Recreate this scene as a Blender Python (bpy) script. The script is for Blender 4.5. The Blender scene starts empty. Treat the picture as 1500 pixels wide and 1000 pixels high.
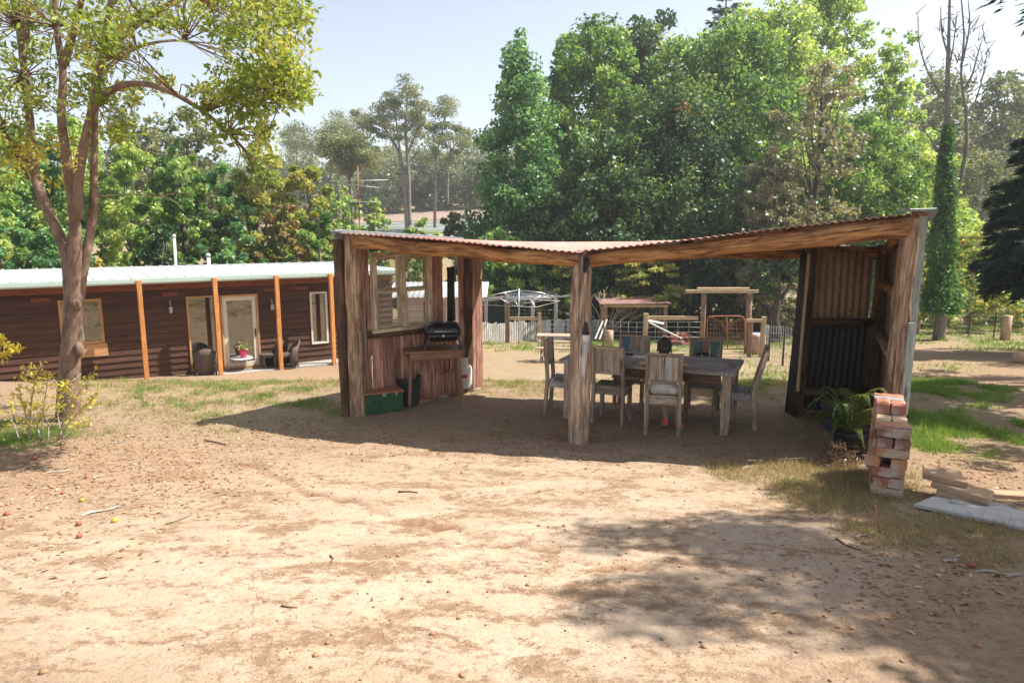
import bpy, math, random
import numpy as np
R = math.radians
random.seed(7); rng = np.random.default_rng(11)
scene = bpy.context.scene
COL = scene.collection
PI = math.pi

# ------------------------------------------------------------------ camera model used to measure the photo
TH = R(9.2); FPX = 1000.0; CZ = 2.35
def ray(px, py):
    u = (px - 750) / FPX; v = (500 - py) / FPX
    return (u, math.cos(TH) + math.sin(TH) * v, -math.sin(TH) + math.cos(TH) * v)
# terrain profile with distance (the yard falls away from the viewer, a levelled pad under the shelter, then a far slope)
_py = np.array([-60, -5, 0, 3, 6.3, 7.3, 10.2, 12.3, 14.3, 16, 18.5, 24, 34, 48, 60, 80, 112, 150, 260, 420], float)
_pz = np.array([1.2, .75, .66, .46, .07, 0, -.02, -.38, -.88, -1.16, -1.27, -1.95, -2.9, -3.6, -2.4, 1.3, 4.2, 7.2, 13, 20], float)
_ty = np.linspace(-60, 420, 4801)
_tz = np.interp(_ty, _py, _pz)
_k = np.hanning(13); _k /= _k.sum()
_tz = np.convolve(np.pad(_tz, 6, mode='edge'), _k, mode='valid')
def gz(x, y):
    z = np.interp(y, _ty, _tz)
    x = np.asarray(x, float); y = np.asarray(y, float)
    side = np.clip((x - 9) / 14, 0, 1) * np.clip((y - 11) / 6, 0, 1) * np.clip((46 - y) / 18, 0, 1)
    z = z + .25 * side
    far = np.clip((y - 60) / 60, 0, 1)
    return z + far * (1.6 * np.sin(x * .021 + .6) + 1.0 * np.sin(x * .05 + 1.3))
def gh(x, y): return float(gz(x, y))
def at(px, py):                     # point of the ground seen at a pixel
    r = ray(px, py); t = 1.0
    while t < 400:
        if CZ + r[2] * t <= gh(r[0] * t, r[1] * t): break
        t += .012 if t < 40 else .1
    return (r[0] * t, r[1] * t, gh(r[0] * t, r[1] * t))
def aty(px, py, y):
    r = ray(px, py); t = y / r[1]; return (r[0] * t, y, CZ + r[2] * t)
def onwall(px, py, A, B):           # point of the vertical plane through A and B seen at a pixel
    r = ray(px, py); dx, dy = B[0] - A[0], B[1] - A[1]
    t = (A[0] * dy - A[1] * dx) / (r[0] * dy - r[1] * dx)
    return (r[0] * t, r[1] * t, CZ + r[2] * t)
def proj(x, y, z):
    zz = z - CZ
    d = y * math.cos(TH) - zz * math.sin(TH); v = y * math.sin(TH) + zz * math.cos(TH)
    d = np.where(np.abs(d) < 1e-3, 1e-3, d)
    return 750 + FPX * x / d, 500 - FPX * v / d, d

# ------------------------------------------------------------------ noise
def _hash(ix, iy, s):
    h = (ix.astype(np.int64) * 374761393 + iy.astype(np.int64) * 668265263 + s * 974711) & 0x7fffffff
    h = ((h ^ (h >> 13)) * 1274126177) & 0x7fffffff
    return ((h ^ (h >> 16)) & 0xffff) / 65535.0
def vnoise(x, y, s=0):
    x = np.asarray(x, float); y = np.asarray(y, float)
    ix = np.floor(x); iy = np.floor(y); fx = x - ix; fy = y - iy
    fx = fx * fx * (3 - 2 * fx); fy = fy * fy * (3 - 2 * fy)
    a = _hash(ix, iy, s); b = _hash(ix + 1, iy, s); c = _hash(ix, iy + 1, s); d = _hash(ix + 1, iy + 1, s)
    return (a * (1 - fx) + b * fx) * (1 - fy) + (c * (1 - fx) + d * fx) * fy
def fbm(x, y, s=0, o=4):
    r = 0; a = .5; f = 1
    for i in range(o):
        r = r + a * vnoise(np.asarray(x) * f, np.asarray(y) * f, s + i); a *= .5; f *= 2.03
    return r

# ------------------------------------------------------------------ object helpers
def tag(o, label=None, cat=None, group=None, kind=None):
    if label: o['label'] = label
    if cat: o['category'] = cat
    if group: o['group'] = group
    if kind: o['kind'] = kind
    return o
def thing(name, label, cat, loc=(0, 0, 0), rotz=0, group=None):
    o = bpy.data.objects.new(name, None); COL.objects.link(o)
    o.location = loc; o.rotation_euler = (0, 0, rotz); o.empty_display_size = .1
    return tag(o, label, cat, group)
def dup(o, parent=None):
    c = o.copy(); COL.objects.link(c)
    if parent is not None: c.parent = parent
    for ch in [q for q in bpy.data.objects if q.parent == o]: dup(ch, c)
    return c
def nrm(v):
    l = math.sqrt(sum(q * q for q in v)) or 1; return tuple(q / l for q in v)
def cross(a, b): return (a[1]*b[2]-a[2]*b[1], a[2]*b[0]-a[0]*b[2], a[0]*b[1]-a[1]*b[0])
def add(*vs): return tuple(sum(q) for q in zip(*vs))
def mul(a, s): return (a[0]*s, a[1]*s, a[2]*s)
def sub(a, b): return (a[0]-b[0], a[1]-b[1], a[2]-b[2])
def lerp(a, b, t): return tuple(p + (q - p) * t for p, q in zip(a, b))

class MB:
    def __init__(s): s.v = []; s.f = []; s.m = []; s.gc = []; s.rn = []; s.mi = 0; s.sm = []
    def _add(s, vs, fs, gcs, rnd=None, smooth=False):
        b = len(s.v); r = random.random() if rnd is None else rnd
        s.v += vs; s.f += [tuple(i + b for i in f) for f in fs]; s.m += [s.mi] * len(fs); s.sm += [smooth] * len(fs)
        o = r * 37.0
        s.gc += [(g[0] + o, g[1] + o * .7, g[2] + o * .3) for g in gcs]; s.rn += [r] * len(vs)
    # a plank / bar of w x h section from p0 to p1; ch = small chamfer; jit = roughness of the edges; n = lengthwise cuts
    def beam(s, p0, p1, w, h, up=(0, 0, 1), ch=.0, jit=0., n=1, taper=1., rnd=None):
        d = sub(p1, p0); L = math.sqrt(sum(q*q for q in d)); d = nrm(d)
        if abs(sum(a*b for a, b in zip(d, up))) > .98: up = (0, 1, 0) if abs(d[1]) < .9 else (1, 0, 0)
        x = nrm(cross(d, up)); z = cross(x, d)
        c = ch if ch > 0 else 0
        if c: prof = [(-w/2+c, -h/2), (w/2-c, -h/2), (w/2, -h/2+c), (w/2, h/2-c), (w/2-c, h/2), (-w/2+c, h/2), (-w/2, h/2-c), (-w/2, -h/2+c)]
        else: prof = [(-w/2, -h/2), (w/2, -h/2), (w/2, h/2), (-w/2, h/2)]
        k = len(prof); vs = []; gs = []
        for i in range(n + 1):
            t = i / n; sc = 1 + (taper - 1) * t
            for a, b in prof:
                ja = random.uniform(-jit, jit) if jit else 0; jb = random.uniform(-jit, jit) if jit else 0
                vs.append(add(p0, mul(d, L*t), mul(x, a*sc+ja), mul(z, b*sc+jb))); gs.append((L*t, a, b))
        fs = []
        for i in range(n):
            for j in range(k):
                fs.append((i*k+j, (i+1)*k+j, (i+1)*k+(j+1) % k, i*k+(j+1) % k))
        fs.append(tuple(range(k))); fs.append(tuple(reversed(range(n*k, n*k+k))))
        s._add(vs, fs, gs, rnd); return s
    def box(s, c, sx, sy, sz, rz=0, ch=0, rnd=None, jit=0):
        dims = (sx, sy, sz); ca, sa = math.cos(rz), math.sin(rz)
        ax = [(ca, sa, 0), (-sa, ca, 0), (0, 0, 1)]; i = dims.index(max(dims))
        a = mul(ax[i], dims[i]/2); o = [0, 1, 2]; o.remove(i)
        if i == 2: w, h, up = sx, sy, ax[1]
        elif i == 0: w, h, up = sy, sz, ax[2]
        else: w, h, up = sx, sz, ax[2]
        return s.beam(sub(c, a), add(c, a), w, h, up, ch, jit, 1, 1., rnd)
    def tube(s, pts, rad, seg=8, cap=True, jit=0., rnd=None, smooth=True, lump=0., ll=3.):
        if not isinstance(rad, (list, tuple)): rad = [rad] * len(pts)
        n = len(pts); vs = []; gs = []; L = 0; px = None
        ph = random.random() * 10
        for i, p in enumerate(pts):
            a = pts[max(0, i-1)]; b = pts[min(n-1, i+1)]; d = nrm(sub(b, a))
            if px is None: px = nrm(cross(d, (0, 0, 1) if abs(d[2]) < .9 else (0, 1, 0)))
            else: px = nrm(sub(px, mul(d, sum(q*w for q, w in zip(px, d)))))
            y = cross(d, px)
            if i: L += math.dist(p, pts[i-1])
            for j in range(seg):
                an = 2*PI*j/seg; r = rad[i] * (1 + random.uniform(-jit, jit))
                if lump: r *= 1 + lump * (float(vnoise(math.cos(an)*1.3+ph, math.sin(an)*1.3 + L*ll)) - .5) * 2
                vs.append(add(p, mul(px, math.cos(an)*r), mul(y, math.sin(an)*r)))
                gs.append((L, math.cos(an)*rad[i]*1.6, math.sin(an)*rad[i]*1.6))
        fs = [(i*seg+j, i*seg+(j+1) % seg, (i+1)*seg+(j+1) % seg, (i+1)*seg+j) for i in range(n-1) for j in range(seg)]
        if cap: fs += [tuple(reversed(range(seg))), tuple(range((n-1)*seg, n*seg))]
        s._add(vs, fs, gs, rnd, smooth); return s
    def lathe(s, c, prof, seg=20, rnd=None, smooth=True, ax=(1, 1)):
        vs = [(c[0]+r*math.cos(2*PI*j/seg)*ax[0], c[1]+r*math.sin(2*PI*j/seg)*ax[1], c[2]+z) for r, z in prof for j in range(seg)]
        gs = [(z, r*math.cos(2*PI*j/seg), r*math.sin(2*PI*j/seg)) for r, z in prof for j in range(seg)]
        n = len(prof)
        fs = [(i*seg+j, i*seg+(j+1) % seg, (i+1)*seg+(j+1) % seg, (i+1)*seg+j) for i in range(n-1) for j in range(seg)]
        fs += [tuple(reversed(range(seg))), tuple(range((n-1)*seg, n*seg))]
        s._add(vs, fs, gs, rnd, smooth); return s
    # corrugated sheet over four corners; waves run from the a-b edge to the d-c edge
    def corr(s, a, b, c, d, pitch=.076, amp=.009, ny=6, rag=0., sag=0., th=.004, per=6):
        W = math.dist(a, b); nx = max(4, int(W / pitch * per)); n = nrm(cross(sub(b, a), sub(d, a)))
        ph = random.random() * 6
        vs = []; gs = []
        for k in (0, 1):
            for j in range(ny + 1):
                v = j / ny
                for i in range(nx + 1):
                    u = i / nx
                    vv = v
                    if rag and j in (0, ny): vv = v + (rag if j == ny else -rag) * (math.floor(u * W / .76) % 3 - 1 + .3*math.sin(u*31)) / math.dist(a, d)
                    p = lerp(lerp(a, b, u), lerp(d, c, u), vv)
                    o = amp * math.sin(u * W / pitch * 2 * PI) + sag * math.sin(u*5.1+ph) * math.sin(v*3.3+ph*2) + k * th
                    vs.append(add(p, mul(n, o))); gs.append((v * math.dist(a, d), u * W, 0))
        m = nx + 1; N0 = m * (ny + 1); fs = []
        for j in range(ny):
            for i in range(nx):
                q = (j*m+i, j*m+i+1, (j+1)*m+i+1, (j+1)*m+i)
                fs.append(tuple(reversed(q))); fs.append(tuple(x + N0 for x in q))
        for i in range(nx):
            fs.append((i, i+1, N0+i+1, N0+i)); t = ny*m; fs.append((t+i+1, t+i, N0+t+i, N0+t+i+1))
        for j in range(ny):
            fs.append((j*m, N0+j*m, N0+(j+1)*m, (j+1)*m)); e = nx; fs.append((j*m+e, (j+1)*m+e, N0+(j+1)*m+e, N0+j*m+e))
        s._add(vs, fs, gs, None, True); return s
    def ell(s, c, rx, ry, rz, seg=16, ring=10, rnd=None):
        prof = [(max(1e-3, math.sin(PI*i/ring)), -math.cos(PI*i/ring)) for i in range(ring + 1)]
        vs = [(c[0]+r*math.cos(2*PI*j/seg)*rx, c[1]+r*math.sin(2*PI*j/seg)*ry, c[2]+z*rz) for r, z in prof for j in range(seg)]
        n = len(prof)
        fs = [(i*seg+j, i*seg+(j+1) % seg, (i+1)*seg+(j+1) % seg, (i+1)*seg+j) for i in range(n-1) for j in range(seg)]
        fs += [tuple(reversed(range(seg))), tuple(range((n-1)*seg, n*seg))]
        s._add(vs, fs, [(v[2]-c[2], v[0]-c[0], v[1]-c[1]) for v in vs], rnd, True); return s
    def build(s, name, mat, parent=None, loc=None, rot=None):
        me = bpy.data.meshes.new(name)
        me.from_pydata([tuple(map(float, v)) for v in s.v], [], s.f)
        for m in (mat if isinstance(mat, (list, tuple)) else [mat]): me.materials.append(m)
        me.polygons.foreach_set('material_index', s.m); me.polygons.foreach_set('use_smooth', s.sm)
        a = me.attributes.new('gc', 'FLOAT_VECTOR', 'POINT'); a.data.foreach_set('vector', np.array(s.gc, 'f').ravel())
        a = me.attributes.new('rnd', 'FLOAT', 'POINT'); a.data.foreach_set('value', np.array(s.rn, 'f'))
        me.update()
        o = bpy.data.objects.new(name, me); COL.objects.link(o)
        if parent is not None: o.parent = parent
        if loc is not None: o.location = loc
        if rot is not None: o.rotation_euler = rot
        return o

# ------------------------------------------------------------------ materials
class NT:
    def __init__(s, name):
        s.mat = bpy.data.materials.new(name); s.mat.use_nodes = True; s.t = s.mat.node_tree; s.t.nodes.clear()
        s.out = s.t.nodes.new('ShaderNodeOutputMaterial')
    def n(s, typ, ins=None, **props):
        nd = s.t.nodes.new('ShaderNode' + typ)
        for k, v in props.items(): setattr(nd, k, v)
        for k, v in (ins or {}).items():
            sk = nd.inputs[k]
            if isinstance(v, bpy.types.NodeSocket): s.t.links.new(v, sk)
            else: sk.default_value = v
        return nd
    def ramp(s, fac, stops, interp='LINEAR'):
        nd = s.t.nodes.new('ShaderNodeValToRGB'); s.t.links.new(fac, nd.inputs[0]); e = nd.color_ramp.elements
        nd.color_ramp.interpolation = interp
        while len(e) < len(stops): e.new(.5)
        for q, (p, c) in zip(e, stops): q.position = p; q.color = (c[0], c[1], c[2], 1) if isinstance(c, tuple) else (c, c, c, 1)
        return nd.outputs[0]
    def mix(s, fac, a, b, mode='MIX'):
        nd = s.t.nodes.new('ShaderNodeMix'); nd.data_type = 'RGBA'; nd.blend_type = mode
        for i, v in ((0, fac), (6, a), (7, b)):
            if isinstance(v, bpy.types.NodeSocket): s.t.links.new(v, nd.inputs[i])
            elif i == 0: nd.inputs[0].default_value = v
            else: nd.inputs[i].default_value = (v[0], v[1], v[2], 1)
        return nd.outputs[2]
    def math(s, op, a, b=0., c=None, clamp=False):
        nd = s.t.nodes.new('ShaderNodeMath'); nd.operation = op; nd.use_clamp = clamp
        for i, v in enumerate((a, b, c)):
            if v is None: continue
            if isinstance(v, bpy.types.NodeSocket): s.t.links.new(v, nd.inputs[i])
            else: nd.inputs[i].default_value = v
        return nd.outputs[0]
    def noise(s, vec, scale, detail=5, rough=.55, dist=0):
        return s.n('TexNoise', {'Vector': vec, 'Scale': scale, 'Detail': detail, 'Roughness': rough, 'Distortion': dist}).outputs[0]
    def mapping(s, vec, scale=(1, 1, 1)):
        return s.n('Mapping', {'Vector': vec, 'Scale': scale}).outputs[0]
    def attr(s, nm): return s.n('Attribute', attribute_name=nm)
    def obj(s): return s.n('TexCoord').outputs['Object']
    def bump(s, h, strength=.3, dist=.01):
        return s.n('Bump', {'Height': h, 'Strength': strength, 'Distance': dist}).outputs[0]
    def bsdf(s, col, rough=.7, nrm=None, metal=0., spec=.3):
        ins = {'Base Color': col if isinstance(col, bpy.types.NodeSocket) else (*col, 1), 'Roughness': rough, 'Metallic': metal, 'Specular IOR Level': spec}
        if nrm is not None: ins['Normal'] = nrm
        return s.n('BsdfPrincipled', ins).outputs[0]
    def done(s, sh):
        s.t.links.new(sh, s.out.inputs[0]); return s.mat

def wood(name, c1, c2, dark, rough=.8, stain=.5, across=38, along=2.2, var=.35, bumps=.4, spec=.2, worn=None):
    t = NT(name); gc = t.attr('gc').outputs['Vector']; rn = t.attr('rnd').outputs['Fac']
    gr = t.noise(t.mapping(gc, (along*1.5, across*1.9, across*1.9)), 1., 8, .66, .35)
    col = t.mix(t.ramp(gr, [(.36, 0.), (.62, 1.)]), tuple(q*.82 for q in c1), tuple(min(.85, q*1.12) for q in c2))
    st = t.noise(t.mapping(gc, (1.7, 7, 7)), 1.3, 7, .7)
    col = t.mix(t.math('MULTIPLY', t.ramp(st, [(.44, 0.), (.60, 1.)]), stain), col, dark)
    crack = t.noise(t.mapping(gc, (.9, across*1.6, across*1.6)), 1., 2, .5, .3)
    ck = t.ramp(crack, [(.30, 1.), (.38, 0.)])
    col = t.mix(t.math('MULTIPLY', ck, .9), col, tuple(q*.4 for q in dark))
    kv = t.n('TexVoronoi', {'Vector': t.mapping(gc, (2.2, 9, 9)), 'Scale': 1.}); kd = t.math('MULTIPLY', t.ramp(kv.outputs['Distance'], [(.07, 1.), (.20, 0.)]), t.ramp(kv.outputs['Color'], [(.60, 0.), (.66, 1.)]))
    col = t.mix(t.math('MULTIPLY', kd, .85), col, tuple(q*.5 for q in dark))
    if worn: col = t.mix(t.ramp(t.noise(t.mapping(gc, (2, 7, 7)), 1.7, 6, .7), [(.55, 0.), (.62, 1.)]), col, worn)
    hv = t.n('HueSaturation', {'Color': col, 'Value': t.math('MULTIPLY_ADD', rn, var*2, 1-var)}).outputs[0]
    h = t.math('SUBTRACT', gr, t.math('MULTIPLY', ck, .6))
    return t.done(t.bsdf(hv, rough, t.bump(h, bumps, .006), 0, spec))
def rusty(name, c1, c2, c3, rough=.6, metal=.2, sc=3., lo=.4, hi=.62, streak=1.):
    t = NT(name); v = t.attr('gc').outputs['Vector']
    n1 = t.noise(t.mapping(v, (streak, 1, 1)), sc, 7, .65); n2 = t.noise(v, sc*9, 4, .6)
    col = t.mix(t.ramp(n1, [(lo, 0.), (hi, 1.)]), c1, c2)
    col = t.mix(t.math('MULTIPLY', t.ramp(n2, [(.5, 0.), (.68, 1.)]), .7), col, c3)
    return t.done(t.bsdf(col, rough, t.bump(n2, .15, .003), metal, .4))
def plain(name, c, rough=.6, var=.15, sc=8., metal=0., spec=.4, bumps=.1, dirt=None, dl=.55):
    t = NT(name); v = t.obj(); n1 = t.noise(v, sc, 5, .6)
    col = t.mix(t.ramp(n1, [(.25, 0.), (.75, 1.)]), tuple(q*(1-var) for q in c), tuple(min(1, q*(1+var)) for q in c))
    if dirt: col = t.mix(t.ramp(t.noise(v, sc*.45, 6, .7), [(dl, 0.), (dl+.16, 1.)]), col, dirt)
    return t.done(t.bsdf(col, rough, t.bump(n1, bumps, .004), metal, spec))
def foliage(name, cols, trans=.38, rough=.5, spec=.3):
    t = NT(name); tn = t.attr('tint').outputs['Fac']
    k = len(cols); col = t.ramp(tn, [(i/(k-1), c) for i, c in enumerate(cols)])
    a = t.bsdf(col, rough, None, 0, spec)
    tc = t.mix(1., col, (1.35, 1.3, .75), 'MULTIPLY')
    b = t.n('BsdfTranslucent', {'Color': tc}).outputs[0]
    return t.done(t.n('MixShader', {0: trans, 1: a, 2: b}).outputs[0])
def bark(name, c1, c2, dark, sc=9., bumps=.6):
    t = NT(name); gc = t.attr('gc').outputs['Vector']
    n1 = t.noise(t.mapping(gc, (.45, 1, 1)), sc, 7, .65, .8); n2 = t.noise(gc, sc*.35, 4, .6)
    col = t.mix(t.ramp(n1, [(.3, 0.), (.68, 1.)]), c1, c2)
    col = t.mix(t.ramp(n2, [(.5, 0.), (.68, .75)]), col, dark)
    return t.done(t.bsdf(col, .85, t.bump(n1, bumps, .02), 0, .2))
M = {}
M['post_old'] = wood('weathered_post', (.27, .165, .10), (.46, .325, .215), (.10, .055, .03), across=22, stain=.75, var=.12, bumps=.9)
M['post_pale'] = wood('pale_post', (.38, .27, .18), (.60, .46, .33), (.13, .075, .045), across=20, stain=.8, var=.08, bumps=.8)
M['post_dark'] = wood('dark_post', (.10, .06, .035), (.19, .11, .065), (.03, .018, .012), across=22, stain=.7, var=.1, bumps=.8)
M['log'] = wood('stripped_log', (.33, .15, .055), (.53, .285, .115), (.10, .04, .018), across=18, stain=.85, var=.08, bumps=.7)
M['redboard'] = wood('red_weathered_board', (.34, .155, .105), (.54, .31, .225), (.15, .07, .045), across=30, stain=.6, var=.28, bumps=.5)
M['greyboard'] = wood('grey_board', (.27, .23, .18), (.42, .37, .30), (.11, .09, .07), across=30, stain=.6, var=.2)
M['greenboard'] = wood('green_grey_board', (.27, .31, .27), (.38, .42, .37), (.16, .17, .14), across=30, stain=.5, var=.1)
M['sash'] = wood('faded_cream_sash', (.55, .43, .27), (.72, .61, .43), (.22, .13, .07), across=30, stain=.65, var=.12)
M['chairwood'] = wood('grey_chair_wood', (.30, .215, .15), (.52, .405, .30), (.11, .075, .05), across=34, stain=.55, var=.28)
M['chairpale'] = wood('pale_chair_plank', (.36, .28, .21), (.54, .44, .35), (.15, .09, .06), across=34, stain=.5, var=.2)
M['bluepaint'] = wood('faded_blue_plank', (.05, .17, .25), (.10, .27, .36), (.12, .13, .13), across=34, stain=.6, var=.2)
M['tealpaint'] = wood('faded_teal_plank', (.09, .17, .17), (.17, .26, .24), (.13, .11, .08), across=34, stain=.7, var=.2)
M['tabletop'] = wood('grey_table_board', (.25, .24, .225), (.44, .43, .40), (.13, .10, .08), across=30, stain=.5, var=.2, worn=(.30, .16, .10))
M['brownwood'] = wood('brown_table_wood', (.20, .10, .045), (.33, .18, .085), (.10, .05, .025), across=30, stain=.4, var=.1, rough=.5, spec=.4)
M['orangepost'] = wood('orange_cypress_post', (.50, .20, .055), (.66, .30, .10), (.34, .13, .04), across=26, stain=.3, var=.08)
M['siding'] = wood('dark_brown_siding', (.078, .036, .022), (.090, .043, .026), (.050, .024, .015), across=40, along=1.0, stain=.4, var=.14, rough=.75)
M['fascia'] = wood('red_brown_fascia', (.20, .065, .03), (.27, .095, .05), (.13, .045, .03), across=20, stain=.3, var=.06)
M['doorframe'] = wood('golden_frame', (.42, .22, .085), (.52, .30, .13), (.32, .15, .06), across=26, stain=.25, var=.05)
M['fencepost'] = wood('pale_treated_pine', (.44, .33, .19), (.57, .45, .29), (.30, .20, .11), across=26, stain=.35, var=.14)
M['brownpole'] = wood('brown_rough_pole', (.22, .14, .085), (.34, .23, .15), (.11, .06, .04), across=26, stain=.5, var=.14)
M['whitewood'] = wood('peeling_white_paint', (.44, .43, .40), (.60, .59, .55), (.24, .21, .17), across=20, stain=.5, var=.12)
M['rustroof'] = rusty('rusty_red_roof', (.40, .20, .155), (.40, .28, .24), (.24, .11, .075), .65, .1, 2.2)
M['galv'] = rusty('aged_galvanised', (.30, .27, .22), (.24, .17, .11), (.16, .09, .05), .55, .35, 3., .4, .68, .4)
M['tin_rust'] = rusty('tan_rusted_sheet', (.42, .31, .20), (.30, .18, .10), (.17, .085, .045), .7, .1, 3., .38, .66, .35)
M['tin_dark'] = rusty('dark_blue_rust_sheet', (.038, .048, .052), (.055, .038, .028), (.026, .018, .014), .6, .2, 4., .4, .6, .3)
M['greyzinc'] = rusty('grey_flashing', (.22, .23, .245), (.28, .28, .29), (.14, .13, .125), .6, .3, 4.)
M['houseroof'] = plain('pale_roof_steel', (.74, .76, .75), .35, .05, 2., 0., .5, .0)
M['gutter'] = plain('pale_green_gutter', (.42, .52, .46), .35, .06, 3., 0., .5, .0)
M['whiteroof'] = plain('white_painted_sheet', (.52, .53, .54), .5, .08, 3.)
M['pinkwall'] = plain('pink_white_board', (.62, .50, .46), .7, .1, 3.)
M['alu'] = plain('cream_aluminium', (.60, .55, .46), .35, .04, 3., 0., .5, 0)
M['black'] = plain('black_enamel', (.012, .012, .013), .28, .2, 6., 0., .5, .02)
M['blackmatte'] = plain('matte_black', (.018, .018, .02), .6, .3, 6., dirt=(.06, .045, .035))
M['plasticpot'] = plain('dusty_black_pot', (.02, .021, .024), .5, .3, 8., dirt=(.09, .065, .045))
M['bluepot'] = plain('dusty_blue_pot', (.04, .06, .11), .5, .3, 8., dirt=(.08, .06, .05))
M['steel'] = plain('dull_steel', (.40, .41, .42), .38, .12, 10., .8)
M['chrome'] = plain('brushed_steel', (.55, .55, .54), .3, .08, 10., .9)
M['greenbox'] = plain('green_paint', (.022, .085, .032), .45, .2, 5., 0., .4, .05, dirt=(.16, .075, .035), dl=.6)
M['boxlid'] = rusty('rust_orange_lid', (.42, .18, .075), (.32, .15, .075), (.17, .085, .045), .6, .1, 5.)
M['bucket'] = rusty('dark_galvanised', (.10, .115, .125), (.075, .08, .085), (.05, .045, .04), .45, .6, 6.)
M['gaswhite'] = plain('white_gas_paint', (.64, .63, .59), .4, .06, 5., 0., .5, .02, dirt=(.30, .22, .16), dl=.62)
M['redmark'] = plain('red_label', (.50, .05, .04), .5, .1)
M['concrete'] = plain('rough_concrete', (.33, .31, .28), .9, .28, 22., 0., .2, .5, dirt=(.16, .14, .11), dl=.55)
M['terracotta'] = plain('tan_paver', (.40, .265, .165), .85, .14, 14., 0., .2, .3, dirt=(.28, .19, .12), dl=.58)
M['whiteslab'] = plain('white_lime_slab', (0.468, 0.452, 0.429), .9, .10, 9., 0., .2, .4, dirt=(0.265, 0.211, 0.164), dl=.60)
M['wicker'] = plain('brown_wicker', (.10, .075, .06), .7, .5, 60., 0., .2, .8)
M['pink'] = plain('hot_pink_pot', (.58, .03, .12), .4, .08)
M['white'] = plain('white_plastic', (.62, .61, .58), .45, .05)
M['tarp'] = plain('dark_tarpaulin', (.022, .026, .032), .6, .4, 3., 0., .3, .4)
M['beige'] = plain('beige_sheet', (.50, .42, .27), .7, .08, 4.)
M['bluesheet'] = plain('blue_grey_sheet', (.34, .38, .42), .5, .12, 4., .2)
M['rusttube'] = rusty('rusty_orange_tube', (.40, .15, .075), (.30, .11, .06), (.16, .06, .035), .75, .1, 8.)
M['wire'] = plain('galvanised_wire', (.36, .36, .34), .45, .05, 4., .4)
M['junk'] = plain('rusty_red_scrap', (.24, .085, .06), .8, .3, 6.)
M['deadwood'] = bark('bleached_branch', (.33, .285, .23), (.47, .42, .35), (.24, .20, .16), 14)
M['bark_brown'] = bark('brown_smooth_bark', (.15, .092, .062), (.31, .215, .155), (.085, .052, .036), 11, .5)
M['bark_grey'] = bark('grey_bark', (.15, .125, .105), (.27, .235, .20), (.075, .06, .05), 5)
M['bark_gum'] = bark('pale_gum_bark', (.30, .26, .23), (.48, .43, .38), (.19, .15, .125), 3)
M['bark_dark'] = bark('dark_bark', (.055, .042, .034), (.11, .085, .068), (.03, .024, .02), 5)
M['bark_tan'] = bark('tan_trunk', (.40, .27, .17), (.52, .38, .26), (.26, .17, .11), 5)
M['clay'] = plain('clay_clod', (.34, .185, .10), .95, .3, 20.)
M['twig'] = plain('dry_twig', (.17, .105, .065), .9, .4, 3.)
M['litter'] = foliage('dry_leaf_litter', [(.30, .17, .09), (.42, .28, .16), (.22, .11, .06), (.55, .42, .28)], .15, .8, .1)
M['straw'] = foliage('straw_blades', [(0.328, 0.246, 0.123), (0.426, 0.336, 0.180), (0.271, 0.213, 0.098), (0.492, 0.410, 0.254)], .25, .7, .2)
M['greengrass'] = foliage('green_blades', [(.09, .17, .035), (.14, .25, .05), (.20, .30, .07), (.36, .36, .13)], .4, .6, .2)
M['lf_front'] = foliage('yellow_green_leaf', [(.13, .185, .036), (.21, .285, .055), (.32, .385, .085), (.48, .45, .11)], .5)
M['lf_yellow'] = foliage('golden_leaf', [(0.459, 0.365, 0.041), (0.620, 0.513, 0.054), (0.567, 0.486, 0.095), (0.405, 0.405, 0.081)], .4)
M['lf_mid'] = foliage('mid_green_leaf', [(0.053, 0.124, 0.033), (0.118, 0.236, 0.059), (0.212, 0.348, 0.088), (0.389, 0.472, 0.153)], .42, .45, .4)
M['lf_amber'] = foliage('liquidambar_leaf', [(0.056, 0.157, 0.069), (0.106, 0.252, 0.101), (0.179, 0.347, 0.134), (0.336, 0.470, 0.190)], .42, .45, .4)
M['lf_bright'] = foliage('bright_green_leaf', [(0.143, 0.248, 0.061), (0.242, 0.380, 0.094), (0.374, 0.495, 0.149), (0.528, 0.572, 0.220)], .47, .40, .5)
M['lf_dark'] = foliage('dark_green_leaf', [(0.021, 0.060, 0.023), (0.041, 0.103, 0.037), (0.081, 0.161, 0.052), (0.218, 0.287, 0.092)], .32, .45, .4)
M['lf_gum'] = foliage('grey_olive_leaf', [(0.094, 0.127, 0.066), (0.160, 0.198, 0.094), (0.242, 0.270, 0.132), (0.330, 0.330, 0.176)], .35, .45, .5)
M['lf_grey'] = foliage('grey_brown_leaf', [(.14, .145, .085), (.21, .205, .125), (.29, .27, .165), (.38, .34, .22)], .35, .45, .5)
M['lf_yg'] = foliage('lime_leaf', [(.15, .21, .045), (.25, .31, .07), (.38, .40, .105), (.50, .45, .14)], .45)
M['lf_rust'] = foliage('rusty_leaf', [(.17, .18, .05), (.26, .22, .07), (.28, .15, .07), (.34, .32, .09)], .4)
M['lf_spruce'] = foliage('spruce_needle', [(0.016, 0.046, 0.027), (0.027, 0.068, 0.038), (0.043, 0.093, 0.046), (0.074, 0.130, 0.054)], .2)
M['lf_ivy'] = foliage('ivy_leaf', [(0.045, 0.128, 0.030), (0.083, 0.203, 0.048), (0.135, 0.270, 0.068), (0.210, 0.345, 0.090)], .3)
M['lf_fern'] = foliage('fern_leaf', [(.055, .105, .022), (.09, .15, .03), (.16, .21, .05), (.30, .25, .08)], .4)
M['lf_dead'] = foliage('dead_brown_leaf', [(.20, .13, .07), (.30, .20, .11), (.36, .27, .15), (.14, .09, .05)], .2)
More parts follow.
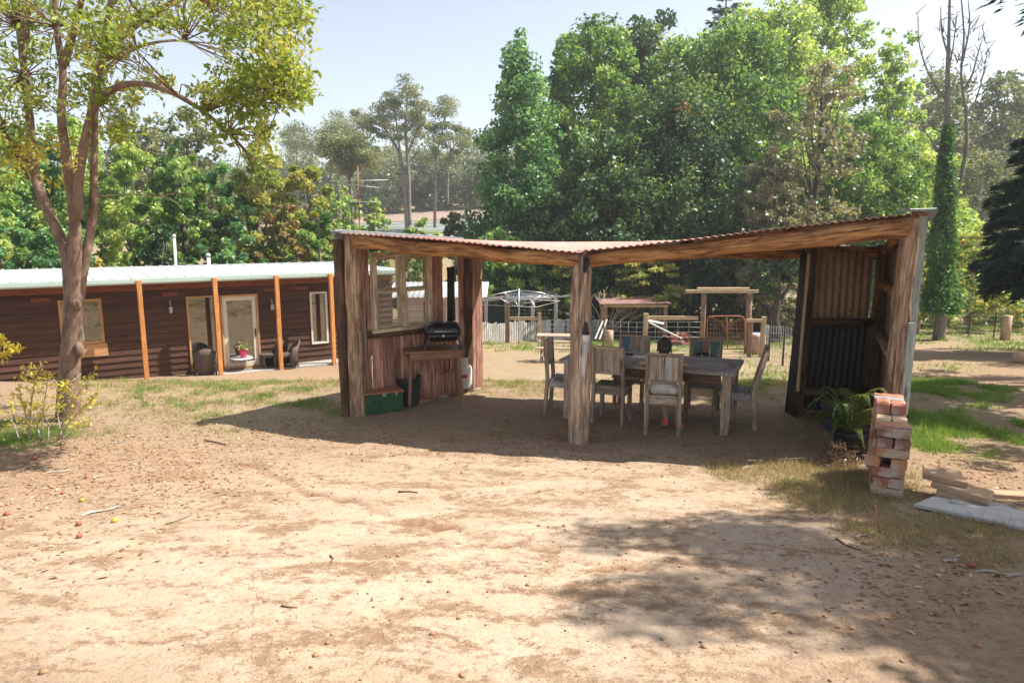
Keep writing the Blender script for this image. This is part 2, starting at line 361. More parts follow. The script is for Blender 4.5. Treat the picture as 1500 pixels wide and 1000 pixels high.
def glass_dusty():
    t = NT('dusty_pane'); n = t.noise(t.obj(), 5., 5, .6)
    d = t.n('BsdfDiffuse', {'Color': (.55, .50, .42, 1)}).outputs[0]; tr = t.n('BsdfTransparent', {'Color': (.93, .95, .94, 1)}).outputs[0]
    a = t.n('MixShader', {0: t.ramp(n, [(.3, .05), (.8, .24)]), 1: tr, 2: d}).outputs[0]
    g = t.n('BsdfGlossy', {'Roughness': .05}).outputs[0]
    return t.done(t.n('MixShader', {0: .07, 1: a, 2: g}).outputs[0])
def glass_dark():
    t = NT('reflecting_window_glass')
    d = t.bsdf((.022, .024, .024), .03, None, 0, .5); g = t.n('BsdfGlossy', {'Color': (.62, .60, .56, 1), 'Roughness': .02}).outputs[0]
    return t.done(t.n('MixShader', {0: .34, 1: d, 2: g}).outputs[0])
M['pane'] = glass_dusty(); M['winglass'] = glass_dark()
# ------------------------------------------------------------------ foliage meshes
def unit(n):
    v = rng.normal(size=(n, 3)); return v / np.linalg.norm(v, axis=1, keepdims=True)
def leaf_mesh(name, mat, P, S, tint, aspect=.55, axis=None, axbias=.0, up=.25, tri=False, parent=None):
    n = len(P); S = np.broadcast_to(S, (n,))
    a = unit(n)
    if axis is not None: a = a * (1 - axbias) + axis * axbias
    a /= np.linalg.norm(a, axis=1, keepdims=True) + 1e-9
    nn = unit(n); nn[:, 2] += up; b = np.cross(nn, a); b /= np.linalg.norm(b, axis=1, keepdims=True) + 1e-9
    c = np.cross(a, b)
    L = S[:, None] * .5; W = L * aspect
    if tri:
        V = np.stack([P - b * W, P + b * W, P + a * 2 * L], 1); k = 3
    else:
        V = np.stack([P - a * L, P + b * W + c * W * .35 - a * L * .15, P + a * L, P - b * W + c * W * .35 - a * L * .15], 1); k = 4
    me = bpy.data.meshes.new(name)
    me.vertices.add(n * k); me.vertices.foreach_set('co', V.reshape(-1).astype('f'))
    me.loops.add(n * k); me.loops.foreach_set('vertex_index', np.arange(n * k, dtype='i'))
    me.polygons.add(n); me.polygons.foreach_set('loop_start', np.arange(0, n * k, k, dtype='i'))
    try: me.polygons.foreach_set('loop_total', np.full(n, k, 'i'))
    except Exception: pass
    at_ = me.attributes.new('tint', 'FLOAT', 'POINT'); at_.data.foreach_set('value', np.repeat(np.clip(tint, 0, 1), k).astype('f'))
    me.materials.append(mat); me.update(); me.validate()
    o = bpy.data.objects.new(name, me); COL.objects.link(o)
    if parent is not None: o.parent = parent
    return o
PROF = {
 'cone': lambda t: np.clip((1 - t), 0, 1) ** .58 * np.minimum(1, t * 4 + .6),
 'oval': lambda t: np.clip(np.sin(PI * (.10 + .88 * t)), 0, 1) ** .65,
 'dome': lambda t: np.sqrt(np.clip(1 - t ** 2.2, 0, 1)) * np.minimum(1, t * 3 + .6),
 'tall': lambda t: np.clip(np.sin(PI * (.17 + .74 * t)), 0, 1) ** .55 * (1 - .12 * t),
}
def crown_pts(h0, h1, r, prof, ncl, per, cr, lobes=5, amp=.28, shell=.42, flat=.8, seed=0, top_sprigs=0):
    g = np.random.default_rng(seed + 5)
    tt = g.random(ncl * 6); w = PROF[prof](tt); tt = tt[g.random(ncl * 6) < w / w.max()][:ncl]; n = len(tt)
    an = g.random(n) * 2 * PI; ph = g.random(4) * 6.28
    lob = 1 + amp * np.sin(lobes * an + ph[0] + 3 * tt) * .6 + amp * np.sin(tt * 17 + ph[1] + an * 2) * .5 + g.normal(size=n) * amp * .35
    rr = PROF[prof](tt) * r * lob * g.random(n) ** shell
    C = np.stack([np.cos(an) * rr, np.sin(an) * rr, h0 + (h1 - h0) * tt], 1)
    if top_sprigs:
        k = top_sprigs; tz = .75 + .3 * g.random(k); a2 = g.random(k) * 6.28; r2 = PROF[prof](np.clip(tz, 0, .96)) * r * g.random(k)
        C = np.vstack([C, np.stack([np.cos(a2) * r2, np.sin(a2) * r2, h0 + (h1 - h0) * tz], 1)])
    n = len(C)
    cs = cr * (.55 + .9 * g.random(n)); kk = np.maximum(4, (per * (cs / cr) ** 2 * g.uniform(.6, 1.3, n)).astype(int))
    idx = np.repeat(np.arange(n), kk)
    d = g.normal(size=(len(idx), 3)); d /= np.linalg.norm(d, axis=1, keepdims=True); d *= (g.random((len(idx), 1)) ** .45)
    d[:, 2] *= flat
    P = C[idx] + d * cs[idx, None]
    tint = (g.random(n) * .75)[idx] + g.normal(size=len(idx)) * .24 + .12
    return P, tint, C
TREES = {}
def tree(name, label, base, h, r, prof, leafmat, barkmat, seed, cb=.12, ncl=220, per=110, cr=.16, leaf=.15, trunk=.014, nlimb=14, amp=.28,
         shell=.42, flat=.8, lean=(0, 0), group=None, aspect=.6, cat='tree', sprigs=0, up=.7, trunkname='trunk', crownname='crown'):
    g = random.Random(seed)
    root = thing(name, label, cat, base, 0, group)
    P, tint, C = crown_pts(h * cb, h * .97, r, prof, ncl, per, max(cr * r, .12), 4 + seed % 4, amp, shell, flat, seed, sprigs)
    P[:, 0] += lean[0] * P[:, 2] / h; P[:, 1] += lean[1] * P[:, 2] / h
    leaf_mesh(crownname, leafmat, P, leaf * rng.uniform(.65, 1.3, len(P)), tint, aspect, up=up, parent=root)
    t = MB(); tr = max(.03, trunk * h); n = 9; path = []
    for i in range(n):
        q = i / (n - 1); path.append((lean[0] * q * .9 + g.uniform(-1, 1) * r * .05 * (q > 0), lean[1] * q * .9 + g.uniform(-1, 1) * r * .05 * (q > 0), h * .92 * q - (.25 if i == 0 else 0)))
    t.tube(path, [tr * (1.35 if i == 0 else 1) * (1 - .88 * i / (n - 1)) for i in range(n)], 8, jit=.06)
    for i in range(nlimb):
        c = C[g.randrange(len(C))]; z0 = max(h * cb * .7, c[2] - h * g.uniform(.1, .28)); q = min(.98, z0 / (h * .92)); k = min(n - 2, int(q * (n - 1)))
        p0 = lerp(path[k], path[k + 1], q * (n - 1) - k); e = (c[0] + lean[0] * c[2] / h, c[1] + lean[1] * c[2] / h, c[2])
        m = add(lerp(p0, e, .5), (0, 0, -.03 * h)); rr = tr * (1 - .85 * q) * .55
        t.tube([p0, m, e], [rr, rr * .6, rr * .15], 5)
    t.build(trunkname, barkmat, root)
    return root
def px_tree(px, y, top, wpx, *a, **k):
    d = math.hypot(y, 0) ; x = aty(px, 400, y)[0]; b = gh(x, y); zt = aty(px, top, y)[2]
    return (x, y, b - .1), zt - b + .1, wpx / 1000 * y * .5

# skeleton tree: limbs as world polylines, leaf clumps along chosen limb ends
def smooth_path(pts, k=4):
    out = []
    for i in range(len(pts) - 1):
        p0 = pts[max(0, i-1)]; p1 = pts[i]; p2 = pts[i+1]; p3 = pts[min(len(pts)-1, i+2)]
        for j in range(k):
            t = j / k
            out.append(tuple(.5*((2*b) + (-a+c)*t + (2*a-5*b+4*c-d)*t*t + (-a+3*b-3*c+d)*t**3) for a, b, c, d in zip(p0, p1, p2, p3)))
    out.append(tuple(pts[-1])); return out
def limb(mb, pts, r0, r1, seg=9, jit=.05, lump=0., k=4):
    s = smooth_path(pts, k); n = len(s)
    mb.tube(s, [r0 + (r1 - r0) * i / (n - 1) for i in range(n)], seg, jit=jit, lump=lump)
    return s
def clumps(C, cs, per, seed=0, flat=.8):
    g = np.random.default_rng(seed); C = np.array(C, float); n = len(C); cs = np.broadcast_to(np.array(cs, float), (n,))
    idx = np.repeat(np.arange(n), np.maximum(3, (per * g.uniform(.6, 1.4, n)).astype(int)))
    d = g.normal(size=(len(idx), 3)); d /= np.linalg.norm(d, axis=1, keepdims=True); d *= g.random((len(idx), 1)) ** .5; d[:, 2] *= flat
    return C[idx] + d * cs[idx, None], np.clip((g.random(n) * .8)[idx] + g.normal(size=len(idx)) * .15 + .1, 0, 1)

# ------------------------------------------------------------------ ground sheet
def axis_lines(segs):
    out = [segs[0][0]]
    for a, b, st in segs:
        n = max(1, int(round((b - a) / st))); out += list(np.linspace(a, b, n + 1)[1:])
    return np.array(out)
GX = axis_lines([(-420, -120, 15), (-120, -40, 4), (-40, -16, 1), (-16, -9, .3), (-9, 7, .055), (7, 16, .2), (16, 40, 1), (40, 120, 4), (120, 420, 15)])
GY = axis_lines([(-60, -6, 6), (-6, 1.6, .5), (1.6, 6, .035), (6, 9.5, .055), (9.5, 14, .12), (14, 30, .35), (30, 60, 1.2), (60, 140, 3), (140, 420, 12)])
gx, gy = np.meshgrid(GX, GY)
Z0 = gz(gx, gy)
PXg, PYg, Dg = proj(gx, gy, Z0)
rutx = np.interp(PXg, [300, 380, 520, 640, 760, 860, 960, 1060], [655, 690, 740, 772, 796, 822, 838, 870]) + 5*np.sin(PXg*.045) + 3*np.sin(PXg*.13)
rut = np.exp(-((PYg - rutx)/ (3.6 + .9*np.sin(PXg*.05)))**2) * ((PXg > 330) & (PXg < 1040) & (Dg > .8)) * np.clip(.25 + 1.3*fbm(PXg*.02, PYg*.02, 8, 3), 0, 1)
near = np.clip((16 - gy) / 6, 0, 1) * np.clip((14 - np.abs(gx)) / 5, 0, 1)
Zd = .055 * (fbm(gx * .8, gy * .8, 3, 3) - .45) + .030 * (fbm(gx * 3.1, gy * 3.1, 21, 4) - .45)
def zone(pts):       # soft ellipses measured on the photo, fixed to the ground
    w = np.zeros_like(gx)
    for (cx, cy, rx, ry, s) in pts:
        e = ((PXg - cx) / rx) ** 2 + ((PYg - cy) / ry) ** 2
        w = np.maximum(w, s * np.exp(-e * e * .7))
    return np.where(Dg > .8, w, 0)
n1 = fbm(gx * .55 + 3, gy * .55, 41, 5); n2 = fbm(gx * 2.2, gy * 2.2, 55, 5); n3 = fbm(gx * 6, gy * 6, 77, 4)
green = zone([(270, 585, 190, 22, .14), (430, 605, 130, 30, .34), (380, 572, 120, 12, .18), (1400, 600, 70, 34, .62), (1375, 570, 45, 18, .6), (1480, 640, 50, 30, .5), (1450, 610, 60, 14, .6), (1430, 650, 90, 34, .55),
              (960, 507, 260, 9, .9), (1010, 500, 180, 14, .9), (720, 505, 60, 9, .6), (1125, 540, 60, 30, .4), (1400, 541, 60, 6, .5), (1480, 508, 80, 7, .7), (30, 640, 90, 22, .5), (1150, 575, 60, 25, .35)])
straw = zone([(370, 590, 270, 42, 1.), (740, 540, 190, 50, 1.), (1100, 560, 140, 60, .95), (1240, 715, 120, 42, .95), (1360, 790, 130, 30, .75), (700, 620, 200, 22, .45), (1120, 650, 160, 35, .5),
              (130, 610, 170, 40, .5), (860, 520, 200, 18, .5), (1450, 830, 70, 40, .5)])
orange = zone([(130, 575, 320, 14, .9), (400, 548, 150, 14, .9), (1430, 690, 90, 40, .5), (715, 514, 50, 8, .7), (150, 690, 240, 55, .75), (650, 652, 260, 18, .8), (1400, 530, 190, 38, 1.), (1450, 585, 90, 10, .5), (1370, 820, 200, 60, .8), (1300, 900, 250, 70, .35),
               (820, 640, 320, 40, .45), (40, 720, 120, 90, .6), (400, 640, 200, 22, .5)])
pan = zone([(650, 860, 620, 190, 1.0), (760, 730, 420, 80, .9), (1000, 820, 330, 160, .85), (250, 860, 330, 140, .9), (480, 720, 220, 50, .8)])
shelter_dirt = zone([(900, 625, 260, 45, .8), (1060, 600, 160, 40, .7), (1240, 640, 130, 50, .6)])  # darker brown bare dirt on the shelter floor
fartint = np.clip((gy - 16) / 8, 0, 1)
green = np.maximum(green, .55 * np.clip((gy - 24) / 6, 0, 1)); straw = np.maximum(straw, .8 * fartint)
green = np.clip(green * (.15 + 1.9 * np.clip(n1 * 1.1 + (n2 - .5) * 1.3 - .22, 0, 1)), 0, 1)
outside = np.clip(1 - (pan + orange + straw + green), 0, 1)
# raised rim between hardpan and loose dirt, trampled grass hummocks
loose = np.clip(orange + straw * .7 + .25, 0, 1) * (1 - .8 * pan)
Zf = Z0 + near * (Zd * (.35 + .9 * loose) + .014 * loose * (n3 - .45)) - .030*rut
nyl, nxl = gx.shape
gme = bpy.data.meshes.new('ground')
gme.vertices.add(nxl * nyl); gme.vertices.foreach_set('co', np.stack([gx, gy, Zf], -1).reshape(-1).astype('f'))
ii = (np.arange(nyl - 1)[:, None] * nxl + np.arange(nxl - 1)[None, :]).ravel()
quads = np.stack([ii, ii + 1, ii + nxl + 1, ii + nxl], 1).ravel().astype('i'); nq = len(ii)
gme.loops.add(nq * 4); gme.loops.foreach_set('vertex_index', quads)
gme.polygons.add(nq); gme.polygons.foreach_set('loop_start', np.arange(0, nq * 4, 4, dtype='i'))
try: gme.polygons.foreach_set('loop_total', np.full(nq, 4, 'i'))
except Exception: pass
gme.polygons.foreach_set('use_smooth', np.ones(nq, bool)); gme.update(); gme.validate()
za = gme.attributes.new('zone', 'FLOAT_COLOR', 'POINT')
za.data.foreach_set('color', np.stack([pan, green, straw, orange], -1).reshape(-1).astype('f'))
zc_ = gme.attributes.new('rut', 'FLOAT', 'POINT'); zc_.data.foreach_set('value', rut.ravel().astype('f'))
zb = gme.attributes.new('shelter_mask', 'FLOAT', 'POINT'); zb.data.foreach_set('value', shelter_dirt.ravel().astype('f'))
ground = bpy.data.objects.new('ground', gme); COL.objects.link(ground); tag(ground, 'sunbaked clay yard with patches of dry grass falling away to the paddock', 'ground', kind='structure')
def zsurf(x, y):      # displaced height, bilinear
    i = np.clip(np.searchsorted(GX, x) - 1, 0, nxl - 2); j = np.clip(np.searchsorted(GY, y) - 1, 0, nyl - 2)
    u = (x - GX[i]) / (GX[i+1] - GX[i]); v = (y - GY[j]) / (GY[j+1] - GY[j])
    return (Zf[j, i]*(1-u) + Zf[j, i+1]*u)*(1-v) + (Zf[j+1, i]*(1-u) + Zf[j+1, i+1]*u)*v
def wsurf(W, x, y):
    i = np.clip(np.searchsorted(GX, x) - 1, 0, nxl - 2); j = np.clip(np.searchsorted(GY, y) - 1, 0, nyl - 2); return W[j, i]
def ground_mat():
    t = NT('clay_yard'); pos = t.n('NewGeometry').outputs['Position']; z = t.attr('zone')
    sp = t.n('SeparateColor', {'Color': z.outputs['Color']}); aP, aG, aS = sp.outputs[0], sp.outputs[1], sp.outputs[2]; aO = z.outputs['Alpha']; shelter_mask = t.attr('shelter_mask').outputs['Fac']
    fl = t.n('Mapping', {'Vector': pos, 'Scale': (1, 1, .3)}).outputs[0]
    big = t.noise(fl, .55, 6, .6); mid = t.noise(fl, 1.7, 9, .66, .35); fine = t.noise(fl, 14, 8, .68); grit = t.noise(fl, 75, 4, .6)
    st = t.noise(t.n('Mapping', {'Vector': pos, 'Scale': (1.0, 1.9, 1), 'Rotation': (0, 0, .3)}).outputs[0], 1.5, 10, .70, .7)
    dirt = t.mix(t.ramp(fine, [(.3, 0.), (.72, 1.)]), (.225, .15, .098), (.37, .268, .178))
    dirt = t.mix(t.math('MULTIPLY', aO, .8), dirt, t.mix(t.ramp(fine, [(.3, 0.), (.7, 1.)]), (.265, .162, .096), (.41, .278, .174)))
    dirt = t.mix(t.math('MULTIPLY', shelter_mask, .75), dirt, t.mix(t.ramp(mid, [(.3, 0.), (.7, 1.)]), (.20, .125, .08), (.34, .23, .15)))
    dirt = t.mix(t.math('MULTIPLY', aP, .75), dirt, t.mix(t.ramp(fine, [(.3, 0.), (.7, 1.)]), (.245, .15, .092), (.35, .24, .155)))
    cream = t.mix(t.ramp(mid, [(.3, 0.), (.68, 1.)]), (.41, .305, .205), (.53, .425, .315))
    cream = t.mix(t.ramp(big, [(.35, 0.), (.7, .6)]), cream, (.50, .40, .30))
    sand = t.noise(fl, 170, 3, .6); pf = t.math('ADD', t.math('MULTIPLY', st, .62), t.math('ADD', t.math('MULTIPLY', fine, .26), t.math('MULTIPLY', grit, .12)))
    pm = t.math('MULTIPLY', aP, t.ramp(pf, [(.45, .0), (.505, .75), (.60, 1.)]))
    col = t.mix(pm, dirt, cream)
    # hairline cracks in the hardpan, gated so they come and go
    wv = t.n('VectorMath', {0: fl, 1: t.n('VectorMath', {0: t.n('TexNoise', {'Vector': fl, 'Scale': 3.2, 'Detail': 4.}).outputs[1], 1: (.55, .55, .2)}, operation='MULTIPLY').outputs[0]}, operation='ADD').outputs[0]
    vor = t.n('TexVoronoi', {'Vector': wv, 'Scale': 2.1}, feature='DISTANCE_TO_EDGE').outputs['Distance']
    vor2 = t.n('TexVoronoi', {'Vector': wv, 'Scale': 6.}, feature='DISTANCE_TO_EDGE').outputs['Distance']
    ck = t.math('MAXIMUM', t.ramp(vor, [(.004, 1.), (.012, 0.)]), t.math('MULTIPLY', t.ramp(vor2, [(.006, .8), (.02, 0.)]), t.ramp(big, [(.5, 0.), (.6, 1.)])))
    gate = t.ramp(t.noise(fl, 1.1, 4, .6), [(.46, 0.), (.58, 1.)])
    ckm = t.math('MULTIPLY', t.math('MULTIPLY', ck, pm), gate)
    col = t.mix(t.math('MULTIPLY', ckm, .7), col, (.24, .13, .07))
    col = t.mix(t.math('MULTIPLY', t.attr('rut').outputs['Fac'], 1.), col, (.20, .11, .06))
    sf = t.math('ADD', t.math('MULTIPLY', fine, .55), t.math('MULTIPLY', mid, .45))
    sm = t.math('MULTIPLY', t.math('MULTIPLY', aS, t.ramp(sf, [(.40, 0.), (.54, 1.)])), .85)
    col = t.mix(sm, col, t.mix(grit, (.27, .205, .12), (.44, .355, .22)))
    gm = t.math('MULTIPLY', t.math('MULTIPLY', aG, t.ramp(sf, [(.38, 0.), (.50, 1.)])), .85)
    col = t.mix(gm, col, t.mix(t.ramp(fine, [(.3, 0.), (.7, 1.)]), (.14, .17, .06), (.33, .31, .14)))
    sl = t.math('MULTIPLY', t.ramp(t.noise(fl, 26, 3, .5), [(.60, 0.), (.66, 1.)]), t.math('SUBTRACT', 1., t.math('MULTIPLY', pm, .6)))
    col = t.mix(t.math('MULTIPLY', sl, .55), col, (.17, .095, .055))
    col = t.mix(t.ramp(grit, [(.3, .16), (.62, 0.)]), col, (.14, .08, .05))
    col = t.mix(1., col, t.ramp(sand, [(.28, .72), (.5, .92), (.72, 1.03)]), 'MULTIPLY')
    col = t.mix(t.math('MULTIPLY', t.ramp(t.noise(fl, 48, 2, .5), [(.66, 0.), (.71, 1.)]), .6), col, (.15, .09, .055))
    h = t.math('ADD', t.math('MULTIPLY', fine, .8), t.math('ADD', t.math('MULTIPLY', grit, .22), t.math('SUBTRACT', t.math('MULTIPLY', mid, .7), t.math('MULTIPLY', ckm, .5))))
    b = t.n('Bump', {'Height': h, 'Strength': t.math('SUBTRACT', .75, t.math('MULTIPLY', pm, .5)), 'Distance': .035}).outputs[0]
    return t.done(t.bsdf(col, .95, b, 0, .1))
gme.materials.append(ground_mat())

# ------------------------------------------------------------------ grass, straw, litter, clods
def scatter(W, n, xr, yr, thr=.12, far=1.):
    out = []
    while sum(len(o) for o in out) < n:
        x = rng.uniform(*xr, n * 2); y = yr[0] + (yr[1] - yr[0]) * rng.random(n * 2) ** far
        w = wsurf(W, x, y); k = (rng.random(n * 2) < w) & (w > thr); out.append(np.stack([x[k], y[k]], 1))
        if len(out) > 60: break
    o = np.vstack(out)[:n]; return o
def blades(name, mat, W, ntuft, per, hgt, spread, xr, yr, lay=.4, wid=.10, far=1., thr=.12, label=None, keepout=None):
    T = scatter(W, ntuft, xr, yr, thr, far)
    if keepout is not None: T = T[keepout(T[:, 0], T[:, 1])]
    k = np.repeat(np.arange(len(T)), per); xy = T[k] + rng.normal(size=(len(k), 2)) * spread
    z = zsurf(xy[:, 0], xy[:, 1]); P = np.stack([xy[:, 0], xy[:, 1], z - .004], 1)
    ax = rng.normal(size=(len(k), 3)) * lay; ax[:, 2] = np.abs(ax[:, 2]) + (1 - lay) ; ax[:, :2] += (rng.normal(size=(len(T), 2)) * lay * .6)[k]
    ax /= np.linalg.norm(ax, axis=1, keepdims=True)
    S = hgt * rng.uniform(.4, 1.25, len(k)) * rng.uniform(.6, 1.3, len(T))[k]
    tint = rng.random(len(T))[k] * .6 + rng.random(len(k)) * .4
    o = leaf_mesh(name, mat, P, S, tint, wid, ax, 1., 0, True)
    return tag(o, label, 'grass', kind='stuff')
off_slab = lambda x, y: (y > 1.5)
pad_ok = lambda x, y: ~((x > -2.0) & (x < 4.6) & (y > 8.0) & (y < 9.6))
blades('dry_grass', M['straw'], straw * (1 - .9 * pan) * np.clip(n2 * 2.4 - .55, 0, 1), 15000, 8, .065, .035, (-13, 9), (4.5, 13), .75, .085, 1., .10, 'trampled straw coloured grass lying over the clay yard', pad_ok)
blades('yard_grass', M['greengrass'], np.where((gx < 4.3), green, 0) * np.clip(n2 * 2.4 - .6, 0, 1), 3600, 8, .06, .03, (-12, 4.3), (6, 14), .5, .09, 1., .10, 'short green grass growing through the dry yard beside the shelter')
blades('lush_grass', M['greengrass'], np.where((gx > 3.6) & (gy < 14), green, 0) * np.clip(n2 * 3.2 - 1.15, 0, 1) * np.clip(n1*3-.9, 0, 1), 3600, 10, .085, .035, (3.6, 9.5), (5, 13), .45, .085, 1., .10, 'lush green grass growing beside the tin wall of the shelter')
blades('paddock_grass', M['greengrass'], np.where((gy > 15) & (gx > -4), green, 0) * np.clip(n1 * 2 - .3, 0, 1), 6000, 6, .16, .10, (-4, 30), (15, 40), .5, .16, 1., .10, 'green paddock grass along the wire fence')
blades('grass_tufts', M['greengrass'], np.clip(green*.5 + straw*.35, 0, 1)*np.clip(n2*3 - 1.2, 0, 1)*(gy < 13), 420, 26, .105, .035, (-11, 8), (5, 13), .42, .07, 1., .06, 'taller scattered tufts of green and yellowing grass', pad_ok)
blades('straw_bed', M['straw'], zone([(1235, 712, 95, 34, 1.), (1370, 785, 120, 26, .8), (1130, 690, 90, 20, .6), (1465, 810, 60, 25, .6)]) * np.clip(n2 * 2.2 - .5, 0, 1), 3400, 9, .085, .04, (1.4, 4.6), (3.6, 6.6), .85, .06, 1., .12, 'matted dry straw lying around the brick stack')
def litter(name, mat, W, n, xr, yr, size, label, far=1.):
    T = scatter(W, n, xr, yr, .05, far); z = zsurf(T[:, 0], T[:, 1]); P = np.stack([T[:, 0], T[:, 1], z + .006], 1)
    ax = rng.normal(size=(len(T), 3)); ax[:, 2] *= .25; ax /= np.linalg.norm(ax, axis=1, keepdims=True)
    o = leaf_mesh(name, mat, P, size * rng.uniform(.4, 1.5, len(T)), rng.random(len(T)), .45, ax, 1., 2.5); return tag(o, label, 'leaf litter', kind='stuff')
Wl = zone([(120, 690, 260, 60, 1.), (330, 640, 260, 22, .6), (1360, 850, 170, 70, .9), (1420, 700, 90, 70, .8), (700, 650, 260, 18, .5), (60, 780, 160, 60, .4), (1000, 640, 260, 40, .35), (1430, 540, 100, 40, .4)]) + .03 * pan
litter('leaf_litter', M['litter'], Wl, 3800, (-9, 8), (2.2, 12), .045, 'dry brown leaves and bark bits scattered over the clay')
def clods(name, W, n, xr, yr, s0, s1, label, mat):
    T = scatter(W, n, xr, yr, .03); g = random.Random(3)
    ph = (1 + 5 ** .5) / 2
    iv = np.array([(-1, ph, 0), (1, ph, 0), (-1, -ph, 0), (1, -ph, 0), (0, -1, ph), (0, 1, ph), (0, -1, -ph), (0, 1, -ph), (ph, 0, -1), (ph, 0, 1), (-ph, 0, -1), (-ph, 0, 1)]) / 1.9
    fc = [(0,11,5),(0,5,1),(0,1,7),(0,7,10),(0,10,11),(1,5,9),(5,11,4),(11,10,2),(10,7,6),(7,1,8),(3,9,4),(3,4,2),(3,2,6),(3,6,8),(3,8,9),(4,9,5),(2,4,11),(6,2,10),(8,6,7),(9,8,1)]
    N = len(T); s = (s0 + (s1 - s0) * rng.random(N) ** 4)
    V = iv[None] * (1 + rng.normal(size=(N, 12, 1)) * .18) * s[:, None, None] * np.stack([rng.uniform(.8, 1.4, N), rng.uniform(.8, 1.4, N), rng.uniform(.5, .9, N)], 1)[:, None, :]
    V += np.stack([T[:, 0], T[:, 1], zsurf(T[:, 0], T[:, 1]) + s * .25], 1)[:, None, :]
    me = bpy.data.meshes.new(name); F = (np.array(fc)[None] + (np.arange(N) * 12)[:, None, None]).reshape(-1)
    me.vertices.add(N * 12); me.vertices.foreach_set('co', V.reshape(-1).astype('f')); me.loops.add(len(F)); me.loops.foreach_set('vertex_index', F.astype('i'))
    me.polygons.add(N * 20); me.polygons.foreach_set('loop_start', np.arange(0, N * 60, 3, dtype='i'))
    try: me.polygons.foreach_set('loop_total', np.full(N * 20, 3, 'i'))
    except Exception: pass
    me.materials.append(mat); me.update(); me.validate()
    o = bpy.data.objects.new(name, me); COL.objects.link(o); return tag(o, label, 'dirt clods', kind='stuff')
clods('clay_clods', Wl * .6 + loose * near * .35 + .05 * pan, 5200, (-8, 7), (2.0, 9.5), .003, .017, 'small clods and grit of red clay lying on the yard', M['clay'])
clods('dark_grit', Wl * .5 + loose * near * .35 + .14 * pan, 9000, (-7, 6.5), (2.2, 9.5), .0025, .008, 'fine dark grit and seed husks peppered over the clay', M['twig'])
# ------------------------------------------------------------------ open shelter of poles, boards and tin
FL = (-2.05, 8.58); FC = (.755, 7.42); FR = (3.88, 6.80); BL = (-.44, 10.05); BR = (4.83, 8.92); BM = (3.64, 8.72)
zFL, zFC, zFR, zB = 2.33, 2.12, 2.50, 2.15
sh = thing('open_shelter', 'rustic open shelter of poles and boards under a sagging rusty tin roof', 'shelter', (0, 0, 0))
def post(name, x, y, z0, z1, w, h, mat, rz=0, lean=(0, 0), log=False):
    m = MB()
    if log:
        n = 12; m.tube([(x + lean[0]*i/n + random.uniform(-.006, .006), y + lean[1]*i/n, z0 + (z1 - z0)*i/n) for i in range(n + 1)], [w*.5*(1.08 - .14*i/n) for i in range(n + 1)], 16, lump=.09, ll=2., jit=.015)
    else:
        ca, sa = math.cos(rz), math.sin(rz); m.beam((x, y, z0), (x + lean[0], y + lean[1], z1), w, h, (-sa, ca, 0), .025, .010, 9)
    return m.build(name, mat, sh)
post('post', FL[0] + .07, FL[1] + .02, -.15, zFL - .03, .195, .20, M['post_old'], R(-14), (.0, 0))
post('post', FL[0] - .085, FL[1] - .02, -.15, zFL - .02, .10, .15, M['post_dark'], R(-14), (-.02, 0))
post('post', FC[0], FC[1], -.15, zFC - .02, .235, .2, M['post_pale'], 0, (.0, .0), True)
post('post', FR[0] - .0, FR[1], -.1, zFR - .03, .155, .15, M['post_old'], R(-12), (.03, 0))
post('post', BL[0] - .22, BL[1] - .12, -.15, zB, .15, .14, M['post_dark'], R(43))
post('post', BR[0] - .02, BR[1] - .05, -.15, zB + .02, .17, .16, M['post_dark'], R(10))
post('post', BM[0] + .10, BM[1] - .02, -.15, zB, .14, .13, M['post_dark'], R(5), (.03, 0))
# beams
def logbeam(p0, p1, r0, r1, mat, lump=.08):
    m = MB(); n = 14
    m.tube([add(lerp(p0, p1, i/n), (0, 0, .012*math.sin(i*1.1) - .0*i)) for i in range(n + 1)], [r0 + (r1 - r0)*i/n for i in range(n + 1)], 14, lump=lump, jit=.02)
    m.build('beam', mat, sh)
logbeam((FL[0] + .14, FL[1] - .14, zFL - .115), (FC[0] - .02, FC[1] - .04, zFC - .095), .085, .075, M['log'])
logbeam((FC[0] + .06, FC[1] - .03, zFC - .09), (FR[0] - .02, FR[1] - .03, zFR - .12), .075, .105, M['log'])
logbeam((BL[0] - .1, BL[1], zB - .08), (BR[0], BR[1], zB - .09), .075, .085, M['log'])
logbeam((FL[0] + .1, FL[1] + .1, zFL - .13), (BL[0] - .1, BL[1] - .1, zB - .1), .06, .06, M['post_dark'])
logbeam((FR[0] + .02, FR[1] + .1, zFR - .15), (BR[0], BR[1], zB - .07), .06, .06, M['log'])
for u in (.33, .66):
    logbeam(lerp((FC[0], FC[1], zFC - .05), (FR[0], FR[1], zFR - .05), u), lerp((2.0, 9.6, zB - .05), (BR[0], BR[1], zB - .05), u), .045, .04, M['post_dark'])
    logbeam(lerp((FL[0], FL[1], zFL - .06), (FC[0], FC[1], zFC - .05), u), lerp((BL[0], BL[1], zB - .05), (2.0, 9.6, zB - .05), u), .045, .04, M['post_dark'])
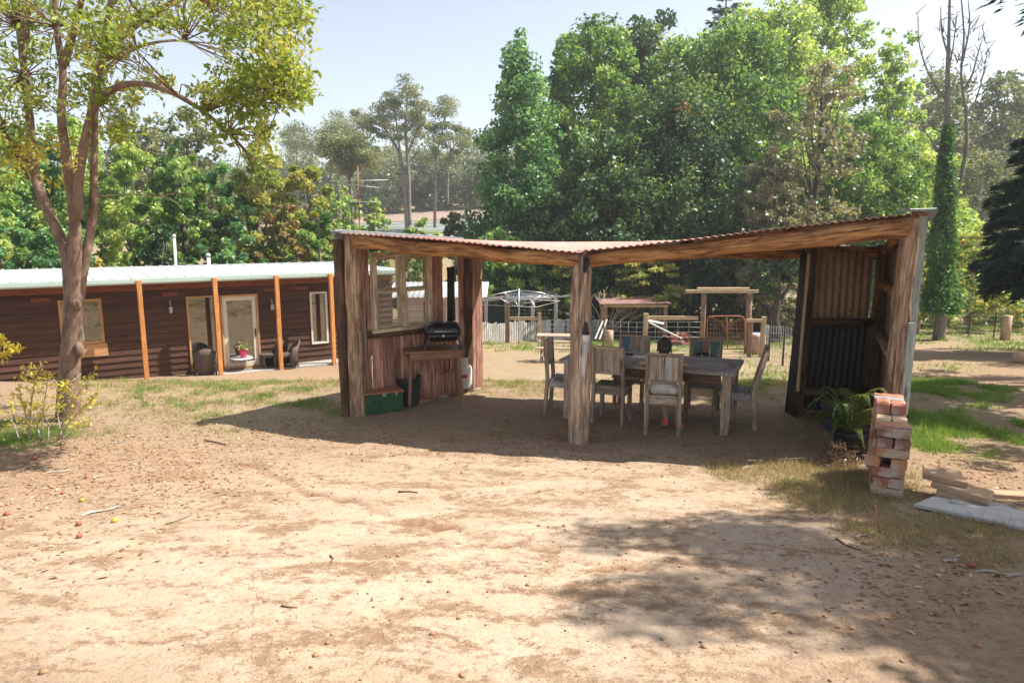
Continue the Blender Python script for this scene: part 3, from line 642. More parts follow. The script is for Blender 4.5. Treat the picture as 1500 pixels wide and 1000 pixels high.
# roof: two sheets falling to the middle
m = MB(); m.corr((FL[0] - .11, FL[1] - .14, zFL - .0), (FC[0], FC[1] - .20, zFC + .005), (2.0, 9.72, zB + .03), (BL[0] - .25, BL[1] + .22, zB + .05), ny=8, rag=.035, sag=.012)
rf = m.build('roof_sheet', M['rustroof'], sh)
m = MB(); m.corr((FC[0] - .09, FC[1] - .215, zFC + .022), (FR[0] + .13, FR[1] - .16, zFR + .02), (BR[0] + .28, BR[1] + .2, zB + .09), (1.92, 9.75, zB + .045), ny=8, rag=.035, sag=.012)
m.build('roof_sheet', M['rustroof'], sh)
m = MB(); m.beam((FL[0] - .14, FL[1] - .14, zFL + .012), (FL[0] + .02, FL[1] - .235, zFL + .0), .10, .025, ch=.004); m.beam((FL[0]-.13, FL[1]-.13, zFL - .02), (BL[0]-.3, BL[1]+.2, zB + .04), .05, .12, ch=.004)
m.build('flashing', M['greyzinc'], sh)
m = MB(); m.beam((FR[0] - .14, FR[1] - .17, zFR + .045), (FR[0] + .15, FR[1] - .10, zFR + .055), .16, .02, ch=.004); m.beam((FR[0] + .09, FR[1] - .12, zFR + .03), (BR[0] + .32, BR[1] + .16, zB + .11), .22, .015, ch=.004)
m.build('flashing', M['greyzinc'], sh)
# window wall (FL -> BL)
A, B = (FL[0] + .12, FL[1] + .14), (BL[0] - .02, BL[1] + .04)
wd = nrm((B[0]-A[0], B[1]-A[1], 0)); wn = (wd[1], -wd[0], 0)           # inner normal, toward the table
WLn = math.dist(A, B)
def W(s, z, o=0.): return (A[0] + wd[0]*s + wn[0]*o, A[1] + wd[1]*s + wn[1]*o, z)
def ws(px): p = onwall(px, 480, A, B); return (p[0]-A[0])*wd[0] + (p[1]-A[1])*wd[1]
def wz(px, py): return onwall(px, py, A, B)[2]
sx0, sx1 = ws(545), ws(631); zt0 = wz(545, 367); zb0 = wz(545, 492)
zt = (zt0 + wz(630, 371)) / 2; zb = (zb0 + wz(630, 468)) / 2
def topz(s): return zFL - .14 + (zB - .08 - zFL + .14) * s / WLn
def boards(s0, s1, z0f, z1f, mat, wmin=.10, wmax=.16, o=0., th=.022, name='wall_board', gap=.004):
    s = s0; m = MB()
    while s < s1 - .02:
        w = min(random.uniform(wmin, wmax), s1 - s); z0 = z0f(s) if callable(z0f) else z0f; z1 = z1f(s + w/2) if callable(z1f) else z1f
        m.beam(W(s + w/2, z0 + random.uniform(-.015, .015), o + random.uniform(-.004, .004)), W(s + w/2, z1, o), w - gap, th, wn, .003, .001, 3); s += w
    return m.build(name, mat, sh)
boards(.0, sx0 - .01, .0, topz, M['redboard'])
boards(sx1 + .0, ws(649), .0, topz, M['redboard'])
boards(ws(672), WLn + .02, -.02, topz, M['redboard'], .13, .2)
boards(sx0 - .01, ws(605), .0, zb - .02, M['redboard'])
m = MB(); m.corr(W(ws(604), .02, .01), W(ws(668), -.02, .01), W(ws(668), zb - .1, .01), W(ws(604), zb - .04, .01), pitch=.076, amp=.010, ny=4); m.build('wall_sheet', M['redboard'], sh)
boards(sx0 - .01, sx1 + .01, zt + .015, topz, M['post_dark'], .2, .3)
m = MB(); m.tube([W(-.05 + (ws(655) + .05)*i/8, zb - .045 + random.uniform(-.008, .008), .045) for i in range(9)], [.05]*9, 10, lump=.1); m.build('wall_rail', M['post_dark'], sh)
win = MB(); fw = .06
for s, o in ((sx0 + fw/2, .02), ((sx0+sx1)/2, .024), (sx1 - fw/2, .02)): win.beam(W(s, zb, o), W(s, zt, o), fw if s != (sx0+sx1)/2 else .075, .075, wn, .004, .001, 3)
win.beam(W(sx0, zt - .03, .022), W(sx1, zt - .03, .022), .078, .06, (0, 0, 1), .004); win.beam(W(sx0 - .05, zb + .0, .05), W(sx1 + .05, zb + .0, .05), .13, .045, (0, 0, 1), .004)
wo = win.build('window', M['sash'], sh)
pn = MB()
for a, b in ((sx0 + fw, (sx0+sx1)/2 - .038), ((sx0+sx1)/2 + .038, sx1 - fw)):
    sa = MB(); zm = (zt + zb)/2 - .01
    for z0, z1, o in ((zb + .022, zm + .02, .016), (zm - .0, zt - .06, -.012)):
        for q in (a + .02, b - .02): sa.beam(W(q, z0, o), W(q, z1, o), .04, .028, wn, .003)
        for zz in (z0 + .024, z1 - .014): sa.beam(W(a + .041, zz, o), W(b - .041, zz, o), .026, .036 if zz > z0 + .05 else .05, (0, 0, 1), .003)
        p = MB(); p.beam(W(a + .035, (z0+z1)/2, o), W(b - .035, (z0+z1)/2, o), .004, z1 - z0 - .03, (0, 0, 1)); p.build('pane', M['pane'], wo)
    sa.build('sash', M['sash'], wo)
# little latch blocks
# back tin wall and side tin wall on the other end
def bilin(P, u, v): return lerp(lerp(P[0], P[1], u), lerp(P[3], P[2], u), v)
m = MB(); m.corr((BM[0] + .17, BM[1] + .03, 1.16), (BR[0] - .14, BR[1] + .0, 1.14), (BR[0] - .14, BR[1] + .0, zB - .06), (BM[0] + .14, BM[1] + .03, zB - .06), pitch=.10, amp=.014, ny=4, per=8); m.build('wall_sheet', M['tin_rust'], sh)
m = MB(); m.corr((BM[0] - .02, BM[1] + .06, .0), (BR[0] - .02, BR[1] + .05, -.03), (BR[0] - .02, BR[1] + .05, 1.22), (BM[0] + .1, BM[1] + .06, 1.22), pitch=.10, amp=.013, ny=5, per=8); m.build('wall_sheet', M['tin_dark'], sh)
m = MB()
m.corr((BM[0] - .02, BM[1] - .26, -.02), (BM[0] + .0, BM[1] + .10, -.02), (BM[0] + .06, BM[1] + .10, zB - .06), (BM[0] + .05, BM[1] - .16, zB - .08), pitch=.09, amp=.014, ny=8, sag=.012, per=8); m.build('wall_sheet', M['tin_dark'], sh)
m = MB(); m.beam((BM[0] - .03, BM[1] - .30, .35), (BM[0] + .045, BM[1] - .19, zB - .08), .035, .03, ch=.006, jit=.004, n=5); m.build('lit_sheet_edge', M['fencepost'], sh)  # pale strip added to colour in the sunlit edge of the tin sheet
m = MB(); m.tube([(BM[0] + .15, BM[1] - .03, 1.19), (BR[0] - .1, BR[1] - .07, 1.17)], .045, 8, lump=.1); m.build('wall_rail', M['post_dark'], sh); m = MB(); m.tube([(BM[0] + .12, BM[1] - .04, .28), (BR[0] - .1, BR[1] - .08, .25)], .05, 8, lump=.1); m.build('wall_rail', M['post_dark'], sh)
# side wall FR -> BR : grey boards with two rails
SA, SB = (FR[0] + .10, FR[1] + .10), (BR[0] + .06, BR[1] - .06); sd = nrm((SB[0]-SA[0], SB[1]-SA[1], 0)); sn = (-sd[1], sd[0], 0); SL = math.dist(SA, SB)
m = MB(); s = .03
while s < SL:
    w = random.uniform(.16, .26); c = (SA[0] + sd[0]*(s+w/2), SA[1] + sd[1]*(s+w/2)); zt_ = zFR - .08 + (zB - zFR + .03)*s/SL
    m.beam((c[0], c[1], .02), (c[0], c[1], zt_), w - .006, .022, sn, .003, .001, 3); s += w
m.build('wall_board', M['greyboard'], sh)
for z in (1.72, 1.08):
    m = MB(); m.tube([(SA[0] + sd[0]*q + sn[0]*.07, SA[1] + sd[1]*q + sn[1]*.07, z - .06*q/SL + (.0)) for q in np.linspace(-.1, SL, 7)], .055, 10, lump=.12, jit=.03); m.build('wall_rail', M['log'] if z > 1.5 else M['post_old'], sh)
m = MB(); m.beam((FR[0] + .112, FR[1] - .02, .5), (FR[0] + .135, FR[1] - .02, zFR - .01), .03, .10, (1, 0, 0), .004, .002, 5); m.build('corner_board', M['greenboard'], sh)
m = MB(); m.beam((FR[0] + .07, FR[1] - .105, .5), (FR[0] + .075, FR[1] - .10, 1.45), .065, .03, (0, 1, 0), .004, .002, 3); m.build('corner_board', M['greenboard'], sh)
# bracket hook on the centre post
m = MB(); c = aty(857, 388, FC[1] - .12)
m.box((c[0], FC[1] - .108, c[2]), .045, .012, .17, 0, .004); m.tube([(c[0], FC[1] - .11, c[2] + .05), (c[0] + .03, FC[1] - .17, c[2] + .06), (c[0] + .035, FC[1] - .19, c[2] + .01), (c[0] + .01, FC[1] - .175, c[2] - .03), (c[0], FC[1] - .115, c[2] - .05)], .011, 7)
m.build('hook_bracket', M['blackmatte'], sh)

# leaning torch pole on the centre post
pt = aty(858, 500, FC[1] - .13); pb = at(847, 648)
tp = thing('garden_pole', 'slim white and rust streaked pole with a black tip propped against the middle post', 'pole', (0, 0, 0))
m = MB(); n = 8; m.tube([lerp(pb, pt, i/n) for i in range(n + 1)], [.028 + .004*i/n for i in range(n + 1)], 10)
m.build('shaft', M['whitewood'], tp)
m = MB(); m.tube([add(pb, (.036, .01, 0)), add(lerp(pb, pt, .9), (.034, .01, 0))], .012, 8); m.build('side_rod', M['rusttube'], tp)
m = MB(); m.lathe(add(pt, (0, 0, -.01)), [(.040, 0), (.042, .075), (.034, .085)], 14); m.build('collar', M['white'], tp)
m = MB(); m.lathe(add(pt, (0, 0, .075)), [(.036, 0), (.038, .03), (.030, .04), (.034, .055), (.026, .075), (.02, .085), (.022, .10), (.012, .125), (.006, .14)], 14); m.build('tip', M['blackmatte'], tp)

# ------------------------------------------------------------------ barbecue corner
tb = at(633, 583); tcx, tcy = W(1.28, 0, .44)[:2]
c1 = Zp = None
def Zpt(px, py, z):
    r = ray(px, py); t = (z - CZ) / r[2]; return (r[0]*t, r[1]*t, z)
ang = math.atan2(wd[1], wd[0])
tc = Zpt(634, 511, .78); bt = thing('side_table', 'small brown wooden table carrying the black barbecue', 'table', (tc[0], tc[1] + .08, 0), R(12))
m = MB(); m.box((0, 0, .765), .80, .48, .03, 0, .006); m.box((0, -.20, .705), .66, .022, .09, 0, .003); m.box((0, .20, .705), .66, .022, .09, 0, .003); m.box((-.33, 0, .705), .022, .378, .09, 0, .003); m.box((.33, 0, .705), .022, .378, .09, 0, .003)
m.build('table_top', M['brownwood'], bt)
for sx in (-1, 1):
    for sy in (-1, 1):
        m = MB(); m.beam((sx*.355, sy*.225, .055 if sx > 0 and sy < 0 else .05), (sx*.315, sy*.185, .749), .042, .042, ch=.005, taper=1.15); m.build('leg', M['brownwood'], bt)
tz = .781; bq = thing('barbecue', 'black portable gas barbecue with a domed lid standing on the brown side table', 'barbecue', (tc[0] + .13, tc[1] + .09, tz), R(8))
m = MB()
def loft(mb, secs, smooth=True):
    k = len(secs[0]); vs = [p for s_ in secs for p in s_]; n = len(secs)
    fs = [(i*k+j, i*k+(j+1) % k, (i+1)*k+(j+1) % k, (i+1)*k+j) for i in range(n-1) for j in range(k)]
    fs += [tuple(reversed(range(k))), tuple(range((n-1)*k, n*k))]; mb._add(vs, fs, [(v[2], v[0], v[1]) for v in vs], None, smooth)
def rrect(w, d, z, r=.05, k=5):
    out = []
    for cx, cy, a0 in ((w/2-r, d/2-r, 0), (-w/2+r, d/2-r, 90), (-w/2+r, -d/2+r, 180), (w/2-r, -d/2+r, 270)):
        for i in range(k): a = R(a0 + 90*i/(k-1)); out.append((cx + r*math.cos(a), cy + r*math.sin(a), z))
    return out
loft(m, [rrect(.36, .26, .11, .06), rrect(.46, .34, .16, .07), rrect(.49, .36, .215, .07)]); m.build('bowl', M['black'], bq)
m = MB(); loft(m, [rrect(.505, .375, .219, .07), rrect(.505, .375, .235, .07), rrect(.49, .36, .28, .07), rrect(.44, .32, .325, .08), rrect(.33, .23, .355, .08), rrect(.15, .1, .365, .045)]); m.build('lid', M['black'], bq)
m = MB(); m.tube([(-.12, -.20, .25), (-.12, -.225, .255), (.12, -.225, .255), (.12, -.20, .25)], .010, 8); m.build('handle', M['chrome'], bq)
for s_ in (-1, 1):
    m = MB(); m.beam((s_*.19, -.15, .17), (s_*.255, -.175, 0), .05, .03, (1, 0, 0), .005); m.beam((s_*.19, .15, .17), (s_*.255, .175, 0), .05, .03, (1, 0, 0), .005); m.beam((s_*.248, -.13, .03), (s_*.248, .13, .03), .02, .035, ch=.004); m.build('leg', M['black'], bq)
m = MB(); m.lathe((0, 0, 0), [(.022, 0), (.022, .02), (.016, .028)], 12); m.build('knob', M['chrome'], bq, (0, -.175, .19), (R(90), 0, 0))
# gas bottle and hose
gp = Zpt(682, 569, .06); gb = thing('gas_bottle', 'white gas bottle with a collar guard standing on a concrete paver', 'gas bottle', (gp[0] - .03, gp[1] + .06, .065))
m = MB(); m.lathe((0, 0, 0), [(.10, 0), (.105, .03), (.125, .06), (.125, .27), (.115, .315), (.075, .345), (.03, .352)], 26); m.build('cylinder', M['gaswhite'], gb)
m = MB()
for k in range(12): a0, a1 = R(30 + k*25), R(30 + (k+1)*25); m.beam((.082*math.cos(a0), .082*math.sin(a0), .40), (.082*math.cos(a1), .082*math.sin(a1), .40), .006, .115, ch=.001)
m.build('collar_guard', M['gaswhite'], gb)
m = MB(); m.lathe((0, 0, .352), [(.02, 0), (.02, .05), (.03, .055), (.03, .075), (.01, .08)], 12); m.build('valve', M['steel'], gb)
m = MB()
for k in range(5):
    a0, a1 = R(-105 + k*9), R(-105 + (k+1)*9); m.beam((.1262*math.cos(a0), .1262*math.sin(a0), .19), (.1262*math.cos(a1), .1262*math.sin(a1), .19), .004, .05, ch=0)
m.build('warning_sticker', M['redmark'], gb)
hz = MB(); p0 = (gp[0] - .04, gp[1] + .02, .47); p1 = (tc[0] + .24, tc[1] - .10, .76)
hz.tube(smooth_path([p0, (p0[0] - .10, p0[1] - .1, .42), (p0[0] - .22, p0[1] - .15, .22), (p0[0] - .30, p0[1] - .1, .28), (tc[0] + .22, tc[1] + .0, .52), (tc[0] + .20, tc[1] + .02, .74)], 5), .008, 7)
tag(hz.build('gas_hose', M['black']), 'black rubber gas hose looping from the bottle up to the barbecue table', 'hose')
# pavers under it
def slab(name, label, px, py, sx, sy, sz, rz, mat, cat='paver', z=None, group=None, tilt=(0, 0)):
    p = at(px, py); m = MB(); m.box((0, 0, sz/2), sx, sy, sz, 0, min(.012, sz*.25), jit=.003)
    o = m.build(name, mat, None, (p[0], p[1], (zsurf(p[0], p[1]) - .008) if z is None else z), (tilt[0], tilt[1], rz)); return tag(o, label, cat, group)
slab('concrete_paver', 'grey concrete paver under the leg of the barbecue table beside the bucket', 634, 580, .38, .30, .05, R(14), M['concrete'])
slab('concrete_paver', 'pale concrete paver carrying the gas bottle', 676, 571, .52, .36, .055, R(20), M['concrete'])
# green trunk box
bx0 = at(556, 606); gbx = thing('metal_chest', 'dark green metal chest with a rusty orange lid standing by the corner post', 'chest', (bx0[0], bx0[1] + .16, 0), R(24))
m = MB(); m.box((0, 0, .125), .50, .33, .25, 0, .008); m.build('body', M['greenbox'], gbx)
m = MB(); m.box((0, 0, .268), .52, .35, .03, 0, .008); m.build('lid', M['boxlid'], gbx)
m = MB(); m.tube([(-.254, -.05, .17), (-.275, -.05, .165), (-.275, .05, .165), (-.254, .05, .17)], .007, 6); m.build('handle', M['greenbox'], gbx); m = MB(); m.tube([(-.13, -.168, .165), (-.13, -.19, .155), (-.05, -.19, .155), (-.05, -.168, .165)], .007, 6); m.build('handle', M['greenbox'], gbx)
m = MB(); m.box((.0, -.172, .245), .05, .01, .05, 0, .002); m.build('latch', M['steel'], gbx); m = MB(); m.box((.16, -.172, .245), .03, .01, .045, 0, .002); m.build('latch', M['steel'], gbx)
bk = at(597, 596); bo = thing('metal_bucket', 'dark galvanised bucket standing between the green chest and the barbecue table', 'bucket', (bk[0], bk[1] + .12, 0))
m = MB(); m.lathe((0, 0, 0), [(.14, 0), (.145, .01), (.178, .375), (.186, .385), (.18, .392), (.17, .385), (.137, .02), (.01, .018)], 28); m.build('body', M['bucket'], bo)
m = MB(); m.lathe((0, 0, 0), [(.163, .22), (.168, .225), (.165, .235)], 28); m.tube([(-.166, 0, .31), (-.178, .0, .26), (-.15, -.08, .20), (-.05, -.165, .17), (.06, -.168, .17), (.15, -.09, .2), (.178, 0, .26), (.166, 0, .31)], .005, 6); m.build('handle', M['bucket'], bo)
# flue pipe standing on the ledge
fp = onwall(655, 430, A, B); fz0 = wz(655, 466); fz1 = wz(655, 394)
m = MB(); b0 = W(ws(655), fz0 - .02, .10)
m.tube([b0, W(ws(655), (fz0+fz1)/2, .10), W(ws(655.), fz1 - .02, .10)], [.062, .055, .052], 14); m.tube([W(ws(655.), fz1 - .02, .10), W(ws(655.), fz1 + .03, .10)], [.058, .056], 14)
tag(m.build('flue_pipe', M['blackmatte']), 'dark rusty stove pipe standing in the gap beside the window boards', 'pipe')

# ------------------------------------------------------------------ table and six chairs
NR, NL, FRt = at(1061, 637), at(832, 611), at(1078, 615)
tu = nrm((NL[0]-NR[0], NL[1]-NR[1], 0)); tv = (-tu[1], tu[0], 0)
if tv[1] < 0: tv = mul(tv, -1)
TL = math.dist(NR[:2], NL[:2]); TW = .80
tcen = add(NR, mul(tu, TL/2), mul(tv, TW/2 - .03)); trz = math.atan2(-tu[1], -tu[0])
dt = thing('dining_table', 'long weathered grey plank table under the tin roof', 'table', (tcen[0], tcen[1], 0), trz)
m = MB(); nb = 6; LL = TL + .20; bw = (TW + .12)/nb
for i in range(nb):
    y = -(TW + .12)/2 + bw*(i + .5); m.beam((-LL/2 + .13, y, .735 + random.uniform(-.002, .002)), (LL/2 - .13, y, .735 + random.uniform(-.002, .002)), bw - .006, .045, ch=.005, jit=.0015, n=5)
for sx in (-1, 1): m.beam((sx*(LL/2 - .064), -(TW+.12)/2, .736), (sx*(LL/2 - .064), (TW+.12)/2, .736), .124, .046, ch=.005, jit=.0015, n=4)
m.build('table_top', M['tabletop'], dt)
m = MB()
for sy in (-1, 1): m.beam((-TL/2 + .07, sy*(TW/2 - .03), .655), (TL/2 - .07, sy*(TW/2 - .03), .655), .03, .11, ch=.003)
for sx in (-1, 1): m.beam((sx*(TL/2 - .02), -TW/2 + .08, .655), (sx*(TL/2 - .02), TW/2 - .08, .655), .03, .11, ch=.003)
m.build('apron', M['post_dark'], dt)
for sx in (-1, 1):
    for sy in (-1, 1):
        m = MB(); m.beam((sx*(TL/2), sy*(TW/2 - .03), -.02), (sx*TL/2, sy*(TW/2 - .03), .710), .10, .09, ch=.006, jit=.002, n=4); m.build('leg', M['chairwood'], dt)
def chair(label, rear, f, planks, seatm, pale=False, h=.95, lean=.075, wseat=.42):
    """rear: ground point midway between the rear legs; f: facing direction"""
    f = nrm((f[0], f[1], 0)); D = .40; rz = math.atan2(-f[0], f[1]); c = thing('wooden_chair', label, 'chair', (rear[0], rear[1], 0), rz, 'grey wooden chairs around the table')
    w = wseat; fm = M['chairwood']
    for sx in (-1, 1):
        m = MB(); m.beam((sx*(w/2 - .022), .0, -.01), (sx*(w/2 - .022), .035, .46), .044, .05, (0, 1, 0), .004, .001, 3); m.beam((sx*(w/2 - .022), .035, .46), (sx*(w/2 - .022), .035 - lean, h), .044, .048, (0, 1, 0), .004, .001, 3); m.build('leg', fm, c)
        m = MB(); m.beam((sx*(w/2 - .03), D - .03, -.01), (sx*(w/2 - .03), D - .03, .405), .05, .05, (0, 1, 0), .004, .001, 3); m.build('leg', fm, c)
    m = MB()
    for i in range(5): y = .07 + (D - .03)*(i + .5)/5; m.beam((-w/2 - .004, y, .442), (w/2 + .004, y, .442), (D - .03)/5 - .005, .028, ch=.003, jit=.001, n=3)
    m.beam((-w/2 + .045, .05, .395), (w/2 - .045, .05, .395), .026, .075, ch=.003); m.beam((-w/2 + .055, D - .02, .395), (w/2 - .055, D - .02, .395), .026, .075, ch=.003)
    for sx in (-1, 1): m.beam((sx*(w/2 - .014), .065, .395), (sx*(w/2 - .014), D - .07, .395), .026, .075, ch=.003)
    m.build('seat', seatm, c)
    yb = lambda z: .035 - lean*(z - .46)/(h - .46)
    m = MB(); k = len(planks); iw = w - .092; x = -iw/2; ws_ = [random.uniform(.8, 1.25) for _ in planks]; S = sum(ws_)
    for q, p in zip(ws_, planks):
        pw = iw*q/S; m.mi = p; m.beam((x + pw/2, yb(.66) + .004, .655), (x + pw/2, yb(h) + .004, h - .012), pw - .003, .018, (0, 1, 0), .002, .001, 2); x += pw
    m.mi = 0; m.beam((-w/2 + .046, yb(.64), .643), (w/2 - .046, yb(.64), .643), .03, .028, ch=.003); m.beam((-w/2 - .0, yb(h), h + .012), (w/2 + .0, yb(h), h + .012), .046, .026, ch=.003)
    m.build('backrest', [fm, M['chairpale'], M['bluepaint'], M['tealpaint'], M['brownwood'], M['whitewood']], c)
    return c
def mid(a, b): return ((a[0]+b[0])/2, (a[1]+b[1])/2, 0)
cA = chair('grey wooden chair with a knotted plank back, facing the table next to the pole', mid(at(868, 618), at(910, 625)), (.42, .9), [1, 1, 1, 1], M['chairwood'])
rB = mid(at(946, 637), at(993, 639)); fB = nrm((.20, .98, 0))
cB = chair('grey wooden chair with a white stained back plank that the child sits on', rB, fB, [1, 1, 5, 0], M['chairwood'], h=.95)
cE = chair('grey wooden chair at the table end near the barbecue corner', mid(at(797, 605), at(807, 597)), (.96, -.25), [0, 1, 0, 1], M['tabletop'], lean=.03, h=.93)
pr = at(1106, 633); cF = chair('grey wooden chair leaning away from the table end near the tin wall', (pr[0] + .06, pr[1] + .20, 0), (-.95, .32), [0, 0, 1, 0], M['tabletop'], lean=.13, h=.96)
cC = chair('wooden chair with one blue plank in its back, across the table', (0, 0, 0), (0, -1), [1, 1, 1, 2], M['chairpale'], h=.92)
cD = chair('wooden chair with teal painted back planks, across the table', (0, 0, 0), (0, -1), [3, 4, 3], M['tabletop'], h=.92)
def put_far(c, pxl, pxr, py_front, f):
    a, b = at(pxl, py_front), at(pxr, py_front); f = nrm((f[0], f[1], 0)); m_ = mid(a, b)
    c.location = (m_[0] - f[0]*.37, m_[1] - f[1]*.37, 0); c.rotation_euler.z = math.atan2(-f[0], f[1])
put_far(cC, 899, 940, 601, (-.34, -.94)); put_far(cD, 1006, 1043, 609, (-.38, -.92))
# things on the table
def on_table(px, py): return Zpt(px, py, .762)
p = on_table(1029, 519); m = MB(); m.box((0, 0, .011), .17, .07, .022, 0, .008); m.box((.03, 0, .027), .06, .045, .010, 0, .003)
tag(m.build('glasses_case', M['black'], None, (p[0], p[1], .76), (0, 0, R(-15))), 'small black case lying on the grey plank table', 'case')
p = on_table(922, 519); m = MB(); m.box((0, 0, .008), .10, .05, .016, 0, .005); m.box((-.03, 0, .0185), .028, .035, .005, 0, .002)
tag(m.build('phone', M['black'], None, (p[0], p[1], .76), (0, 0, R(-20))), 'small dark phone lying on the table by the knotted chair', 'phone')
p = on_table(938, 523); m = MB(); m.box((0, 0, .002), .21, .15, .004, 0); m.box((.03, .02, .0062), .20, .14, .004, R(9))
tag(m.build('paper_sheets', M['white'], None, (p[0], p[1], .76), (0, 0, R(-24))), 'white drawing paper lying before the child on the table', 'paper')

# ------------------------------------------------------------------ child
def skin_mat():
    t = NT('child_skin'); n = t.noise(t.obj(), 30, 3)
    return t.done(t.n('BsdfPrincipled', {'Base Color': t.mix(n, (.42, .235, .165), (.52, .31, .225)), 'Roughness': .5, 'Subsurface Weight': .1, 'Subsurface Radius': (.01, .004, .002), 'Specular IOR Level': .35}).outputs[0])
M['skin'] = skin_mat()
M['hair'] = plain('dark_brown_hair', (.030, .017, .011), .45, .5, 90., 0., .5, .6)
def dress_mat():
    t = NT('patterned_cotton'); o = t.obj(); 
    br = t.n('TexVoronoi', {'Vector': t.n('Mapping', {'Vector': o, 'Scale': (1, 1, .62)}).outputs[0], 'Scale': 46., 'Randomness': .0}).outputs['Distance']
    col = t.mix(t.ramp(br, [(.24, 1.), (.34, 0.)]), (.62, .58, .53), (.33, .29, .30))
    return t.done(t.bsdf(col, .85, t.bump(t.noise(o, 26, 3), .2, .01), 0, .2))
M['dress'] = dress_mat()
M['coral'] = plain('coral_shoe', (.75, .12, .09), .6, .12, 30.); M['sole'] = plain('shoe_sole', (.62, .58, .54), .7, .1)
def blob_mesh(name, mat, prims, vox, parent, sm=3):
    m = MB()
    for p in prims:
        if p[0] == 'e': m.ell(p[1], *p[2], 20, 12)
        else:
            a, b, r0, r1 = p[1:]; m.tube([a, lerp(a, b, .33), lerp(a, b, .66), b], [r0, r0 + (r1-r0)*.33, r0 + (r1-r0)*.66, r1], 12); m.ell(a, r0, r0, r0, 12, 8); m.ell(b, r1, r1, r1, 12, 8)
    o = m.build(name, mat, parent)
    md = o.modifiers.new('remesh', 'REMESH'); md.mode = 'VOXEL'; md.voxel_size = vox; md.use_smooth_shade = True
    s_ = o.modifiers.new('smooth', 'SMOOTH'); s_.iterations = sm; s_.factor = .5
    dg = bpy.context.evaluated_depsgraph_get(); me = bpy.data.meshes.new_from_object(o.evaluated_get(dg)); o.modifiers.clear(); old = o.data; o.data = me; bpy.data.meshes.remove(old)
    if not me.materials: me.materials.append(mat)
    for pl in me.polygons: pl.use_smooth = True
    return o
kid = thing('person', 'small child with dark tied hair and patterned dress seated at the table, drawing', 'person', (rB[0], rB[1], 0), math.atan2(-fB[0], fB[1]))
S = .46; pr_ = []
pr_ += [('e', (0, .17, S + .095), (.115, .10, .10)), ('e', (0, .20, S + .20), (.098, .080, .11)), ('e', (0, .235, S + .31), (.112, .078, .10)), ('c', (-.085, .25, S + .365), (.085, .25, S + .365), .042, .042),
        ('c', (0, .255, S + .38), (0, .27, S + .45), .036, .034), ('e', (0, .285, S + .545), (.074, .088, .098)), ('e', (0, .335, S + .50), (.052, .050, .052)), ('e', (0, .374, S + .525), (.012, .016, .014)), ('e', (-.074, .285, S + .535), (.012, .018, .024)), ('e', (.074, .285, S + .535), (.012, .018, .024)),
        ('e', (0, .375, S + .490), (.022, .010, .008))]
for sx in (-1, 1):
    sh_ = (sx*.115, .25, S + .36); el = (sx*.265, .30, S + .325); ha = (sx*.10, .47, S + .325)
    pr_ += [('c', sh_, el, .036, .028), ('c', el, ha, .027, .020), ('e', (ha[0] - sx*.028, ha[1] + .028, ha[2] - .001), (.028, .034, .013))]
    for k, (fx, fl_) in enumerate(((-.020, .044), (-.007, .052), (.006, .049), (.018, .038))):
        b0 = (ha[0] - sx*.030 + fx, ha[1] + .055, ha[2]); b1 = (b0[0] - sx*.008 + fx*.15, b0[1] + fl_*.55, b0[2] + .004); b2 = (b1[0] - sx*.010, b1[1] + fl_*.42, b1[2] - .010)
        pr_ += [('c', b0, b1, .0065, .006), ('c', b1, b2, .006, .005)]
    pr_ += [('c', (ha[0] - sx*.045, ha[1] + .018, ha[2]), (ha[0] - sx*.068, ha[1] + .042, ha[2] - .002), .0075, .006)]
    kn = (sx*.075 + .04, .43, S + .05); an = (.05, .34, .125) if sx < 0 else (.21, .27, .10)
    pr_ += [('c', (sx*.06, .17, S + .075), kn, .062, .045), ('c', kn, lerp(kn, an, .4), .042, .040), ('c', lerp(kn, an, .4), an, .040, .026)]
    ft = (an[0] + sx*.02, an[1] + .10, an[2] - .055); pr_ += [('c', (an[0], an[1] - .012, an[2] - .035), ft, .028, .024)]
blob_mesh('body', M['skin'], pr_, .0052, kid, 2)
for sx in (-1, 1):
    an = (.05, .34, .125) if sx < 0 else (.21, .27, .10); he = (an[0], an[1] - .018, an[2] - .055); to = (an[0] + sx*.025, an[1] + .115, an[2] - .078)
    so = blob_mesh('shoe', M['coral'], [('c', add(he, (0, 0, .012)), add(he, (0, 0, -.005)), .032, .037), ('c', he, to, .038, .036), ('e', add(lerp(he, to, .45), (0, 0, .018)), (.034, .05, .034))], .006, kid, 2)
    b = blob_mesh('sole', M['sole'], [('c', add(he, (0, 0, -.030)), add(to, (0, 0, -.020)), .016, .014), ('c', add(he, (.018, 0, -.030)), add(to, (.02, 0, -.020)), .014, .012), ('c', add(he, (-.018, 0, -.030)), add(to, (-.02, 0, -.020)), .014, .012)], .006, so, 1)
dp = [('e', (0, .165, S + .085), (.17, .128, .095)), ('e', (0, .20, S + .20), (.118, .098, .12)), ('e', (0, .235, S + .31), (.126, .092, .085)), ('c', (-.085, .25, S + .365), (.085, .25, S + .365), .048, .048), ('c', (-.07, .18, S + .075), (-.08, .36, S + .07), .088, .080), ('c', (.07, .18, S + .075), (.08, .36, S + .07), .088, .080), ('c', (-.10, .25, S + .36), (-.135, .265, S + .35), .046, .044), ('c', (.10, .25, S + .36), (.135, .265, S + .35), .046, .044), ('e', (.12, .12, S + .06), (.075, .07, .06)), ('e', (-.10, .12, S + .055), (.06, .06, .055))]
blob_mesh('dress', M['dress'], dp, .008, kid, 3)
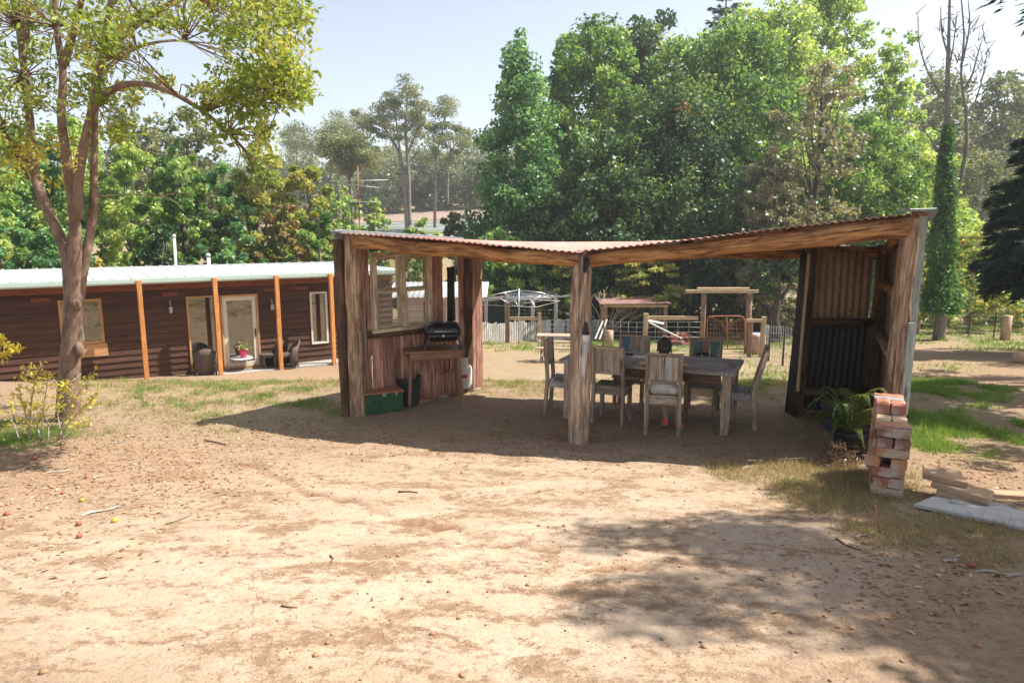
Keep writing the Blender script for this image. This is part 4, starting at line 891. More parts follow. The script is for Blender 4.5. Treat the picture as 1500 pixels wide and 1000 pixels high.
hp = [('e', (0, .268, S + .56), (.088, .095, .102)), ('e', (0, .225, S + .515), (.070, .055, .075)), ('e', (.01, .205, S + .600), (.042, .040, .038)), ('e', (0, .245, S + .46), (.046, .034, .045)), ('c', (-.07, .30, S + .53), (-.078, .31, S + .47), .014, .006), ('c', (.07, .30, S + .53), (.085, .30, S + .46), .014, .006)]
hr = blob_mesh('hair', M['hair'], hp, .007, kid, 2)
m = MB()
for k in range(60):
    a = random.uniform(0, 2*PI); b = (math.cos(a)*.07, .24 + math.sin(a)*.05, S + .47 + random.uniform(-.02, .10)); m.tube([b, add(b, (math.cos(a)*.018, random.uniform(-.02, .01), -.02)), add(b, (math.cos(a)*.022, random.uniform(-.02, .02), -.05))], [.0016, .0014, .0008], 4)
m.build('loose_strands', M['hair'], hr)

# ------------------------------------------------------------------ potted fern, second pot, dead plant
fpz = at(1253, 673)
def pot(name, label, c, r, h, mat, cat='plant pot'):
    o = thing(name, label, cat, c); m = MB(); m.lathe((0, 0, 0), [(r*.78, 0), (r*.80, .01), (r*.95, h*.9), (r*1.04, h*.9), (r*1.06, h), (r*.97, h), (r*.9, h*.86), (.01, h*.85)], 26); m.build('pot', mat, o); return o
pf = pot('potted_fern', 'green fern in a dusty black pot beside the brick stack', (fpz[0], fpz[1] + .16, zsurf(fpz[0], fpz[1])), .165, .26, M['plasticpot'], 'potted plant')
P_, T_, AX_, S_ = [], [], [], []; stem = MB(); g = random.Random(5)
for k in range(26):
    a = g.uniform(0, 2*PI); L = g.uniform(.30, .54); rise = g.uniform(.10, .42) if k < 20 else g.uniform(.35, .5); pts = []
    if k % 3 == 0: a = g.uniform(PI*.75, PI*1.3)
    for i in range(15):
        t_ = i/14; r_ = L*t_; z = .24 + rise*math.sin(t_*PI*.62)*1.25 - .18*t_**3; pts.append((math.cos(a + .2*t_)*r_, math.sin(a + .2*t_)*r_, z))
    stem.tube(pts, [.0035*(1 - .8*i/14) for i in range(15)], 4)
    for i in range(2, 15):
        for q in range(2):
            tt_ = min(14, i + q*.5); b = pts[int(tt_)] if tt_ == int(tt_) else lerp(pts[int(tt_)], pts[min(14, int(tt_)+1)], .5); d = nrm(sub(pts[min(14, i+1)], pts[i-1])); sd_ = nrm(cross(d, (0, 0, 1))); l = L*.24*math.sin(PI*min(1, (i/14)*.78 + .22))*(1.05 - i/17)
            for s_ in (-1, 1):
                ax = nrm(add(mul(sd_, s_), mul(d, .55), (0, 0, -.12)))
                for u in np.linspace(.15, .95, 5): P_.append(add(b, mul(ax, l*u))); S_.append(.030*(1.1 - u*.5)); T_.append(g.random()*.7 + .1*(k % 3)); AX_.append(nrm(add(mul(ax, .5), mul(d, .6), (g.uniform(-.3, .3), g.uniform(-.3, .3), 0))))
stem.build('stems', M['twig'], pf); leaf_mesh('fronds', M['lf_fern'], np.array(P_), np.array(S_), np.array(T_), .6, np.array(AX_), .85, 1.2, parent=pf)
p2 = at(1228, 640); pb_ = pot('blue_plant_pot', 'dusty blue plant pot standing behind the fern', (p2[0] + .10, p2[1] + .3, zsurf(p2[0], p2[1])), .17, .30, M['bluepot'])
m = MB(); m.lathe((0, 0, 0), [(.145, .25), (.10, .262), (.01, .268)], 20); m.build('soil', M['clay'], pb_)
dpz = at(1228, 684); dd = thing('dead_plant', 'dried brown tangled plant slumped in front of the black pot', 'dead plant', (dpz[0], dpz[1] + .05, zsurf(dpz[0], dpz[1])))
m = MB(); g = random.Random(9)
for k in range(130):
    a = g.uniform(0, 2*PI); c = (g.gauss(0, .07), g.gauss(0, .06), abs(g.gauss(.04, .06))); r_ = g.uniform(.05, .12)
    m.tube(smooth_path([c, add(c, (math.cos(a)*r_, math.sin(a)*r_, g.uniform(-.02, .07))), add(c, (math.cos(a+1)*r_*1.4, math.sin(a+1)*r_*1.4, g.uniform(-.03, .04))), add(c, (math.cos(a+2)*r_*1.2, math.sin(a+2)*r_*1.2, -.02))], 3), .0022, 4)
for k in range(26):
    a = g.uniform(0, 2*PI); m.tube(smooth_path([(0, 0, .02), (.02, 0, .12), (.0 + .03*math.cos(a), .03*math.sin(a), .20), (.06*math.cos(a), .06*math.sin(a), .23 + g.uniform(-.03, .03)), (.085*math.cos(a), .085*math.sin(a), .19)], 3), .0035, 4)
m.build('stems', M['twig'], dd)
leaf_mesh('withered_leaves', M['lf_dead'], np.stack([rng.normal(size=900)*.085, rng.normal(size=900)*.07, np.abs(rng.normal(size=900))*.05 + .01], 1), .04*rng.uniform(.5, 1.4, 900), rng.random(900), .3, parent=dd)

# ------------------------------------------------------------------ loose brick stack
BRK = [('red', (.31, .12, .075), (.42, .185, .115)), ('orange', (.43, .20, .10), (.52, .28, .155)), ('brown', (.22, .11, .085), (.30, .16, .125)), ('tan', (.46, .31, .19), (.54, .39, .26)), ('grey', (.24, .21, .20), (.32, .29, .27)), ('mortared', (.48, .40, .31), (.36, .17, .11))]
def brickmat(n, a, b):
    t = NT(n + '_brick'); o = t.obj(); n1 = t.noise(o, 14, 6, .65); n2 = t.noise(o, 5, 4, .6)
    col = t.mix(t.ramp(n1, [(.3, 0.), (.7, 1.)]), a, b); col = t.mix(t.ramp(n2, [(.50, 0.), (.62, .7)]), col, (.52, .45, .37)); col = t.mix(t.ramp(t.noise(o, 9, 5, .7), [(.58, 0.), (.7, .5)]), col, (.12, .09, .07))
    return t.done(t.bsdf(col, .9, t.bump(n1, .6, .006), 0, .15))
BM_ = {n: brickmat(n, a, b) for n, a, b in BRK}
bl = at(1272, 728); ba = nrm((.885, -.466, 0)); bb = (.466, .885, 0); brz = math.atan2(ba[1], ba[0]); bz = zsurf(bl[0] + .15, bl[1] + .1) - .01
BL_, BW_, BH_ = .235, .112, .083
def bmesh_brick():
    m = MB(); m.beam((-BL_/2, 0, 0), (BL_/2, 0, 0), BW_, BH_ - .004, ch=.009, jit=.0055, n=6); return m
protos = []
def brick(label, u, v, k, colr, stretch, du=0, dr=0):
    """u along the front, v going back, k course; stretch: long side to the front"""
    m = bmesh_brick(); p = add(bl, mul(ba, u + du), mul(bb, v)); o = m.build('loose_brick', BM_[colr], None, (p[0], p[1], bz + .03 + BH_*(k + .5)), (0, 0, brz + (0 if stretch else PI/2) + R(dr)))
    return tag(o, label, 'brick', 'loose bricks in the stack')
m = MB(); m.box((0, 0, 0), .26, .26, .05, 0, .008); p = add(bl, mul(ba, .15), mul(bb, .10))
tag(m.build('base_block', M['concrete'], None, (p[0], p[1], bz + .003), (0, 0, brz)), 'dark grey block at the foot of the brick stack', 'block')
front = [  # per course from the ground: (colour, stretcher, label) for the face toward the yard
 [('tan', 1, 'tan brick lying at the very bottom of the stack face')],
 [('red', 0, 'red brick end beside a pale mortared one, second course up'), ('mortared', 0, 'pale mortar crusted brick end in the second course of the stack')],
 [('red', 1, 'long dark red brick in the third course of the stack face')],
 [('orange', 0, 'orange brick jutting out of the stack face at mid height'), ('orange', 0, 'small orange brick end beside the jutting brick')],
 [('orange', 1, 'long orange brick with a crusted lower edge above the jutting brick')],
 [('brown', 0, 'brown brick end next to a darker one, sixth course of the stack'), ('brown', 0, 'dark purplish brick end at the outer corner, sixth course of the stack')],
 [('brown', 1, 'long dark brown brick on the front top edge of the stack')],
]
other = 'worn reddish brick in the rear rows of the loose stack'
for k, row in enumerate(front):
    jut = -.035 if k == 3 else random.uniform(-.008, .008)
    if row[0][1]:
        brick(row[0][2], .125, .056, k, row[0][0], 1, jut + .004*k, random.uniform(-3, 3)); brick(other, .125, .172, k, random.choice(['red', 'orange', 'brown']), 1, .004*k, random.uniform(-3, 3))
    else:
        for j, (c, _, lb) in enumerate(row): brick(lb, .066 + j*.119, .114, k, c, 0, (jut*1.6 if j == 0 else 0) + .004*k, random.uniform(-3, 3) - (9 if k == 3 and j == 0 else 0))
for r_, top in ((1, 7), (2, 8), (3, 8)):
    for k in range(top):
        v = .24 + (r_ - 1)*.25
        lab = other
        if k == top - 1 and r_ == 1: lab = 'pale topped brick just behind the front edge of the stack'
        if (k + r_) % 2:
            for j in range(2):
                c = random.choice(['red', 'orange', 'brown', 'tan', 'red'])
                if k == top - 1: c = 'tan' if r_ == 1 else ('grey' if (r_ == 3 and j == 0) else 'red')
                l2 = lab if lab == other or j == 0 else 'pale topped brick at the outer edge behind the front of the stack'
                if k == top - 1 and r_ == 3: l2 = 'grey brick lying on the highest course against the shelter post' if j == 0 else 'dark red brick lying on the highest course against the shelter post'
                brick(l2, .066 + j*.119, v + .12, k, c, 0, .002*k - .01*r_, random.uniform(-4, 4))
        else:
            for j in range(2):
                c = random.choice(['red', 'orange', 'brown', 'tan'])
                l2 = lab
                if k == top - 1 and r_ == 2: c, l2 = ('mortared', 'mortar crusted brick with rounded ends on the raised row of the stack') if j == 0 else ('red', 'red brick behind the mortar crusted one on the raised row')
                if k == top - 1 and r_ == 1 and j == 1: l2 = 'pale topped brick touching the raised row of the stack'
                if k == top - 1 and r_ == 3: c, l2 = (('grey', 'grey brick lying on the highest course against the shelter post'), ('red', 'dark red brick lying on the highest course against the shelter post'))[j]
                brick(l2, .125, v + .058 + j*.119, k, c, 1, .002*k - .01*r_, random.uniform(-4, 4))
# pavers and slab at the path edge
def tilted(name, label, pts, th, mat, cat, z0):
    """a slab over four measured ground points"""
    m = MB(); c = [sum(q)/4 for q in zip(*pts)]; top = [(p[0], p[1], z0 + th + (p[3] if len(p) > 3 else 0)) for p in pts]; bot = [(p[0], p[1], z0 + (p[3] if len(p) > 3 else 0)) for p in pts]
    e = .008; ins = [(p[0] + (c[0]-p[0])*.03, p[1] + (c[1]-p[1])*.03, p[2]) for p in top]; top2 = [(p[0], p[1], p[2] - e) for p in top]
    vs = bot + top2 + ins; fs = [(3, 2, 1, 0), (8, 9, 10, 11)] + [(i, (i+1) % 4, 4+(i+1) % 4, 4+i) for i in range(4)] + [(4+i, 4+(i+1) % 4, 8+(i+1) % 4, 8+i) for i in range(4)]
    m._add(vs, fs, [(v[0], v[1], v[2]) for v in vs]); return tag(m.build(name, mat), label, cat)
def on(px, py, z): return Zpt(px, py, z)
zg = float(zsurf(*at(1400, 735)[:2]))
def quad(pxs, z): return [on(x, y, z) for x, y in pxs]
tilted('white_slab', 'white lime washed slab lying in the straw below the pavers', [(p_[0], p_[1], p_[2], float(zsurf(p_[0], p_[1])) - zg + .012) for p_ in quad([(1338, 744), (1372, 724), (1508, 760), (1500, 794)], zg + .03)], .030, M['whiteslab'], 'slab', zg + .0)
tilted('concrete_lump', 'rough grey concrete block leaning against the tan pavers', quad([(1389, 735), (1400, 722), (1482, 741), (1474, 753)], zg + .075), .075, M['concrete'], 'block', zg + .0)
tilted('tan_paver', 'tan paver at the bottom of the small paver pile', quad([(1371, 718), (1380, 702), (1452, 722), (1440, 736)], zg + .09), .045, M['terracotta'], 'paver', zg + .045)
tilted('tan_paver', 'wide tan paver in the middle of the paver pile', quad([(1364, 706), (1372, 694), (1457, 719), (1449, 731)], zg + .138), .045, M['terracotta'], 'paver', zg + .093)
tilted('tan_paver', 'small tan paver with a white chipped corner on top of the pile', quad([(1352, 693), (1352, 679), (1408, 690), (1418, 707)], zg + .186), .045, M['terracotta'], 'paver', zg + .141)
m = MB(); p = on(1366, 694, zg + .175); m.lathe((0, 0, 0), [(.028, 0), (.030, .003), (.02, .006)], 9, ax=(1.3, .7)); 
tag(m.build('lichen_patch', M['white'], None, (p[0], p[1], zg + .1862), (0, 0, .3)), 'white chipped patch on the corner of the top paver', 'patch')
q = at(1478, 731); m = MB(); m.beam((q[0] - .18, q[1] + .05, 0), (q[0] + .6, q[1] - .08, .0), .10, .05, ch=.006, jit=.003, n=3)
tag(m.build('edging_stone', M['terracotta'], None, (0, 0, float(zsurf(q[0], q[1])) + .015)), 'long tan edging stone lying beyond the paver pile', 'edging stone')
q = at(1497, 531); m = MB(); m.ell((0, 0, .1), .28, .22, .2, 10, 7); o = m.build('field_stone', M['terracotta'], None, (q[0], q[1], gh(q[0], q[1]))); tag(o, 'rounded tan stone at the edge of the dirt drive', 'stone')
for v in o.data.vertices: v.co *= 1 + .22*(float(vnoise(v.co.x*7, v.co.y*7 + v.co.z*5)) - .5)

# ------------------------------------------------------------------ fallen fruit, bark strips, sticks in the yard
def fruit(px, py, r, mat, label, cat='fruit'):
    r *= .8; q = at(px, py); m = MB(); m.lathe((0, 0, 0), [(r*.25, .0), (r*.8, r*.3), (r, r*.85), (r*.8, r*1.45), (r*.35, r*1.7), (r*.1, r*1.62)], 12, ax=(1, 1.15)); m.tube([(0, 0, r*1.6), (r*.15, 0, r*2.1)], r*.08, 5)
    return tag(m.build('fallen_fruit', mat, None, (q[0], q[1], float(zsurf(q[0], q[1])) - r*.15), (random.uniform(-.6, .6), random.uniform(-.6, .6), random.uniform(0, 6))), label, cat, 'fallen fruit on the yard')
M['fruit_red'] = plain('red_fruit_skin', (.30, .085, .05), .5, .3, 40.); M['fruit_yel'] = plain('yellow_fruit_skin', (.50, .36, .07), .5, .3, 40., dirt=(.2, .15, .05))
fruit(115, 770, .026, M['fruit_red'], 'dull red fallen fruit a little beyond another red one'); fruit(115, 788, .024, M['fruit_red'], 'bright red fallen fruit lying closest to the watcher'); fruit(10, 755, .022, M['fruit_red'], 'dark red fallen fruit alone at the edge of the yard')
fruit(92, 725, .018, M['fruit_red'], 'small red fallen fruit near the white bark strips'); fruit(128, 703, .022, M['fruit_red'], 'red fallen fruit beside the longer pale bark curl'); fruit(50, 674, .030, M['fruit_red'], 'large red fallen fruit below the yellow shrub')
fruit(169, 764, .028, M['fruit_yel'], 'pale yellow fallen fruit near the red ones'); fruit(119, 736, .026, M['fruit_yel'], 'greenish yellow fallen fruit before the bark strip'); fruit(1424, 834, .03, M['fruit_red'], 'reddish round nut in the straw beyond the drive')
def strip(px0, py0, px1, py1, w, mat, label, name='bark_strip', cat='bark', n=8, curl=.004):
    w *= .75
    a, b = at(px0, py0), at(px1, py1); m = MB(); pts = []
    d = nrm(sub(b, a)); s_ = (-d[1], d[0], 0); vs = []; 
    for i in range(n + 1):
        t_ = i/n; c = add(lerp(a, b, t_), mul(s_, .018*math.sin(t_*7))); z = float(zsurf(c[0], c[1])); ww = w*(.35 + .65*math.sin(PI*min(1, t_*.9 + .08)))
        for o_, h_ in ((-1, .008), (-.3, .003), (.3, .004), (1, .010)): vs.append((c[0] + s_[0]*o_*ww/2, c[1] + s_[1]*o_*ww/2, z + h_ + curl*math.sin(t_*5)**2))
        for o_, h_ in ((1, .012), (.3, .002), (-.3, .0), (-1, .008)): vs.append((c[0] + s_[0]*o_*ww/2, c[1] + s_[1]*o_*ww/2, z + h_ + curl*math.sin(t_*5)**2))
    fs = [(i*8+j, i*8+(j+1) % 8, (i+1)*8+(j+1) % 8, (i+1)*8+j) for i in range(n) for j in range(8)] + [tuple(range(8)), tuple(range(n*8+7, n*8-1, -1))]
    m._add(vs, fs, [(v[0], v[1], v[2]) for v in vs]); return tag(m.build(name, mat), label, cat, 'bark strips on the yard')
strip(120, 755, 176, 742, .045, M['deadwood'], 'long curled white bark strip on the clay beside the yellow fruit'); strip(66, 694, 104, 690, .03, M['deadwood'], 'pale bark strip lying above the small red fruit'); strip(140, 704, 150, 698, .035, M['deadwood'], 'short pale bark curl near a red fruit')
strip(1258, 792, 1268, 782, .03, M['deadwood'], 'small pale scrap on the dirt before the brick stack'); strip(1385, 828, 1400, 822, .035, M['deadwood'], 'pale bark scrap in the lit dirt below the slab'); strip(1430, 840, 1500, 846, .03, M['deadwood'], 'long pale bark strip at the edge of the dirt by the straw')
strip(188, 641, 196, 637, .05, M['deadwood'], 'pale scrap near the tree in the loose dirt'); strip(170, 651, 178, 647, .05, M['deadwood'], 'pale leaf scrap below the other one near the tree')
def stick(pts, r, label, mat='twig'):
    P = [at(*p) for p in pts]; m = MB(); m.tube([(p[0], p[1], float(zsurf(p[0], p[1])) + r*.7 + (.0)) for p in P], [r*(1 - .5*i/(len(P)-1)) for i in range(len(P))], 6, jit=.15); return tag(m.build('fallen_stick', M[mat]), label, 'stick', 'fallen sticks on the yard')
stick([(790, 670), (802, 666), (812, 672), (830, 676)], .008, 'thin pale stick at the edge of the roof shadow', 'deadwood'); stick([(583, 722), (598, 721), (612, 722)], .010, 'dark stick lying on the pale clay in the middle of the yard'); stick([(300, 646), (318, 648), (336, 652)], .012, 'brown stick by the tip of the roof shadow')
stick([(243, 768), (262, 762), (280, 754)], .006, 'thin twig on the pale clay past the yellow fruit'); stick([(412, 890), (424, 891), (436, 891)], .007, 'short red brown twig in the open clay'); stick([(1000, 655), (1030, 652), (1060, 650)], .008, 'dark twig lying in the shelter shade by the table leg')
stick([(1225, 790), (1240, 800), (1262, 808)], .008, 'dark curved twig on the dirt before the bricks'); stick([(484, 815), (488, 820), (485, 826)], .007, 'small dark forked twig standing out on the clay')
q = at(1291, 787); m = MB(); m.tube([(q[0], q[1], zsurf(q[0], q[1]) - .02), (q[0] - .02, q[1] + .02, zsurf(q[0], q[1]) + .09), (q[0] - .035, q[1] + .05, zsurf(q[0], q[1]) + .20)], [.008, .007, .004], 6, jit=.1); tag(m.build('dead_shoot', M['rusttube']), 'single reddish dead shoot standing in straw before the brick stack', 'dead shoot')
# ------------------------------------------------------------------ long dark timber house
HP = (-8.72, 15.86); hd = nrm((3.79, 2.50, 0)); hn = (hd[1], -hd[0], 0)      # along the verandah, and outward to the yard
Z0H, ZG = -1.17, 1.25
def H(s, o, z): return (HP[0] + hd[0]*s + hn[0]*o, HP[1] + hd[1]*s + hn[1]*o, z)
WO = -.44                                                                   # wall face behind the post line
HA, HB = H(0, WO, 0), H(6, WO, 0)
def hs(px, py=480): p = onwall(px, py, HA, HB); return (p[0]-HA[0])*hd[0] + (p[1]-HA[1])*hd[1]
def hz(px, py): return onwall(px, py, HA, HB)[2]
PA, PB = H(0, 0, 0), H(6, 0, 0)
def ps(px, py): p = onwall(px, py, PA, PB); return (p[0]-PA[0])*hd[0] + (p[1]-PA[1])*hd[1]
S0, S1 = -9.0, 6.55
house = thing('timber_house', 'long low house clad in dark brown timber boards with a pale steel roof', 'house', (0, 0, 0))
# openings (s0, s1, z0, z1)
o_win1 = (hs(88), hs(152), hz(120, 504), hz(120, 438)); o_side = (hs(275), hs(318), Z0H + .02, hz(300, 433)); o_door = (hs(324), hs(379), Z0H + .0, hz(350, 431)); o_win2 = (hs(455), hs(480), hz(468, 503), hz(468, 427))
OPEN = [o_win1, (o_side[0], o_door[1], o_door[2], o_door[3]), o_win2]
# weatherboards: lapped courses cut at the openings
m = MB(); zc = -1.95; bh = .155; top = ZG - .30
while zc < top:
    z1 = min(zc + bh, top); cuts = [(S0, S1)]
    for a, b, c0, c1_ in OPEN:
        if c0 < zc + bh*.9 and c1_ > zc + bh*.1:
            nc = []
            for u, v in cuts:
                if b <= u or a >= v: nc.append((u, v)); continue
                if a > u: nc.append((u, a))
                if b < v: nc.append((b, v))
            cuts = nc
    cuts = [(u, v, zc, z1) for u, v in cuts]
    for a, b, c0, c1_ in OPEN:
        if c0 < zc + bh*.9 and c1_ > zc + bh*.1:
            if c1_ < z1 - .004: cuts.append((a, b, c1_ + .001, z1))
            if c0 > zc + .004: cuts.append((a, b, zc, c0 - .001))
    for u, v, za_, zt_ in cuts:
        k = max(1, int((v-u)/3.6)); 
        for i in range(k):
            ua, ub = u + (v-u)*i/k, u + (v-u)*(i+1)/k - .002
            fo = lambda z_: .004 + .034*(z1 - z_)/bh
            p = [H(ua, WO - .02, za_), H(ub, WO - .02, za_), H(ub, WO + fo(za_), za_ - (.012 if za_ == zc else 0)), H(ua, WO + fo(za_), za_ - (.012 if za_ == zc else 0))]
            t_ = [H(ua, WO - .02, zt_), H(ub, WO - .02, zt_), H(ub, WO + fo(zt_), zt_), H(ua, WO + fo(zt_), zt_)]
            vs = p + t_; m._add(vs, [(3, 2, 1, 0), (4, 5, 6, 7), (0, 1, 5, 4), (1, 2, 6, 5), (2, 3, 7, 6), (3, 0, 4, 7)], [((v_[0]-HP[0])*hd[0] + (v_[1]-HP[1])*hd[1], v_[2], 0) for v_ in vs])
    zc += bh
m.build('wall', M['siding'], house)
m = MB()   # inner lining, floor and end walls so the house is closed
m.beam(H(S0, WO - 4.4, -.35), H(S1, WO - 4.4, -.35), .1, 3.2, (0, 0, 1)); m.beam(H(S0, WO - 4.34, -.35), H(S0, WO - .03, -.35), .1, 3.1); m.beam(H(S1 - .05, WO - 4.34, -.35), H(S1 - .05, WO - .03, -.35), .1, 3.1)
m.beam(H(S0 + .1, WO - 2.2, Z0H - .06), H(S1 - .12, WO - 2.2, Z0H - .06), 4.2, .1)
m.build('inner_wall', M['siding'], house)
m = MB(); m.beam(H(S0, WO + .012, ZG - .20), H(S1, WO + .012, ZG - .20), .05, .20, ch=.003); m.build('top_board', M['fascia'], house)
m = MB(); m.beam(H(S0 - .2, -.06, ZG - .105), H(S1 + .1, -.06, ZG - .105), .04, .10, ch=.003); m.build('fascia_board', M['fascia'], house)
m = MB(); m.beam(H(S0 - .2, -.34, ZG - .066), H(S1 + .1, -.34, ZG - .066), .50, .012); m.build('soffit', M['fascia'], house)
m = MB(); pr2 = [(-.035, 0), (-.035, -.12), (.085, -.12), (.105, -.085), (.105, -.005), (.095, .004), (.08, 0)]
vs = [H(s, o + .0, ZG + z) for s in (S0 - .25, S1 + .15) for o, z in pr2]; k = len(pr2)
m._add(vs, [tuple(range(k)), tuple(range(2*k - 1, k - 1, -1))] + [(i, k + i, k + (i+1) % k, (i+1) % k) for i in range(k)], [(v[0], v[2], v[1]) for v in vs]); m.build('gutter', M['gutter'], house)
m = MB(); rise = .055; m.corr(H(S0 - .25, .05, ZG + .012), H(S1 + .15, .05, ZG + .012), H(S1 + .15, WO - 4.6, ZG + rise), H(S0 - .25, WO - 4.6, ZG + rise), pitch=.76, amp=.0, ny=2, per=2); 
for s in np.arange(S0 - .2, S1 + .1, .38): m.beam(H(s, .045, ZG + .034), H(s, WO - 4.58, ZG + rise + .018), .030, .020)
m.build('roof', M['houseroof'], house)
for px, pyb in ((208, 557), (317, 547), (406, 541), (484, 529)):
    s = ps(px, (pyb + 405)/2); zp = float(gh(*H(s, .05, 0)[:2])) - .2; m = MB(); m.beam(H(s, .155, zp), H(s, .155, ZG - .03), .10, .10, hn, .006, .001, 4); m.build('verandah_post', M['orangepost'], house)
def frame(op, w, mat, o=.02, d=.07, sill=True):
    a, b, z0, z1 = op; m = MB()
    for s in (a + w/2, b - w/2): m.beam(H(s, WO + o, z0), H(s, WO + o, z1), w, d, hn, .003)
    m.beam(H(a + w, WO + o, z1 - w/2), H(b - w, WO + o, z1 - w/2), d, w, ch=.003); m.beam(H(a + w, WO + o, z0 + w/2), H(b - w, WO + o, z0 + w/2), d, w, ch=.003); return m
def pane(op, w, o=-.012, parent=None, name='pane'):
    a, b, z0, z1 = op; m = MB(); m.beam(H(a + w, WO + o, (z0+z1)/2), H(b - w, WO + o, (z0+z1)/2), .012, z1 - z0 - 2*w, (0, 0, 1)); return m.build(name, M['winglass'], parent)
w1 = frame(o_win1, .06, M['doorframe']).build('window', M['doorframe'], house); pane(o_win1, .06, -.012, w1)
m = MB(); a, b, z0, z1 = o_win1; m.beam(H((a+b)/2, WO + .006, z0 + .06), H((a+b)/2, WO + .006, z1 - .06), .045, .03, hn); m.build('mullion', M['alu'], w1)
m = MB(); m.beam(H(a - .02, WO + .04, z0 - .16), H(b + .04, WO + .04, z0 - .16), .02, .30, ch=.003); m.build('under_panel', M['doorframe'], house)
w2 = frame(o_win2, .05, M['alu']).build('window', M['alu'], house); pane(o_win2, .05, -.012, w2)
sw = frame(o_side, .045, M['doorframe']).build('sidelight_window', M['doorframe'], house); pane(o_side, .045, -.012, sw)
dr = frame(o_door, .05, M['doorframe'], .03, .09); dr = dr.build('sliding_door', M['doorframe'], house)
a, b, z0, z1 = o_door; ind = (a + .052, b - .052, z0 + .052, z1 - .052); m = frame(ind, .10, M['alu'], .02, .05); m.build('door_frame', M['alu'], dr); pane(ind, .10, .01, dr)
m = MB(); zh = (z0 + z1)/2 - .05; m.beam(H(b - .10, WO + .06, zh - .10), H(b - .10, WO + .06, zh + .10), .03, .03, hn, .004); m.build('handle', M['black'], dr)
m = MB(); m.beam(H(o_side[1] + .002, WO + .0, Z0H), H(o_door[0] - .002, WO + .0, Z0H + 2.0), .03, .06) if False else m.beam(H((o_side[1]+o_door[0])/2, WO + .01, Z0H), H((o_side[1]+o_door[0])/2, WO + .01, o_door[3]), max(.03, o_door[0]-o_side[1]-.004), .06, hn, .003); m.build('door_jamb', M['doorframe'], house)
for px, py in ((249, 450), (397, 446)):
    s, z = hs(px, py), hz(px, py); m = MB(); m.lathe(H(s, WO + .12, z - .04), [(.045, -.09), (.052, -.07), (.052, .03), (.06, .04), (.035, .07), (.02, .075)], 14); m.tube([H(s, WO + .04, z + .12), H(s, WO + .10, z + .13), H(s, WO + .12, z + .08), H(s, WO + .12, z + .03)], .012, 7); m.box(H(s, WO + .04, z + .12), .03, .09, .09, math.atan2(hd[1], hd[0]), .004); m.build('wall_lamp', M['steel'], house)
for px, py in ((58, 435), (249, 430), (395, 424), (441, 423)):
    s = hs(px, py); m = MB(); z = ZG - .42
    m.beam(H(s - .17, WO + .035, z), H(s + .17, WO + .035, z), .02, .09, ch=.003)
    for q in range(4): m.beam(H(s - .15, WO + .048, z - .032 + .021*q), H(s + .15, WO + .048, z - .032 + .021*q), .012, .010)
    m.build('wall_vent', M['fascia'], house)
m = MB(); m.beam(H(-2.5, WO + .31, Z0H - .085), H(5.8, WO + .31, Z0H - .085), .54, .13, ch=.006); m.build('porch_slab', M['concrete'], house)
pw, pc = H(hs(255), WO - 2.5, ZG + .1), None
for px, y0, y1, r_, lb in ((255, 388, 347, .045, 'tall white vent pipe rising behind the pale house roof'), (305, 388, 375, .06, 'short grey vent pipe rising behind the pale house roof')):
    p = aty(px, 392, 22.5); q = aty(px, y1, 22.5); m = MB(); m.tube([(p[0], p[1], -1.9), q], r_, 10); m.lathe(q, [(r_*1.3, -.02), (r_*1.35, .05), (r_*.5, .09)], 10); tag(m.build('vent_pipe', M['white'], None), lb, 'vent pipe')
# wicker chairs, side table and flowers on the porch
def wicker(px, label, face, o=.30):
    s = hs(px, 540) ; c = H(s, WO + o, Z0H - .02); rz = math.atan2(-face[0], face[1]); w = thing('wicker_chair', label, 'chair', c, rz, 'wicker chairs on the porch'); w.scale = (.92, .92, .80)
    m = MB(); secs = []
    for z, d in ((.06, 0), (.40, .0), (.62, -.03), (.86, -.09)):
        ring = []
        for i in range(17): a = PI + PI*i/16; ring.append((.29*math.cos(a)*(1 + z*.12), .27*math.sin(a) + d + .04, z if z < .6 else z - .20*abs(math.cos(a))**2))
        ring += [(p[0]*.88, p[1]*.86 + .01, p[2]) for p in reversed(ring)]; secs.append(ring)
    loft(m, secs); m.build('wicker_shell', M['wicker'], w)
    m = MB(); m.box((0, .06, .40), .50, .50, .07, 0, .02); m.box((0, .29, .23), .52, .03, .26, 0, .01); m.build('seat', M['wicker'], w)
    for sx in (-1, 1):
        for sy in (-.18, .26): m = MB(); m.beam((sx*.24, sy, 0), (sx*.24, sy, .10), .04, .04); m.build('leg', M['wicker'], w)
    return w
wicker(299, 'wicker armchair with its back to the yard, before the sidelight window', (-hn[0] + .1, -hn[1], 0)); wicker(397, 'wicker armchair turned toward the glass door beside the third orange post', (-hd[0], -hd[1], 0), .24); wicker(419, 'wicker armchair farther along the porch past the third orange post', (-hd[0] - .3*hn[0], -hd[1], 0), .42)
c = H(hs(352, 530), WO + .24, Z0H - .02); st_ = thing('porch_table', 'small white round table on the porch holding a pink pot', 'table', c)
m = MB(); m.lathe((0, 0, .30), [(.01, 0), (.27, .0), (.28, .012), (.27, .025)], 24); m.build('table_top', M['white'], st_)
for k in range(3): a = R(90 + k*120); m = MB(); m.tube([(.10*math.cos(a), .10*math.sin(a), .30), (.22*math.cos(a), .22*math.sin(a), 0)], .009, 6); m.build('leg', M['steel'], st_)
c2 = add(c, (.06, -.05, .327)); pk = thing('pink_flowerpot', 'hot pink flowerpot with a spindly plant on the white porch table', 'flowerpot', c2)
m = MB(); m.lathe((0, 0, 0), [(.065, 0), (.10, .19), (.105, .20), (.095, .20), (.09, .17), (.01, .165)], 18); m.build('pot', M['pink'], pk)
